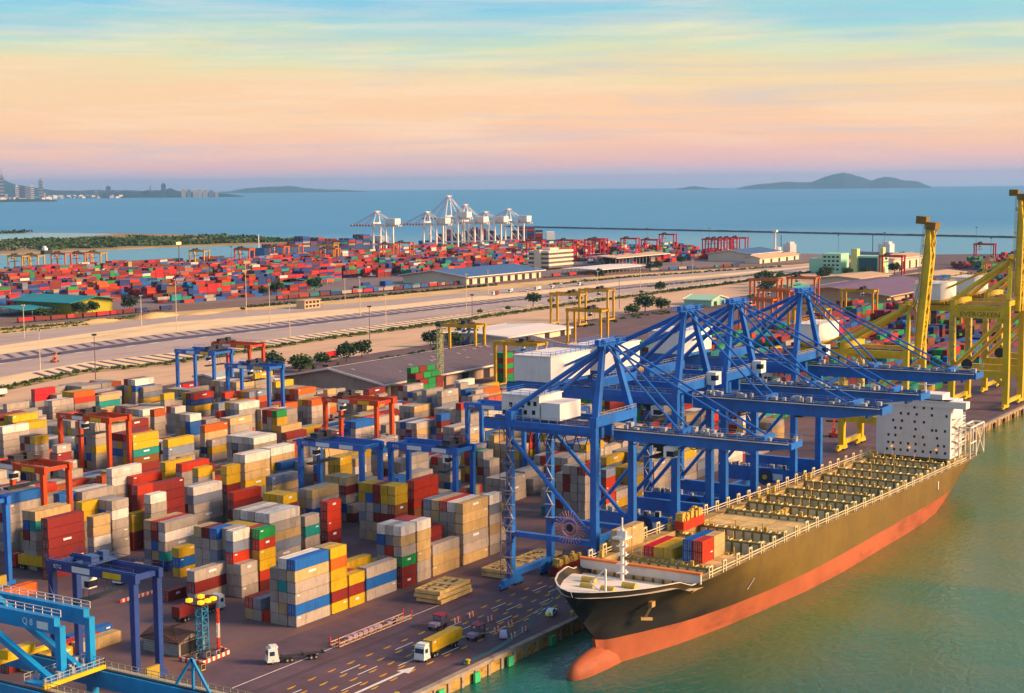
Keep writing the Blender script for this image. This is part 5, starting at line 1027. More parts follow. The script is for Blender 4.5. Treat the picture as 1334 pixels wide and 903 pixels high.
81,2312,265,3184679, 82,2312,265,6363335, 83,2312,265,230595, 84,2312,265,36001, 85,2312,265,39137, 80,2442,-265,65, 81,2442,-265,1, 82,2442,-265,46, 83,2442,-265,1, 84,2442,-265,5, 85,2442,-265,71, 80,2508,265,197,
81,2508,265,163, 82,2508,265,198, 83,2508,265,230, 84,2508,265,6, 85,2508,265,1158, 80,2634,265,722150, 81,2634,265,202790, 82,2634,265,69668, 83,2634,265,38086, 84,2634,265,38950, 85,2634,265,19962054, 80,2765,265,1057,
81,2765,265,1153, 82,2765,265,4129, 83,2765,265,1185, 84,2765,265,97, 85,2765,265,1093, 90,1327,265,623651, 91,1327,265,103523, 92,1327,265,19956833, 93,1327,265,3247137, 94,1327,265,101441, 95,1327,265,4234273, 90,1454,265,1057,
91,1454,265,1185, 92,1454,265,2180, 93,1454,265,14369, 94,1454,265,1057, 95,1454,265,1060, 90,1581,265,1060, 91,1581,265,1249, 92,1581,265,1057, 93,1581,265,1217, 94,1581,265,2081, 95,1581,265,65, 90,1707,265,33, 91,1707,265,101,
92,1707,265,357, 93,1707,265,39, 94,1707,265,1, 95,1707,265,39, 90,1833,265,449, 91,1833,265,33, 92,1833,265,33, 93,1833,265,1, 94,1833,265,6, 95,1833,265,1, 90,1959,265,11298, 91,1959,265,1153, 92,1959,265,2081,
93,1959,265,1057, 94,1959,265,4129, 95,1959,265,1, 90,2085,-265,3179681, 91,2085,-265,3171, 92,2085,-265,3201, 93,2085,-265,1121, 94,2085,-265,3109, 95,2085,-265,1059, 90,2150,265,6, 91,2150,265,4, 92,2150,265,3,
93,2150,265,1377, 94,2150,265,3105, 95,2150,265,4229, 94,2277,265,65, 95,2277,265,1058, 90,2403,265,33, 94,2403,265,97, 95,2403,265,6181, 90,2534,265,18908193, 91,2534,265,1148129, 92,2534,265,1147943, 93,2534,265,11568161,
94,2534,265,1082405, 95,2534,265,2262049, 90,2659,265,638617796, 91,2659,265,135297, 92,2659,265,4327492, 93,2659,265,470945859, 94,2659,265,34636961, 95,2659,265,4329569, 100,1500,-265,5285, 101,1500,-265,1189,
102,1500,-265,5284, 103,1500,-265,5153, 104,1500,-265,3108, 105,1500,-265,5281, 100,1692,-265,1, 101,1692,-265,2, 102,1692,-265,1, 103,1692,-265,37, 104,1692,-265,1057, 105,1692,-265,1059, 100,1761,265,4, 101,1761,265,1,
102,1761,265,11, 103,1761,265,14, 104,1761,265,1, 102,1887,265,7, 103,1887,265,1, 104,1887,265,14, 104,2013,265,1, 100,2139,-265,33, 101,2139,-265,33, 102,2139,-265,33, 104,2139,-265,1057, 105,2139,-265,4130, 100,2203,-265,354,
101,2203,-265,14, 102,2203,-265,6, 103,2203,-265,1, 104,2203,-265,4, 105,2203,-265,2, 100,2527,-265,1121, 101,2527,-265,1186, 102,2527,-265,1198, 103,2527,-265,1057, 104,2527,-265,2113, 105,2527,-265,2145, 100,2591,265,38,
101,2591,265,161, 102,2591,265,1059, 103,2591,265,1, 104,2591,265,33, 105,2591,265,68, 110,1800,265,1, 111,1800,265,6, 112,1800,265,38, 113,1800,265,6, 114,1800,265,17444, 115,1800,265,33, 112,1927,265,1, 113,1927,265,7,
114,1927,265,6, 115,1927,265,14, 113,2053,-265,65, 114,2053,-265,129, 115,2053,-265,130, 113,2117,265,33, 114,2117,265,33, 115,2117,265,33, 110,2243,265,1255, 111,2243,265,4130, 112,2243,265,226, 113,2243,265,1063,
114,2243,265,11303, 115,2243,265,7207, 115,2374,265,1057, 110,2501,265,1475, 114,2501,265,1057, 115,2501,265,1058, 120,2250,265,11, 121,2250,265,33, 122,2250,265,36, 124,2250,265,1057, 125,2250,265,33, 120,2376,265,1057,
121,2376,265,1218, 122,2376,265,1057, 123,2376,265,1057, 124,2376,265,1377, 125,2376,265,1059, 120,2502,-265,1057, 121,2502,-265,1189, 122,2502,-265,1057, 123,2502,-265,5156, 124,2502,-265,33, 125,2502,-265,33,
120,2566,-265,6497, 121,2566,-265,2273, 122,2566,-265,14561, 123,2566,-265,1121, 124,2566,-265,1061, 125,2566,-265,1089,
]
PALS = 'gcymrobntewpkd'
ORD = ['first', 'second', 'third', 'fourth', 'fifth', 'sixth', 'seventh', 'eighth', 'ninth', 'tenth', 'eleventh', 'twelfth', 'thirteenth', 'fourteenth', 'fifteenth', 'sixteenth', 'seventeenth', 'eighteenth', 'nineteenth', 'twentieth', 'twenty-first', 'twenty-second', 'twenty-third', 'twenty-fourth', 'twenty-fifth', 'twenty-sixth', 'twenty-seventh', 'twenty-eighth', 'twenty-ninth', 'thirtieth', 'thirty-first', 'thirty-second', 'thirty-third', 'thirty-fourth', 'thirty-fifth']
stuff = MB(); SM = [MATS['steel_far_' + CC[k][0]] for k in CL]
def sbox(b, x, L, y, z0, h, c, skip=()): b.box(x, x + L, y, y + 2.44, z0, z0 + h, CL.index(c), skip)
rows = []
for i in range(0, len(STK), 4):
    bj, x, h, v = STK[i:i + 4]; cs = ''
    while v:
        d = v % 32; v //= 32; c = PALS[(d - 1) % 16]; cs += c.upper() if d > 16 else c
    rows.append((BLK[bj // 10], bj % 10, x / 10, 12.19 if h > 0 else 6.06, abs(h) / 100, cs))
rf = random.Random(11)                      # the green terminal's stacks behind the big shed and the yellow cranes
for k, lo, hi, mx in (('A', 372, 560, 4), ('B', 318, 560, 5), ('C', 300, 560, 5), ('D', 300, 600, 5), ('E', 300, 620, 4), ('F', 300, 640, 4), ('G', 420, 640, 4)):
    X = lo
    while X < hi:
        L = rf.choice((12.19, 6.06, 12.19))
        if rf.random() < .1: X += L + 2; continue
        base = rf.randint(max(2, mx - 2), mx)
        for j in range(6): rows.append((k, j, round(X, 1), L, 2.65, ''.join(rf.choice('eemmemttbenyrgm') for _ in range(max(1, base + rf.choice((-1, 0, 0, 1)))))))
        X += L + .5
for X, N, c in ((318, 6, 'emmeem'), (324.4, 6, 'memmmm'), (330.8, 6, 'mmemee')):
    for j, dn in ((0, 2), (1, 1), (2, 0)): rows.append(('H', j, X, 6.06, 2.65, ''.join(rf.choice('emem') for _ in range(N - dn))))
for n_, X in enumerate((393, 399.4, 405.8)):
    for j in (0, 1, 2): rows.append(('H', j, X, 6.06, 2.65, ('eememe', 'emmemm', 'meemee')[n_]))
bays = {}
for k in BY:
    X_ = sorted(set(r[2] for r in rows if r[0] == k)); cl_ = []
    for x in X_:
        if not cl_ or x - cl_[-1][0] > 2.6: cl_.append([x])
        else: cl_[-1].append(x)
    bays[k] = cl_
def bayno(k, x):
    for i, c in enumerate(bays[k]):
        if c[0] - .01 <= x <= c[-1] + .01: return i
BN = dict(A='front yard block', B='second yard block', C='third yard block', D='fourth yard block', E='fifth yard block', F='sixth yard block', G='seventh yard block', H='eighth yard block', I='ninth yard block', J='tenth yard block', K='eleventh yard block', L='twelfth yard block', M='last yard block', N='rearmost yard block')
seen_l = {}
jit = random.Random(77)
for (k, j, x, L, h, cols) in rows:
    y = BY[k] + 2.6 * j
    for t_i, c in enumerate(cols):
        z = t_i * h; dx = jit.uniform(-.12, .12); dy = jit.uniform(-.05, .05)
        if c.isupper():
            c = c.lower(); n = len(cols)
            tier = 'topmost' if t_i == n - 1 and n > 1 else ('alone on the ground' if n == 1 else ('on the ground' if t_i == 0 else ORD[n - 1 - t_i] + ' from top'))
            colw = 'quayside column' if j == 0 else ORD[j] + ' column'
            lab = f"{CC[c][0]} {'long' if L > 7 else 'short'} container {tier}, {colw}, {ORD[bayno(k, x)]} bay of {BN[k]}"
            if lab in seen_l: lab = lab.replace('bay of', f"bay ({'left' if 0 else 'right'} half) of")
            seen_l[lab] = 1
            container(L, c, (x + dx, y + dy, z + .04), lab, 'containers stacked in the yard', h - .09)
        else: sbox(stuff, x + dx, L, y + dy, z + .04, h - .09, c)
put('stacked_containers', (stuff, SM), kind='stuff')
# loose and shipboard containers
gS = 'containers on the ship deck'
for (L, c, x, y, z, l) in [(6.06, 'c', 54, -54.6, 12.6 + 0, 'lower tan container at the port side behind the foremast'), (6.06, 'c', 54, -54.6, 15.25, 'upper tan container at the port side behind the foremast'), (6.06, 'c', 60.3, -54.6, 12.6, 'lower tan container of the second pair behind the foremast'), (6.06, 'c', 60.3, -54.6, 15.25, 'upper tan container of the second pair behind the foremast'),
    (12.19, 'p', 54, -63.4, 12.6, 'red container lying beside the wide yellow ones on the ship'), (12.19, 'y', 54, -66.0, 12.6, 'yellow container next to the red one on the ship'), (12.19, 'y', 54, -68.6, 12.6, 'second yellow container, nearer the open water than its twin'),
    (12.19, 'b', 54, -73.6, 12.6, 'lower blue container at the middle of the starboard pile'), (12.19, 'b', 54, -73.6, 15.25, 'upper blue container of the starboard pile'), (6.06, 'r', 54, -76.2, 12.6, 'lower red container in front of the blue ones'), (6.06, 'r', 54, -76.2, 15.25, 'upper red container in front of the blue ones'),
    (6.06, 'c', 60.3, -76.2, 12.6, 'lower pale yellow container right of the red ones'), (6.06, 'c', 60.3, -76.2, 15.25, 'upper pale yellow container right of the red ones')]:
    container(L, c, (x, y, z + .33), l, gS)
def gearbox(x, y, z, c, label, L=12.19):
    t_ = thing('gear_container', label, 'gear container', (x, y, z))
    put('bin', (MB().box(0, L, 0, 2.5, 0, 2.4), [MATS['steel_' + CC[c][0]]]), t_)
    b = MB(); q = random.Random(int(x))
    for k in range(34): px, py = q.uniform(.2, L - 1), q.uniform(0, 1.8); s_ = q.uniform(.4, 1.1); b.box(px, px + s_ * 1.4, py, py + s_, 2.4, 2.4 + q.uniform(.4, 2.1))
    put('lashing_gear', (b, [lashm]), t_)
gearbox(82.4, -57.5, 12.85, 'r', 'open red brown bin heaped with lashing gear on the ship by the second crane leg')
gearbox(113.7, -68.8, 8.25, 'm', 'dark red bin of lashing gear down among the ship holds')
gearbox(70, -28, .05, 'm', 'dark red bin full of lashing gear on the quay under the nearest crane')
gearbox(88, -30, .05, 'k', 'brown bin full of lashing gear on the quay beside the second crane')
gearbox(122, -36, .05, 'k', 'bin of lashing gear on the quay between the second and third cranes')
for (L, c, x, y, l) in [(12.19, 'c', -40.6, 26.4, 'long cream container alone on the road behind the light blue crane'), (12.19, 'y', -54.5, 26.4, 'long yellow container behind the light blue crane'), (12.19, 'r', -44, 29.2, 'red container behind the cream one at the lower left'), (12.19, 'b', -38, 32, 'blue container behind the red one at the lower left'), (12.19, 'm', -57, 29.2, 'maroon container at the lower left behind the yellow one'), (12.19, 'o', -21, 76.5, 'orange container on the road by the light blue gantry leg'), (6.06, 'r', 5, -60 + 0, '')]:
    if l: container(L, c, (x, y, .05), l, 'containers standing loose on the left hand road')
# far yards: thousands of boxes no one could count
far_b = MB(); q = random.Random(21)
FP = 'mmmmmmmmppprrronnnnbtwcedkb'
def farfill(poly, yb0, yb1, pitch, x0, x1, hmax, pal, ncol=6, gap=.12, big=0):
    y = yb0
    def inside(px, py):
        c = False; n = len(poly); j = n - 1
        for i in range(n):
            if (poly[i][1] > py) != (poly[j][1] > py) and px < (poly[j][0] - poly[i][0]) * (py - poly[i][1]) / (poly[j][1] - poly[i][1]) + poly[i][0]: c = not c
            j = i
        return c
    while y < yb1:
        x = x0; base = 3
        while x < x1:
            L = 12.19 if q.random() < .75 else 6.06
            if q.random() < gap: x += L * q.choice((1, 2, 3)); base = q.randint(1, hmax); continue
            if q.random() < .3: base = max(1, min(hmax, base + q.choice((-1, 1))))
            rc = q.choice(pal)
            for j in range(ncol):
                yy = y + j * 2.6
                if not inside(x, yy): continue
                n = max(1, min(hmax, base + q.choice((-1, 0, 0, 1))))
                if j == 0 or n > 0:
                    for t_ in range(n):
                        if j and t_ < n - 2: continue
                        c = rc if q.random() < .45 else q.choice(pal)
                        sbox(far_b, x, L, yy, t_ * 2.62 + .04, 2.56, c, (0, 4) if j < ncol - 1 else (0,))
            x += L + .5
        y += pitch
farfill([(640, 845), (760, 800), (905, 780), (1100, 840), (1130, 780), (1290, 800), (1480, 800), (1620, 800), (1830, 800), (1880, 1090), (1600, 1150), (1400, 1120), (1000, 1190), (640, 1210)], 772, 1215, 27, 640, 1880, 6, FP, 6, .08)
farfill([(1440, 700), (1750, 640), (1800, 770), (1500, 800)], 650, 800, 27, 1440, 1800, 5, FP)
farfill([(720, 748), (1000, 716), (1000, 760), (720, 790)], 722, 790, 22, 720, 1000, 3, 'nntbmmrg', 3, .3)
farfill([(560, 10), (1850, -20), (1900, 330), (1560, 330), (1500, 250), (1130, 225), (900, 200), (700, 190), (560, 200)], -8, 325, 28, 560, 1900, 4, 'mmmmmrnnnbbteempk', 6, .14)
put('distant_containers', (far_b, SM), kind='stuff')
# far ship stacks
def farship(name, label, X, Y, L, Bm, hullc, seed, rows_=4, rz=0):
    t_ = thing('container_ship', label, 'ship', (X, Y, -3), rz, 'ships at the far quay')
    pr_ = [(-L / 2, Bm * .38), (-L / 2 + 6, Bm / 2), (L / 2 - 45, Bm / 2), (L / 2 - 18, Bm * .36), (L / 2, .6)]
    b = MB(); b.prism([(x, -w) for x, w in pr_] + [(x, w) for x, w in reversed(pr_)], -2, 14); put('hull', (b, [mat(hullc[0], hullc[1], .5)]), t_)
    s_ = MB(); qq = random.Random(seed); x = -L / 2 + 34
    while x < L / 2 - 40:
        n = qq.randint(2, rows_ + 2)
        for j in range(int(Bm / 2.6) - 1):
            for t2 in range(max(1, n + qq.choice((-1, 0, 0)))): sbox(s_, x, 12.19, -Bm / 2 + 1.3 + j * 2.6, 14.05 + t2 * 2.62, 2.56, qq.choice('mmmrrnnnbboct'), (0,))
        x += 13.4
    put('deck_containers', (s_, SM), t_, kind='stuff')
    put('deckhouse', (MB().box(-L / 2 + 14, -L / 2 + 28, -Bm / 2 + 2, Bm / 2 - 2, 14, 27), [houseP]), t_); put('foremast', (MB().bar((L / 2 - 16, 0, 14), (L / 2 - 16, 0, 34), .9), [houseP]), t_)
farship('s', 'dark blue container ship with its bow by the sand spit, behind the white cranes', 1600, 1300, 250, 36, ('far_hull_navy', (.03, .06, .16)), 3, 4, pi - .35)
farship('s', 'container ship hidden behind the white crane group, high dark blue stacks', 1905, 1190, 240, 40, ('far_hull_blue', (.04, .10, .22)), 5, 6, pi - 1.0)

# ------------------------------------------------------------------ buildings
roofd = mat('roof_grey', (.135, .105, .125), .85, var=.18, scale=.2, dirt=('7A6A66', .35, .12, (2, .4, 1)), stretch=(1, .3, 1)); roofw = mat('roof_trim_white', (.72, .64, .60), .7, var=.06); wallt = mat('wall_tan', (.44, .33, .27), .9, var=.1, scale=.1, dirt=('5A4436', .4, .2, (1, 1, .3)))
wallw = mat('wall_cream', (.70, .58, .46), .85, var=.06, scale=.2); roofteal = mat('roof_teal', (.035, .20, .235), .6, var=.12, scale=.05); wallg = mat('wall_olive', (.36, .33, .07), .9, var=.1, scale=.1); roofblue = mat('roof_blue', (.07, .13, .26), .6, var=.1, scale=.05); rooftan = mat('roof_tan', (.55, .38, .25), .8, var=.1, scale=.05); shade = mat('doorway_dark', (.03, .025, .03), .9); mint = mat('wall_mint', (.36, .60, .46), .8, var=.06); steelc = mat('column_steel', (.35, .38, .40), .6); purp = mat('roof_mauve', (.17, .11, .17), .8, var=.12, scale=.08)
def gshed(name, label, x0, x1, y0, y1, ze, zr, rm, wm_, axis='x', th=.5, over=1.5, trim=None, group=None, doors=0, opn=False, ribs=0, cat='warehouse'):
    t_ = thing(name, label, cat, (x0, y0, 0), 0, group); dx, dy = x1 - x0, y1 - y0
    if not opn:
        b = MB().box(0, dx, 0, dy, 0, ze - .3)
        if axis == 'x': o = len(b.v); b.v += [(0, 0, ze - .3), (0, dy, ze - .3), (0, dy / 2, zr - th), (dx, 0, ze - .3), (dx, dy, ze - .3), (dx, dy / 2, zr - th)]; b.f += [(o, o + 2, o + 1), (o + 3, o + 4, o + 5)]; b.m += [0, 0]
        else: o = len(b.v); b.v += [(0, 0, ze - .3), (dx, 0, ze - .3), (dx / 2, 0, zr - th), (0, dy, ze - .3), (dx, dy, ze - .3), (dx / 2, dy, zr - th)]; b.f += [(o, o + 1, o + 2), (o + 3, o + 5, o + 4)]; b.m += [0, 0]
        put('wall', (b, [wm_]), t_)
    else:
        for k in range(int(dx / 9) + 1):
            for y in (0, dy): put('column', (MB().bar((k * 9, y, 0), (k * 9, y, ze), .5), [steelc]), t_)
    r = put('roof', (MB().gable(0, dx, 0, dy, ze, zr, over, th, 0, axis), [rm]), t_)
    if ribs:
        b = MB()
        for k in range(ribs):
            x = -over + (dx + 2 * over) * (k + .5) / ribs
            for a, c in (((x, -over, ze + .02), (x, dy / 2, zr + .02)), ((x, dy + over, ze + .02), (x, dy / 2, zr + .02))): b.bar(a, c, .22, .12)
        put('standing_seam', (b, [rm]), r)
    if trim:
        b = MB(); y_, x_ = -over, -over
        if axis == 'x':
            for x in (-over - .3, dx + over + .05): b.bar((x, -over, ze - .1), (x, dy / 2, zr - .1), .5, .9); b.bar((x, dy + over, ze - .1), (x, dy / 2, zr - .1), .5, .9)
            for y in (-over - .2, dy + over + .2): b.box(-over, dx + over, y - .2, y + .2, ze - .7, ze + .15)
        else:
            for y in (-over - .3, dy + over + .05): b.bar((-over, y, ze - .1), (dx / 2, y, zr - .1), .5, .9); b.bar((dx + over, y, ze - .1), (dx / 2, y, zr - .1), .5, .9)
            for x in (-over - .2, dx + over + .2): b.box(x - .2, x + .2, -over, dy + over, ze - .7, ze + .15)
        put('trim', (b, [trim]), t_)
    for k in range(doors): x = dx * (k + .3) / doors; put('door', (MB().box(x, x + min(6, dx / doors * .6), -.12, .0 - .003, 0, ze * .7), [shade]), t_)
    return t_
w1 = gshed('warehouse', 'big grey roofed warehouse with white gable trim behind the container yard', 323, 505, 219, 281, 6.6, 12.6, roofd, wallt, 'x', .5, 3, roofw, None, 9, ribs=60)
put('porch_roof', (MB().bar((-2, 58, 6.3), (-2, 84, 4.8), 18, .5), [roofw]), w1)
for y in (72, 81): put('porch_post', (MB().bar((-9, y, 0), (-9, y, 5.0), .4), [roofw]), w1)
b = MB(); q = random.Random(3)
for k in range(26): x = q.uniform(5, 178); f = q.uniform(.15, .85); b.bar((x, 31 * f, 6.6 + 6 * f + .3), (x, 31 * f + 2.0, 6.6 + 6 * (f + .0645) + .3), 1.1, .1)
put('skylight', (b, [mat('skylight_grey', (.45, .38, .38), .5)]), w1)
gshed('workshop', 'flat white roofed depot building at the road edge behind yellow gantry', 560, 640, 300, 350, 5, 6.6, roofw, wallw, 'x', .5, 2, roofw, None, 4)
gshed('factory', 'green roofed factory hall with olive end wall at the far left', 596, 641, 738, 802, 10, 14, roofteal, wallg, 'y', .6, 6, None, None, 0)
gshed('canopy_shed', 'teal lean-to canopy on columns left of the green factory hall', 560, 592, 752, 800, 6, 7.5, roofteal, wallt, 'x', .4, 2, None, None, 0, True, cat='shed')
gshed('canopy_shed', 'low teal roofed shed between the far stacks left of centre', 960, 1010, 800, 825, 6, 8, roofteal, wallt, 'x', .4, 2, None, None, 0, True, cat='shed')
gshed('workshop', 'long pale roofed lean-to beside the railway at left of centre', 860, 930, 800, 830, 5, 6.5, rooftan, wallt, 'x', .4, 1.5, None, None, 0, cat='shed')
gshed('warehouse', 'blue roofed warehouse with pale gable in the far terminal', 1045, 1190, 658, 738, 8.5, 14.5, roofblue, wallw, 'x', .6, 4, roofw, None, 10)
of = thing('office_block', 'pale layered four storey office block in the far terminal', 'office block', (1322, 742, 0))
for k in range(4): put('floor_slab', (MB().box(0, 58, -15, 15, 4.6 + k * 5.2, 7.2 + k * 5.2), [wallw]), of); put('window_band', (MB().box(1, 57, -14, 14, 2.01 + k * 5.2, 4.59 + k * 5.2), [mat('office_band_dark', (.12, .10, .11), .5)]), of)  # dark bands set back between the floor slabs
put('stair_core', (MB().box(-3, 3, -4, 4, 0, 24), [wallw]), of); put('roof_hut', (MB().box(18, 38, -6, 6, 22.8, 25.4), [wallw]), of)
gshed('canopy_shed', 'long open colonnade shed right of the layered office block', 1420, 1560, 690, 735, 11, 13, rooftan, wallt, 'x', .5, 3, roofw, None, 0, True, cat='shed')
gshed('canopy_shed', 'flat white canopy in front of the colonnade shed', 1255, 1370, 625, 668, 6, 7, roofw, wallt, 'x', .5, 3, roofw, None, 0, True, cat='shed')
gshed('warehouse', 'blue roofed terminal shed beneath the tight row of crimson gantries', 1600, 1700, 590, 650, 10, 15, roofblue, wallw, 'x', .5, 2, roofw, None, 6)
gshed('workshop', 'long cream shed right of the blue roofed terminal shed', 1560, 1690, 560, 580, 7, 10, rooftan, wallw, 'x', .5, 1.5, None, None, 5)
gshed('warehouse', 'mauve roofed warehouse with tan gable beyond the blue mast heads', 975, 1150, 195, 290, 8, 14, purp, rooftan, 'x', .6, 4, rooftan, None, 5)
gshed('workshop', 'tan flat roofed shed above the mauve roofed warehouse', 1170, 1260, 290, 330, 9, 11, rooftan, wallw, 'x', .5, 2, rooftan, None, 4)
gshed('workshop', 'second tan roofed shed right of the flat roofed one', 1240, 1330, 235, 270, 9, 11, rooftan, wallw, 'x', .5, 2, rooftan, None, 4)
gshed('workshop', 'white workshop hall right of the mint green office building', 1480, 1600, 360, 400, 13, 16, rooftan, wallw, 'x', .5, 2, roofw, None, 5)
gshed('workshop', 'small mint walled depot just left of the blue mast heads', 905, 935, 320, 345, 5, 8, mint, mint, 'y', .4, 1, roofw, None, 2)
gshed('workshop', 'green roofed small depot in the tree belt', 1090, 1125, 322, 345, 4, 7, mat('roof_green', (.10, .36, .24), .7), wallw, 'x', .4, 1, None, None, 2)
gshed('workshop', 'grey roofed shed beside the white tractor at the back of the yard', 318, 352, 322, 336, 4, 5.5, steelc, wallt, 'x', .3, 1, roofw, None, 2)
mg = thing('office_block', 'mint green office building with dark glass front among trees at the right', 'office block', (1395, 392, 0))
put('wall', (MB().box(0, 26, 0, 22, 0, 22).box(0, 26, -46, -14, 0, 20).box(8, 22, 22, 40, 0, 16), [mint]), mg); put('stair_tower', (MB().box(-3, 6, -20, -13, 0, 28).box(-4, 4, -50, -46, 0, 30), [mat('wall_lime', (.52, .58, .26), .8)]), mg); put('glass_front', (MB().box(-.4, 0, -42, -21, 3, 18), [mat('front_glass', (.02, .08, .10), .15)]), mg)
for r in range(4):
    for k in range(4): put('window', (MB().box(-.2, .05, 2 + k * 5, 5 + k * 5, 3.5 + r * 4.6, 5.6 + r * 4.6), [winP]), mg)
rh = thing('site_office', 'tan two storey site office beside the sandy strip', 'site office', (728, 606, 0))
put('wall', (MB().box(0, 20, 0, 9, 0, 6.6), [rooftan]), rh); put('roof', (MB().box(-1, 21, -1, 10, 6.6, 7.1), [rooftan]), rh); put('lean_to', (MB().box(20, 27, 1, 8, 4, 4.4).bar((26.6, 1.3, 0), (26.6, 1.3, 4), .4).bar((26.6, 7.6, 0), (26.6, 7.6, 4), .4), [rooftan]), rh)
for k in range(4):
    for r in range(2): put('window', (MB().box(1.2 + k * 4.7, 4.4 + k * 4.7, -.15, .02, 1.0 + r * 3.2, 2.9 + r * 3.2), [shade]), rh)
# small shed, lamp tower and striped kerbs at the near corner
sh = gshed('shed', 'small brown roofed open shed beside the lit lamp tower', -30.5, -22.6, 6.8, 17.5, 3.2, 5.0, mat('roof_brown', (.10, .055, .045), .9, var=.3, scale=.6), mat('shed_grey', (.25, .23, .2), .9, var=.3, scale=.8), 'y', .2, .6, None, None, 0, False, 14, cat='shed')
put('doorway', (MB().box(.6, 7.3, -.06, -.004, .2, 2.8), [shade]), sh)
b = MB()
for k in range(5): b.box(-.08, -.004, .3, 10.4, .4 + k * .5, .62 + k * .5)
put('slatted_wall', (b, [steelc]), sh)
def lattice(b, x, y, z0, z1, w, n, r=.12):
    for sx in (-w, w):
        for sy in (-w, w): b.bar((x + sx, y + sy, z0), (x + sx, y + sy, z1), r, r)
    dz = (z1 - z0) / n
    for k in range(n):
        z = z0 + k * dz; s = 1 if k % 2 else -1
        for (ax, ay, bx, by) in ((-w, -w, w, -w), (w, -w, w, w), (w, w, -w, w), (-w, w, -w, -w)):
            b.bar((x + ax, y + ay, z if s > 0 else z + dz), (x + bx, y + by, z + dz if s > 0 else z), r * .7); b.bar((x + ax, y + ay, z), (x + bx, y + by, z), r * .7)
    return b
lt = thing('lamp_tower', 'blue lattice lamp tower with glowing orange lamps at the near corner', 'lamp tower', (-25.6, 4.6, 0))
put('lattice', (lattice(MB(), 0, 0, 0, 11.2, .9, 7, .22), [mat('lattice_blue', (.06, .20, .34), .5)]), lt)
put('lamp_platform', (MB().box(-2.6, 2.6, -2.6, 2.6, 11.2, 11.45), [darkP]), lt)
for i, (x, y) in enumerate(((-1.9, -1.7), (0, -1.9), (1.9, -1.7), (-1.9, 1.7), (1.8, 1.8))): put('lamp', (MB().box(x - .55, x + .55, y - .5, y + .5, 11.6, 12.3), [glow]), lt)
rw = [mat('stripe_red', (.60, .09, .05), .6), mat('stripe_white', (.76, .68, .62), .6)]
pm = thing('antenna_mast', 'thin red and white lattice mast right of the lamp tower', 'mast', (-22.8, 2.6, 0))
for k in range(3): put('mast_section', (lattice(MB(), 0, 0, k * 3.2, (k + 1) * 3.2, .22, 4, .1), [rw[k % 2]]), pm)
def kerb(x0, y0, x1, y1, label):
    t_ = thing('striped_kerb', label, 'kerb barrier', (x0, y0, 0), 0, 'red and white striped kerbs'); n = int(math.hypot(x1 - x0, y1 - y0) / .75); ob = [MB(), MB()]
    for k in range(n): a = (k / n, (k + .98) / n); ob[k % 2].bar(((x1 - x0) * a[0], (y1 - y0) * a[0], .4), ((x1 - x0) * a[1], (y1 - y0) * a[1], .4), .3, .8)
    put('red_block', (ob[0], [rw[0]]), t_); put('white_block', (ob[1], [rw[1]]), t_)
kerb(-32.5, -1.2, -22.8, -.4, 'striped kerb on the quay side of the shed yard'); kerb(-32, 5.2, -31.6, -1, 'striped kerb in front of the brown shed'); kerb(-22.5, -.2, -21.5, 4, 'short striped kerb at the foot of the antenna mast'); kerb(-5.5, 51, 6, 50.5, 'striped kerb in the middle of the road behind the navy gantry')
for i, (x, y, s_, m, l) in enumerate([(-27.5, 1.6, 1.3, galv, 'grey cabinet at the foot of the lamp tower'), (-25.2, .9, 1.1, houseP, 'white cabinet beside the lamp tower'), (-28.8, 3.4, 1.0, galv, 'small grey cabinet between shed and lamp tower'), (-34.5, -3.6, 1.2, lashm, 'low tan crate outside the striped kerb')]):
    b = MB().box(-s_ / 2, s_ / 2, -s_ * .4, s_ * .4, .1, s_ * 1.2); b.box(-s_ * .42, s_ * .42, -s_ * .43, -s_ * .4, .3, s_ * 1.1, 1); b.box(-s_ * .55, s_ * .55, -s_ * .45, s_ * .45, s_ * 1.2, s_ * 1.26, 1)
    put('cabinet', (b, [m, shade]), loc=(x, y, 0), label=l, category='cabinet')
lm = thing('lattice_mast', 'tall thin galvanised lattice mast before the maroon and green stacks', 'mast', (342, 199, 0)); put('lattice', (lattice(MB(), 0, 0, 0, 34, 1.0, 14, .26), [mat('lattice_tan', (.36, .38, .22), .5)]), lm); put('cross_arm', (MB().bar((-5, 0, 32), (5, 0, 32), .4).bar((0, -5, 30), (0, 5, 30), .4).box(-1.5, 1.5, -1.5, 1.5, 33.5, 35), [darkP]), lm)
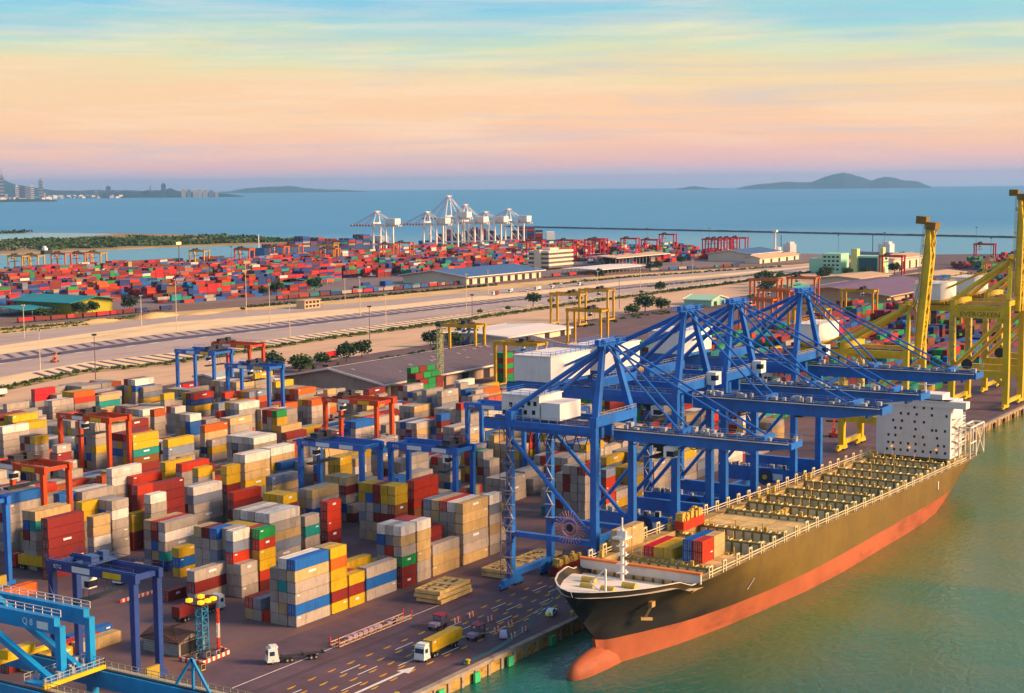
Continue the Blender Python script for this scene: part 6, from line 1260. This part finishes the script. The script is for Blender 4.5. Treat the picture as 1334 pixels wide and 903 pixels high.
# light poles
def pole(h, heads, m):
    t_ = thing('light_pole', '', 'light pole'); put('mast', (MB().tube([(0, 0, 0), (0, 0, h)], .3, 7, 0, .16), [m]), t_)
    put('lamp_head', (MB().box(-.8, .8, -.8, .8, h, h + .5).box(-1.5, 1.5, -.25, .25, h + .2, h + .9).box(-.25, .25, -1.5, 1.5, h + .2, h + .9), [darkP if heads else galv]), t_); return t_
polew = mat('pole_tan', (.62, .50, .36), .6); pole_d = mat('pole_dark', (.13, .10, .12), .6)
pb = {}
PL = [(443,613,22,0,'light pole on the sandy strip, the leftmost one'),(319,454,26,0,'light pole on the parking lot, leftmost'),(293,382,25,1,'dark light pole at the yard edge behind the red container'),(548,610,25,0,'light pole beside the leftmost sand heap'),(529,556,36,0,'tall light pole on the marked apron, left of the blue gantry'),(668,616,42,0,'tall light pole before the far green hedge'),(592,525,30,0,'light pole on the apron behind the red gantry'),(532,455,27,0,'light pole on the parking lot behind the gantries'),(774,600,24,0,'light pole right of the site office'),(692,520,31,0,'light pole on the dark road below the site office'),(636,453,25,0,'light pole on the parking lot left of the trees'),(509,370,26,1,'dark light pole at the road edge among trees'),(760,466,28,0,'light pole on the parking lot at the centre of the photo'),(625,370,24,1,'dark light pole at the road above the warehouse'),(938,562,26,0,'light pole beside the parked trucks'),(854,458,30,0,'light pole above the yellow twin gantries'),(965,461,26,0,'light pole on the apron right of the twin gantries'),(849,376,24,1,'dark light pole right of the yellow twin gantries'),(1008,943,36,1,'dark mast in the far stacks left of the orange gantries'),(1574,462,39,1,'dark light mast over the mint office against the water'),(1689,443,34,1,'dark light mast by the bright red gantry'),(1950,399,36,1,'dark light mast farthest right against the water'),(1646,295,32,1,'dark light mast left of the raised boom at the right'),(1777,832,34,1,'dark light mast over the middle gantries'),(1811,748,34,1,'dark light mast over the tight gantry row'),(1050,462,26,0,'light pole on the sand right of centre'),(1180,470,26,0,'light pole by the shrubs right of centre')]
for x, y, h, d, l in PL:
    k = (round(h / 6), d)
    if k not in pb: pb[k] = pole(h, d, pole_d if d else polew); o = pb[k]; o.location = (x, y, 0)
    else: o = dup(pb[k], (x, y, 0))
    o['label'] = l; o['group'] = 'light poles along the roads and yards'
lp = thing('lamp_tower', 'tall lit lamp mast glowing white above the far stacks at the left', 'lamp tower', (913, 928, 0)); put('mast', (MB().tube([(0, 0, 0), (0, 0, 43)], .8, 8, 0, .4), [pole_d]), lp); put('lamp', (MB().box(-1.8, 1.8, -1.6, 1.6, 42.5, 45), [mat('far_lamp', (1, .55, .22), emit=2.2)]), lp)
# ------------------------------------------------------------------ trees
def tree(seed, h, r, m, nl=640, palm=False):
    q = random.Random(seed); t_ = thing('tree', '', 'tree')
    b = MB(); b.tube([(0, 0, -.2), (.15, .1, h * .25), (0, .2, h * .5)], h * .035, 7, 0, h * .016)
    tips = []
    for k in range(7): a = k * .9 + q.uniform(0, .5); p = (math.cos(a) * r * .55, math.sin(a) * r * .55, h * q.uniform(.5, .82)); b.tube([(0, .1, h * .32), (p[0] * .5, p[1] * .5, h * .48), p], h * .014, 5, 0, h * .006); tips.append(p)
    put('trunk', (b, [bark]), t_)
    c = MB()
    for p in tips + [(0, 0, h * .8)]:
        for _ in range(nl // 8):
            d = Vector((q.gauss(0, 1), q.gauss(0, 1), q.gauss(0, .75))).normalized() * r * .5 * q.random() ** .4
            cx, cy, cz = p[0] + d.x, p[1] + d.y, p[2] + d.z; s_ = r * .12 * q.uniform(.6, 1.4); u = Vector((q.uniform(-1, 1), q.uniform(-1, 1), q.uniform(-.6, .6))).normalized() * s_; v = Vector((q.uniform(-1, 1), q.uniform(-1, 1), q.uniform(-.2, 1))).normalized() * s_
            c.poly([(cx - u.x, cy - u.y, cz - u.z), (cx + v.x, cy + v.y, cz + v.z), (cx + u.x, cy + u.y, cz + u.z), (cx - v.x, cy - v.y, cz - v.z)])
    put('crown', (c, [m]), t_); return t_
TV = [tree(1, 10, 6, leafd), tree(2, 6.5, 5.5, leafm), tree(3, 14, 7.5, leafd), tree(4, 4, 2.6, leafm)]
TR = [(457,336,0,'round dark tree behind the warehouse gable'),(418,334,1,'broad low tree left of the round dark one'),(398,331,1,'broad low tree farthest left behind the warehouse'),(436,331,0,'dark tree between the broad low trees'),(372,330,0,'dark tree beside the blue gantry legs'),(385,322,1,'low tree behind the blue gantry leg'),(527,336,0,'dark spreading tree at the middle of the warehouse roof edge'),(545,330,1,'pale tree beside the lattice mast top'),(586,351,1,'umbrella shaped tree left of the flat white roof'),(602,352,1,'umbrella shaped tree touching the flat white roof'),(575,346,3,'small round tree left of the umbrella trees'),(752,448,3,'small dark bush by the road at the centre'),(790,446,3,'bush second from left in the road verge row'),(832,448,2,'round tree in the road verge row, the tallest'),(868,452,3,'bush right of the tall round verge tree'),(905,446,3,'bush near the yellow twin gantries'),(800,338,1,'dark shrubs behind the yellow twin gantries'),(818,336,2,'tall dark tree right of the yellow twin gantries'),(835,330,0,'dark tree second right of the yellow twin gantries'),(1010,440,3,'small tree in the sandy field right of centre'),(1040,436,0,'dark tree in the sandy field right of centre'),(1085,348,2,'dark tree at the left of the tree belt'),(1100,352,2,'dark tree second in the tree belt'),(1118,360,0,'dark tree third in the tree belt'),(1135,372,2,'dark tree in the middle of the tree belt'),(1150,380,0,'dark tree just right of the middle of the tree belt'),(1060,340,2,'big dark tree left of the mint depot'),(1180,392,2,'dark tree by the orange gantry'),(1215,400,1,'pale green tree behind the orange gantry'),(1330,360,2,'big dark tree in front of the mint office'),(1345,345,2,'big dark tree right of the mint office front'),(1300,372,2,'dark tree left below the mint office'),(1270,365,0,'dark tree at the foot of the mint office trees'),(1240,350,0,'tree nearest the green roofed depot'),(1395,330,2,'round dark tree right of the mint office'),(1290,420,1,'broad pale tree left of the mint office'),(1320,450,1,'broad tree beyond the mint office lawn'),(1620,420,2,'dark tree against the water behind the workshops'),(1650,405,2,'second dark tree against the water behind the workshops'),(600,732,0,'dark tree at the left corner of the green factory hall'),(585,745,1,'pale tree before the green factory columns'),(612,731,0,'dark tree before the olive factory wall'),(650,728,0,'dark tree at the right corner of the green factory'),(570,742,1,'pale tree farthest left by the factory'),(835,745,0,'dark tree by the blue containers left of centre'),(850,742,2,'tall dark tree by the blue containers left of centre'),(905,742,0,'dark tree before the pale lean-to'),(1365,615,0,'dark tree before the white canopy'),(1380,612,0,'second dark tree before the white canopy'),(1500,640,2,'dark tree right of the colonnade shed'),(1190,585,0,'tree beside the parked trucks'),(690,640,3,'small bush on the sand heap')]
used = [0] * 4
for x, y, v, l in TR:
    if not used[v]: o = TV[v]; used[v] = 1
    else: o = dup(TV[v], (0, 0, 0))
    o.location = (x, y, 0); o.rotation_euler = (0, 0, (x * 7 + y) % 6.28); s_ = .85 + ((x * 13 + y * 7) % 10) / 20; o.scale = (s_, s_, s_ * (1 if v != 2 else .9)); o['label'] = l; o['group'] = 'trees around the roads and yards'
hg = MB(); q = random.Random(31)
def along(l0, l1, f, x0, x1, step, r, h, n, m):
    x = x0
    while x < x1:
        a, c = interp(l0, x), interp(l1, x); clump(hg, x, a + (c - a) * f + q.uniform(-1.5, 1.5), 0, r * q.uniform(.6, 1.2), h * q.uniform(.5, 1.2), n, q, m, .9); x += step * q.uniform(.7, 1.4)
along(LX[0], LX[1], .75, 230, 1400, 4.2, 2.6, 1.6, 26, 0)
along(LX[0], LX[1], .2, 230, 1400, 13, 2.0, 1.2, 16, 2)
along(LX[7], LX[8], .8, 720, 1050, 3.5, 3.2, 2.6, 30, 1)
along(LX[7], LX[8], .55, 440, 610, 4.5, 5, 2.2, 30, 0); along(LX[7], LX[8], .15, 430, 540, 8, 4, 1.4, 20, 2)
along(LX[6], LX[7], .9, 1080, 1500, 5, 3, 2.4, 24, 1); along(LX[0], LX[1], .5, 1050, 1400, 3.4, 2.8, 2.6, 26, 1); along(LX[3], LX[2], .2, 1100, 1400, 6, 2.4, 1.6, 18, 2)
for i in range(60): clump(hg, q.uniform(380, 900), 322 + q.uniform(-4, 10) + 0, 0, q.uniform(1, 3), q.uniform(.6, 2), 20, q, q.choice((0, 1)), .8)
put('verge_shrubs', (hg, [leafm, leafd, leafy]), kind='stuff')
# ------------------------------------------------------------------ vehicles
cabw = mat('cab_white', (.76, .74, .72), .35, var=.05); cabg = mat('windscreen', (.02, .05, .10), .1); chas = mat('chassis_dark', (.035, .03, .035), .6); carw = mat('car_white', (.78, .77, .76), .3, var=.03)
def truck(label, loc, rz, load=None, cabm=cabw, L=12.19, group='trucks at work in the port', name='container_truck'):
    t_ = thing(name, label, 'truck', loc, rz, group)
    c = put('cab', (MB().quad8([(-.2, -1.25, .9), (2.2, -1.25, .9), (2.2, 1.25, .9), (-.2, 1.25, .9), (.0, -1.2, 3.4), (1.9, -1.2, 3.4), (1.9, 1.2, 3.4), (.0, 1.2, 3.4)]).box(-.3, 2.3, -1.27, 1.27, .5, .9).box(.5, 2.1, -1.1, 1.1, 3.4, 3.8), [cabm]), t_)
    put('windscreen', (MB().quad8([(-.16, -1.1, 1.9), (-.02, -1.1, 1.9), (-.02, 1.1, 1.9), (-.16, 1.1, 1.9), (-.07, -1.05, 2.9), (.07, -1.05, 2.9), (.07, 1.05, 2.9), (-.07, 1.05, 2.9)]).box(.3, 1.3, -1.29, -1.23, 1.9, 2.8).box(.3, 1.3, 1.23, 1.29, 1.9, 2.8), [cabg]), c)
    for y in (-.8, .8): put('headlight', (MB().box(-.34, -.29, y - .2, y + .2, .6, .85), [signw]), c)
    put('chassis', (MB().box(2.2, 5.2, -.45, .45, .6, .95).box(3.0, 3.2 + L, -.5, .5, .98, 1.3).box(3.0, 3.3, -1.2, 1.2, 1.1, 1.4).box(2.9 + L, 3.2 + L, -1.2, 1.2, 1.1, 1.4).box(3.1 + L * .5, 3.3 + L * .5, -1.2, 1.2, 1.1, 1.38), [chas]), t_)
    for x in (.9, 4.0, 5.0, L + .2, L + 1.3):
        for y in (-1.0, 1.0): w = put('wheel', (MB().wheel(x, y, .5, .5, .5, 'y', 12), [rubber]), t_); put('hub', (MB().wheel(x, y * 1.26, .5, .22, .04, 'y', 8), [galv]), w)
    if load: o = container(L, load[0], (loc[0] + math.cos(rz) * 3.1 - math.sin(rz) * -1.22, loc[1] + math.sin(rz) * 3.1 + math.cos(rz) * -1.22, 1.42), load[1], 'containers riding on trucks', 2.5, rz)
    return t_
gT = 'trucks at work in the port'
truck('white cab truck carrying a long yellow container along the quay', (-6.6, -39.4, .05), .05, ('y', 'long yellow container on the white cab truck on the quay'))
t0 = truck('white cab terminal tractor with empty dark trailer turning on the quay', (-24, -12.4, .05), -.62, None, cabw, 9)
truck('white cab truck by the glowing lamp tower, carrying a dark container', (3.6, 26.5, .05), .02 + pi, ('m', 'dark container on the truck beside the glowing lamps'))
truck('truck carrying a yellow container left behind the navy gantry', (6.0, 103, .05), -pi / 2 + .06, ('y', 'yellow container on the truck at the left edge behind the navy gantry'), mat('cab_red', (.4, .05, .05), .4))
truck('truck with short tan container between the navy gantry and the stacks', (6.5, 64.5, .05), .12, ('c', 'short tan container on the truck behind the navy gantry'), cabw, 6.06)
truck('truck with red container on the pale road left of the tree row', (436, 350, .1), .02, ('p', 'red container riding on the pale road above the tree row'))
truck('truck with crimson container under the back blue gantry', (286, 318, .1), .02, ('p', 'crimson container beneath the farthest back blue gantry'))
truck('white bus like truck at the left edge on the pale road', (222, 384, .1), .02, ('w', 'white container on the truck at the left edge of the pale road'))
q = random.Random(6)
for i, (x, y, c, l) in enumerate([(930, 552, 'm', 'parked truck with maroon box, leftmost in the truck park'), (965, 556, 'w', 'parked truck with white box, second in the truck park'), (985, 548, 'c', 'parked truck with tan box in the truck park'), (1005, 552, 'w', 'parked truck with pale box in the middle of the truck park'), (1030, 549, 'g', 'parked truck with grey box in the truck park'), (1055, 552, 'w', 'parked truck with white box second from the right'), (1085, 550, 'd', 'parked truck with blue grey box, rightmost in the truck park')]):
    truck(l, (x, y, .1), .3 * (i % 3), (c, l.replace('parked truck with', 'box of the truck carrying')), cabw, 6.06)
# empty trailer rack and hatch covers on the quay
rk = thing('lashing_cage', 'long low steel lashing cage lying along the quay in front of the stacks', 'steel cage', (-7.6, -18.4, .05))
b = MB(); 
for y in (0, 2.4):
    for z in (.15, .9): b.box(0, 27, y - .1, y + .1, z, z + .2)
for k in range(15): b.box(k * 1.92, k * 1.92 + .2, -.1, 2.5, .15, .35); b.box(k * 1.92, k * 1.92 + .15, -.08, .08, .3, 1.0); b.box(k * 1.92, k * 1.92 + .15, 2.32, 2.48, .3, 1.0)
put('frame', (b, [mat('cage_tan', (.55, .38, .28), .6)]), rk)
for x in (0, 26.8): put('end_post', (MB().box(x, x + .2, -.1, .1, .3, 2.2).box(x, x + .2, 2.3, 2.5, .3, 2.2), [rw[0]]), rk)
b = MB()
for k in range(14): x = q.uniform(4, 24); s_ = q.uniform(.4, 1.1); b.box(x, x + s_ * 1.6, .4, .4 + s_, .4, .5 + s_)
put('loose_gear', (b, [mat('gear_mauve', (.38, .28, .36), .7)]), rk)
def pontoon(L, Wd, loc, rz, label, grp):
    t_ = thing('hatch_cover', label, 'hatch cover', loc, rz, grp)
    put('panel', (MB().box(0, L, 0, Wd, .15, .95), [hatchm]), t_); b = MB()
    for k in range(7): x = .3 + k * (L - .8) / 6; b.box(x, x + .25, .1, Wd - .1, .95, 1.06)
    for y in (.05, Wd - .3): b.box(0, L, y, y + .25, .95, 1.08)
    put('stiffener', (b, [lashm]), t_); b = MB()
    for k in range(10): x = q.uniform(.5, L - 2); y = q.uniform(.5, Wd - 2); b.box(x, x + q.uniform(.4, 1.6), y, y + q.uniform(.2, .9), .955, 1.2)
    put('patch', (b, [brownP]), t_); put('foot', (MB().box(.3, 1, .3, 1, 0, .15).box(L - 1, L - .3, .3, 1, 0, .15).box(.3, 1, Wd - 1, Wd - .3, 0, .15).box(L - 1, L - .3, Wd - 1, Wd - .3, 0, .15), [darkP]), t_); return t_
gH = 'hatch covers stacked on the quay'
for i, (x, y, z, r, l) in enumerate([(32.6, -17.6, .04, .03, 'bottom hatch cover of the stack in front of the yard'), (32.0, -17.0, 1.15, -.02, 'middle hatch cover of the stack in front of the yard'), (32.4, -17.4, 2.26, .05, 'top hatch cover of the stack in front of the yard'), (61, -17.6, .04, 0, 'bottom hatch cover of the pile under the nearest crane'), (61.3, -17.4, 1.15, .03, 'top hatch cover of the pile under the nearest crane'), (78, -16.5, .04, .02, 'hatch cover lying between the legs beyond the first pile'), (96, -39.5, .04, 0, 'lower hatch cover seen under the second crane'), (96.4, -39.4, 1.15, .04, 'upper hatch cover seen under the second crane')]): pontoon(14, 7.2, (x, y, z), r, l, gH)
# red and white trestles
def trestle():
    t_ = thing('barrier', '', 'barrier'); a, c = MB(), MB()
    for k in range(4): (a if k % 2 else c).bar((k * .7, -.3, 0), (k * .7 + .25, 0, 1.15), .28, .12)
    a.box(-.2, 2.5, -.08, .08, .55, .75); put('red_leg', (a, [rw[0]]), t_); put('white_leg', (c, [rw[1]]), t_); return t_
b0 = trestle()
for i, (x, y, l) in enumerate([(22.5, -29.2, 'striped barrier nearest the roof of the farther maroon tractor'), (28, -29.6, 'striped barrier farthest back, nearest the stacks'), (27.5, -35.1, 'striped barrier in the second row, on the side toward the ship'), (21.6, -35.1, 'striped barrier in the second row, beside the nearer maroon tractor'), (26.7, -41.2, 'striped barrier in the third row, on the side toward the ship'), (20.9, -41.2, 'striped barrier in the third row, left of the tan rope'), (24.1, -46.5, 'striped barrier at the quay edge nearest the ship bow'), (18.8, -47, 'striped barrier at the quay edge by the pale car')]):
    o = b0 if i == 0 else dup(b0, (0, 0, 0)); o.location = (x - 1, y + .3, .05); o['label'] = l; o['group'] = 'red and white barriers on the quay'
def kiosk(loc, label, rz=0):
    t_ = thing('quay_tractor', label, 'tractor', loc, rz, 'maroon roofed tractors on the quay')
    put('cab', (MB().box(0, 2.8, 0, 2.3, .9, 2.0).box(.1, .3, .1, .3, 2, 2.9).box(2.5, 2.7, .1, .3, 2, 2.9).box(.1, .3, 2, 2.2, 2, 2.9).box(2.5, 2.7, 2, 2.2, 2, 2.9), [mat('tractor_grey', (.10, .09, .13), .5)]), t_); put('roof', (MB().box(-.1, 2.9, -.1, 2.4, 2.9, 3.1), [mat('roof_maroon', (.30, .03, .05), .5)]), t_)
    put('bonnet', (MB().box(-2.2, 0, .2, 2.1, .8, 1.6), [mat('bonnet_mauve', (.36, .28, .36), .5)]), t_)
    for x in (-1.4, 1.9):
        for y in (.1, 2.2): put('wheel', (MB().wheel(x, y, .5, .5, .4, 'y', 12), [rubber]), t_)
kiosk((16.0, -29.2, .05), 'maroon roofed tractor left of the yellow container truck load', .05); kiosk((13.6, -41.2, .05), 'maroon roofed tractor right behind the yellow container truck', .05)
def car(label, loc, rz, m, grp='cars and vans on the quay'):
    t_ = thing('car', label, 'car', loc, rz, grp)
    put('body', (MB().box(-2.3, 2.3, -.9, .9, .35, .95).quad8([(-2.2, -.85, .95), (1.1, -.85, .95), (1.1, .85, .95), (-2.2, .85, .95), (-1.8, -.72, 1.55), (.4, -.72, 1.55), (.4, .72, 1.55), (-1.8, .72, 1.55)]), [m]), t_); put('window', (MB().quad8([(-1.95, -.89, 1.0), (.95, -.89, 1.0), (.95, .89, 1.0), (-1.95, .89, 1.0), (-1.7, -.76, 1.45), (.45, -.76, 1.45), (.45, .76, 1.45), (-1.7, .76, 1.45)]), [cabg]), t_)
    for x in (-1.4, 1.4):
        for y in (-.85, .85): put('wheel', (MB().wheel(x, y, .34, .34, .22, 'y', 12), [rubber]), t_)
car('white pickup car on the quay beyond the white ship tower', (386, -39, .05), pi - .1, carw); car('white car half hidden by the bow edge on the quay', (39, -44.5, .05), .3, carw)
car('pale car near the barriers and the tan rope', (18.0, -44.6, .05), .6, mat('car_lilac', (.45, .40, .55), .35))
for i, (x, y, l) in enumerate([(610, 356, 'white van on the pale road above the flat white roof'), (640, 352, 'pale van on the pale road right of the white van')]): car(l, (x, y, .1), .1, carw, 'vans on the pale road')
# excavators, far lifts
def lifter(label, x, y, m, s=1.0):
    t_ = thing('reach_stacker', label, 'lift machine', (x, y, .05), .3, 'lifting machines in the yards')
    put('chassis', (MB().box(-3.5 * s, 3.5 * s, -1.8 * s, 1.8 * s, .8 * s, 2.2 * s), [m]), t_); put('boom_arm', (MB().bar((-2.6 * s, 0, 2.6 * s), (4.5 * s, 0, 8 * s), .9 * s), [m]), t_); put('cab', (MB().box(-1.5 * s, .4 * s, -1.0 * s, .6 * s, 2.2 * s, 4.2 * s), [winP]), t_)
    put('spreader', (MB().box(4 * s, 5 * s, -4 * s, 4 * s, 6.6 * s, 7.4 * s), [darkP]), t_)
    for px in (-2.4, 2.4):
        for py in (-1.6, 1.6): put('wheel', (MB().wheel(px * s, py * s, .9 * s, .9 * s, .8 * s, 'y', 10), [rubber]), t_)
lifter('orange loader on the grey service road at the left', 352, 480, orgP, .7); lifter('dark blue reach stacker above the warehouse roof edge', 548, 322, mat('machine_navy', (.04, .05, .12), .5), 1.3); lifter('red reach stacker on the quay road beyond the third crane', 330, 30, redP); lifter('dark orange reach stacker before the green containers', 352, 44, orgP); lifter('red lift machine on the quay beside the white ship tower', 318, -8, redP, .8)
# freight train
def wagon():
    t_ = thing('freight_wagon', '', 'wagon'); put('bed', (MB().box(0, 13.2, -1.3, 1.3, .9, 1.3), [chas]), t_)
    put('bogie', (MB().box(1, 3, -1.1, 1.1, .3, .9).box(10.2, 12.2, -1.1, 1.1, .3, .9), [darkP]), t_); return t_
w0 = wagon(); tb = MB(); nW = 0
def trackpt(f, s0, n, pitch):
    line = [((a[0] + (c[0] - a[0]) * f), (a[1] + (c[1] - a[1]) * f)) for a, c in zip(LX[8], LX[9])]
    return line
trains = [(.285, 520, 660, 'mnrmpm', 'left hand train by the green factory', .85), (.535, 790, 1100, 'ntgmdrnmbgmrp', 'long train in the middle of the railway', 1), (.785, 860, 1010, 'tmgdn', 'train on the far track at left of centre', .8), (.535, 1180, 1260, 'rppm', 'short train with red boxes right of the canopy', .7), (.285, 1340, 1470, 'bnrtmg', 'train at the right end of the railway', .6)]
stf = MB(); nn = 0
for f, x0, x1, pal, desc, dens in trains:
    ln = trackpt(f, 0, 0, 0); x = x0; k = 0; kinds = []
    while x < x1:
        y = interp(ln, x); y2 = interp(ln, x + 13.4); a = math.atan2(y2 - y, 13.4)
        o = w0 if nn == 0 else dup(w0, (0, 0, 0)); o.location = (x, y, .3); o.rotation_euler = (0, 0, a); nn += 1
        o['label'] = f'flat wagon of the {desc}'; o['group'] = f'wagons of the {desc}'
        if q.random() < dens:
            c = q.choice(pal); cm = CL.index(c); ca, sa = math.cos(a), math.sin(a)
            for L, off in (((12.19, .5),) if q.random() < .7 else ((6.06, .4), (6.06, 6.8))):
                P8 = []
                for z in (1.65, 4.25):
                    for (lx, ly) in ((off, -1.22), (off + L, -1.22), (off + L, 1.22), (off, 1.22)): P8.append((x + lx * ca - ly * sa, y + lx * sa + ly * ca, z))
                stf.quad8(P8, CL.index(q.choice(pal)))
        x += 13.7 * ca if False else 13.6
put('train_containers', (stf, SM), kind='stuff')
# small boats and vessels far off
def boat(label, x, y, L, rz, m, tall=8):
    t_ = thing('ship', label, 'ship', (x, y, -3), rz, 'vessels at the far right shore')
    b = MB(); b.prism([(-L / 2, -L * .09), (L * .3, -L * .09), (L / 2, 0), (L * .3, L * .09), (-L / 2, L * .09)], -1, 6); put('hull', (b, [m]), t_)
    put('deckhouse', (MB().box(-L * .4, -L * .1, -L * .07, L * .07, 6, 6 + tall).box(-L * .36, -L * .2, -L * .05, L * .05, 6 + tall, 9 + tall), [houseP]), t_); put('foremast', (MB().bar((L * .1, 0, 6), (L * .1, 0, 6 + tall * 2), .8), [darkP]), t_)
boat('dark blue vessel at the far shore left of the mint office', 1830, 640, 70, .9, mat('far_hull_navy', (.03, .06, .16), .5), 12); boat('grey vessel at the far shore behind the mint office', 1880, 520, 70, 1.2, mat('hull_grey', (.30, .28, .30), .5), 12); boat('small work boat moored off the sand spit', 1460, 1755, 36, .4, mat('hull_black', (.03, .03, .03), .6), 4); boat('pale vessel at the far shore right of the raised boom', 2010, 330, 60, 1.3, houseP, 10)
sl = thing('silo_mast', 'white slender tower and tanks right of the tight crimson gantry row', 'tower', (1770, 628, 0)); put('tower', (MB().tube([(0, 0, 0), (0, 0, 34)], 2.0, 8, 0, 1.4).box(-3, 3, -3, 3, 33, 36), [houseP]), sl); put('tank', (MB().cyl(10, 0, 0, 12, 5, 12).cyl(-10, 4, 0, 9, 4, 12), [houseP]), sl)
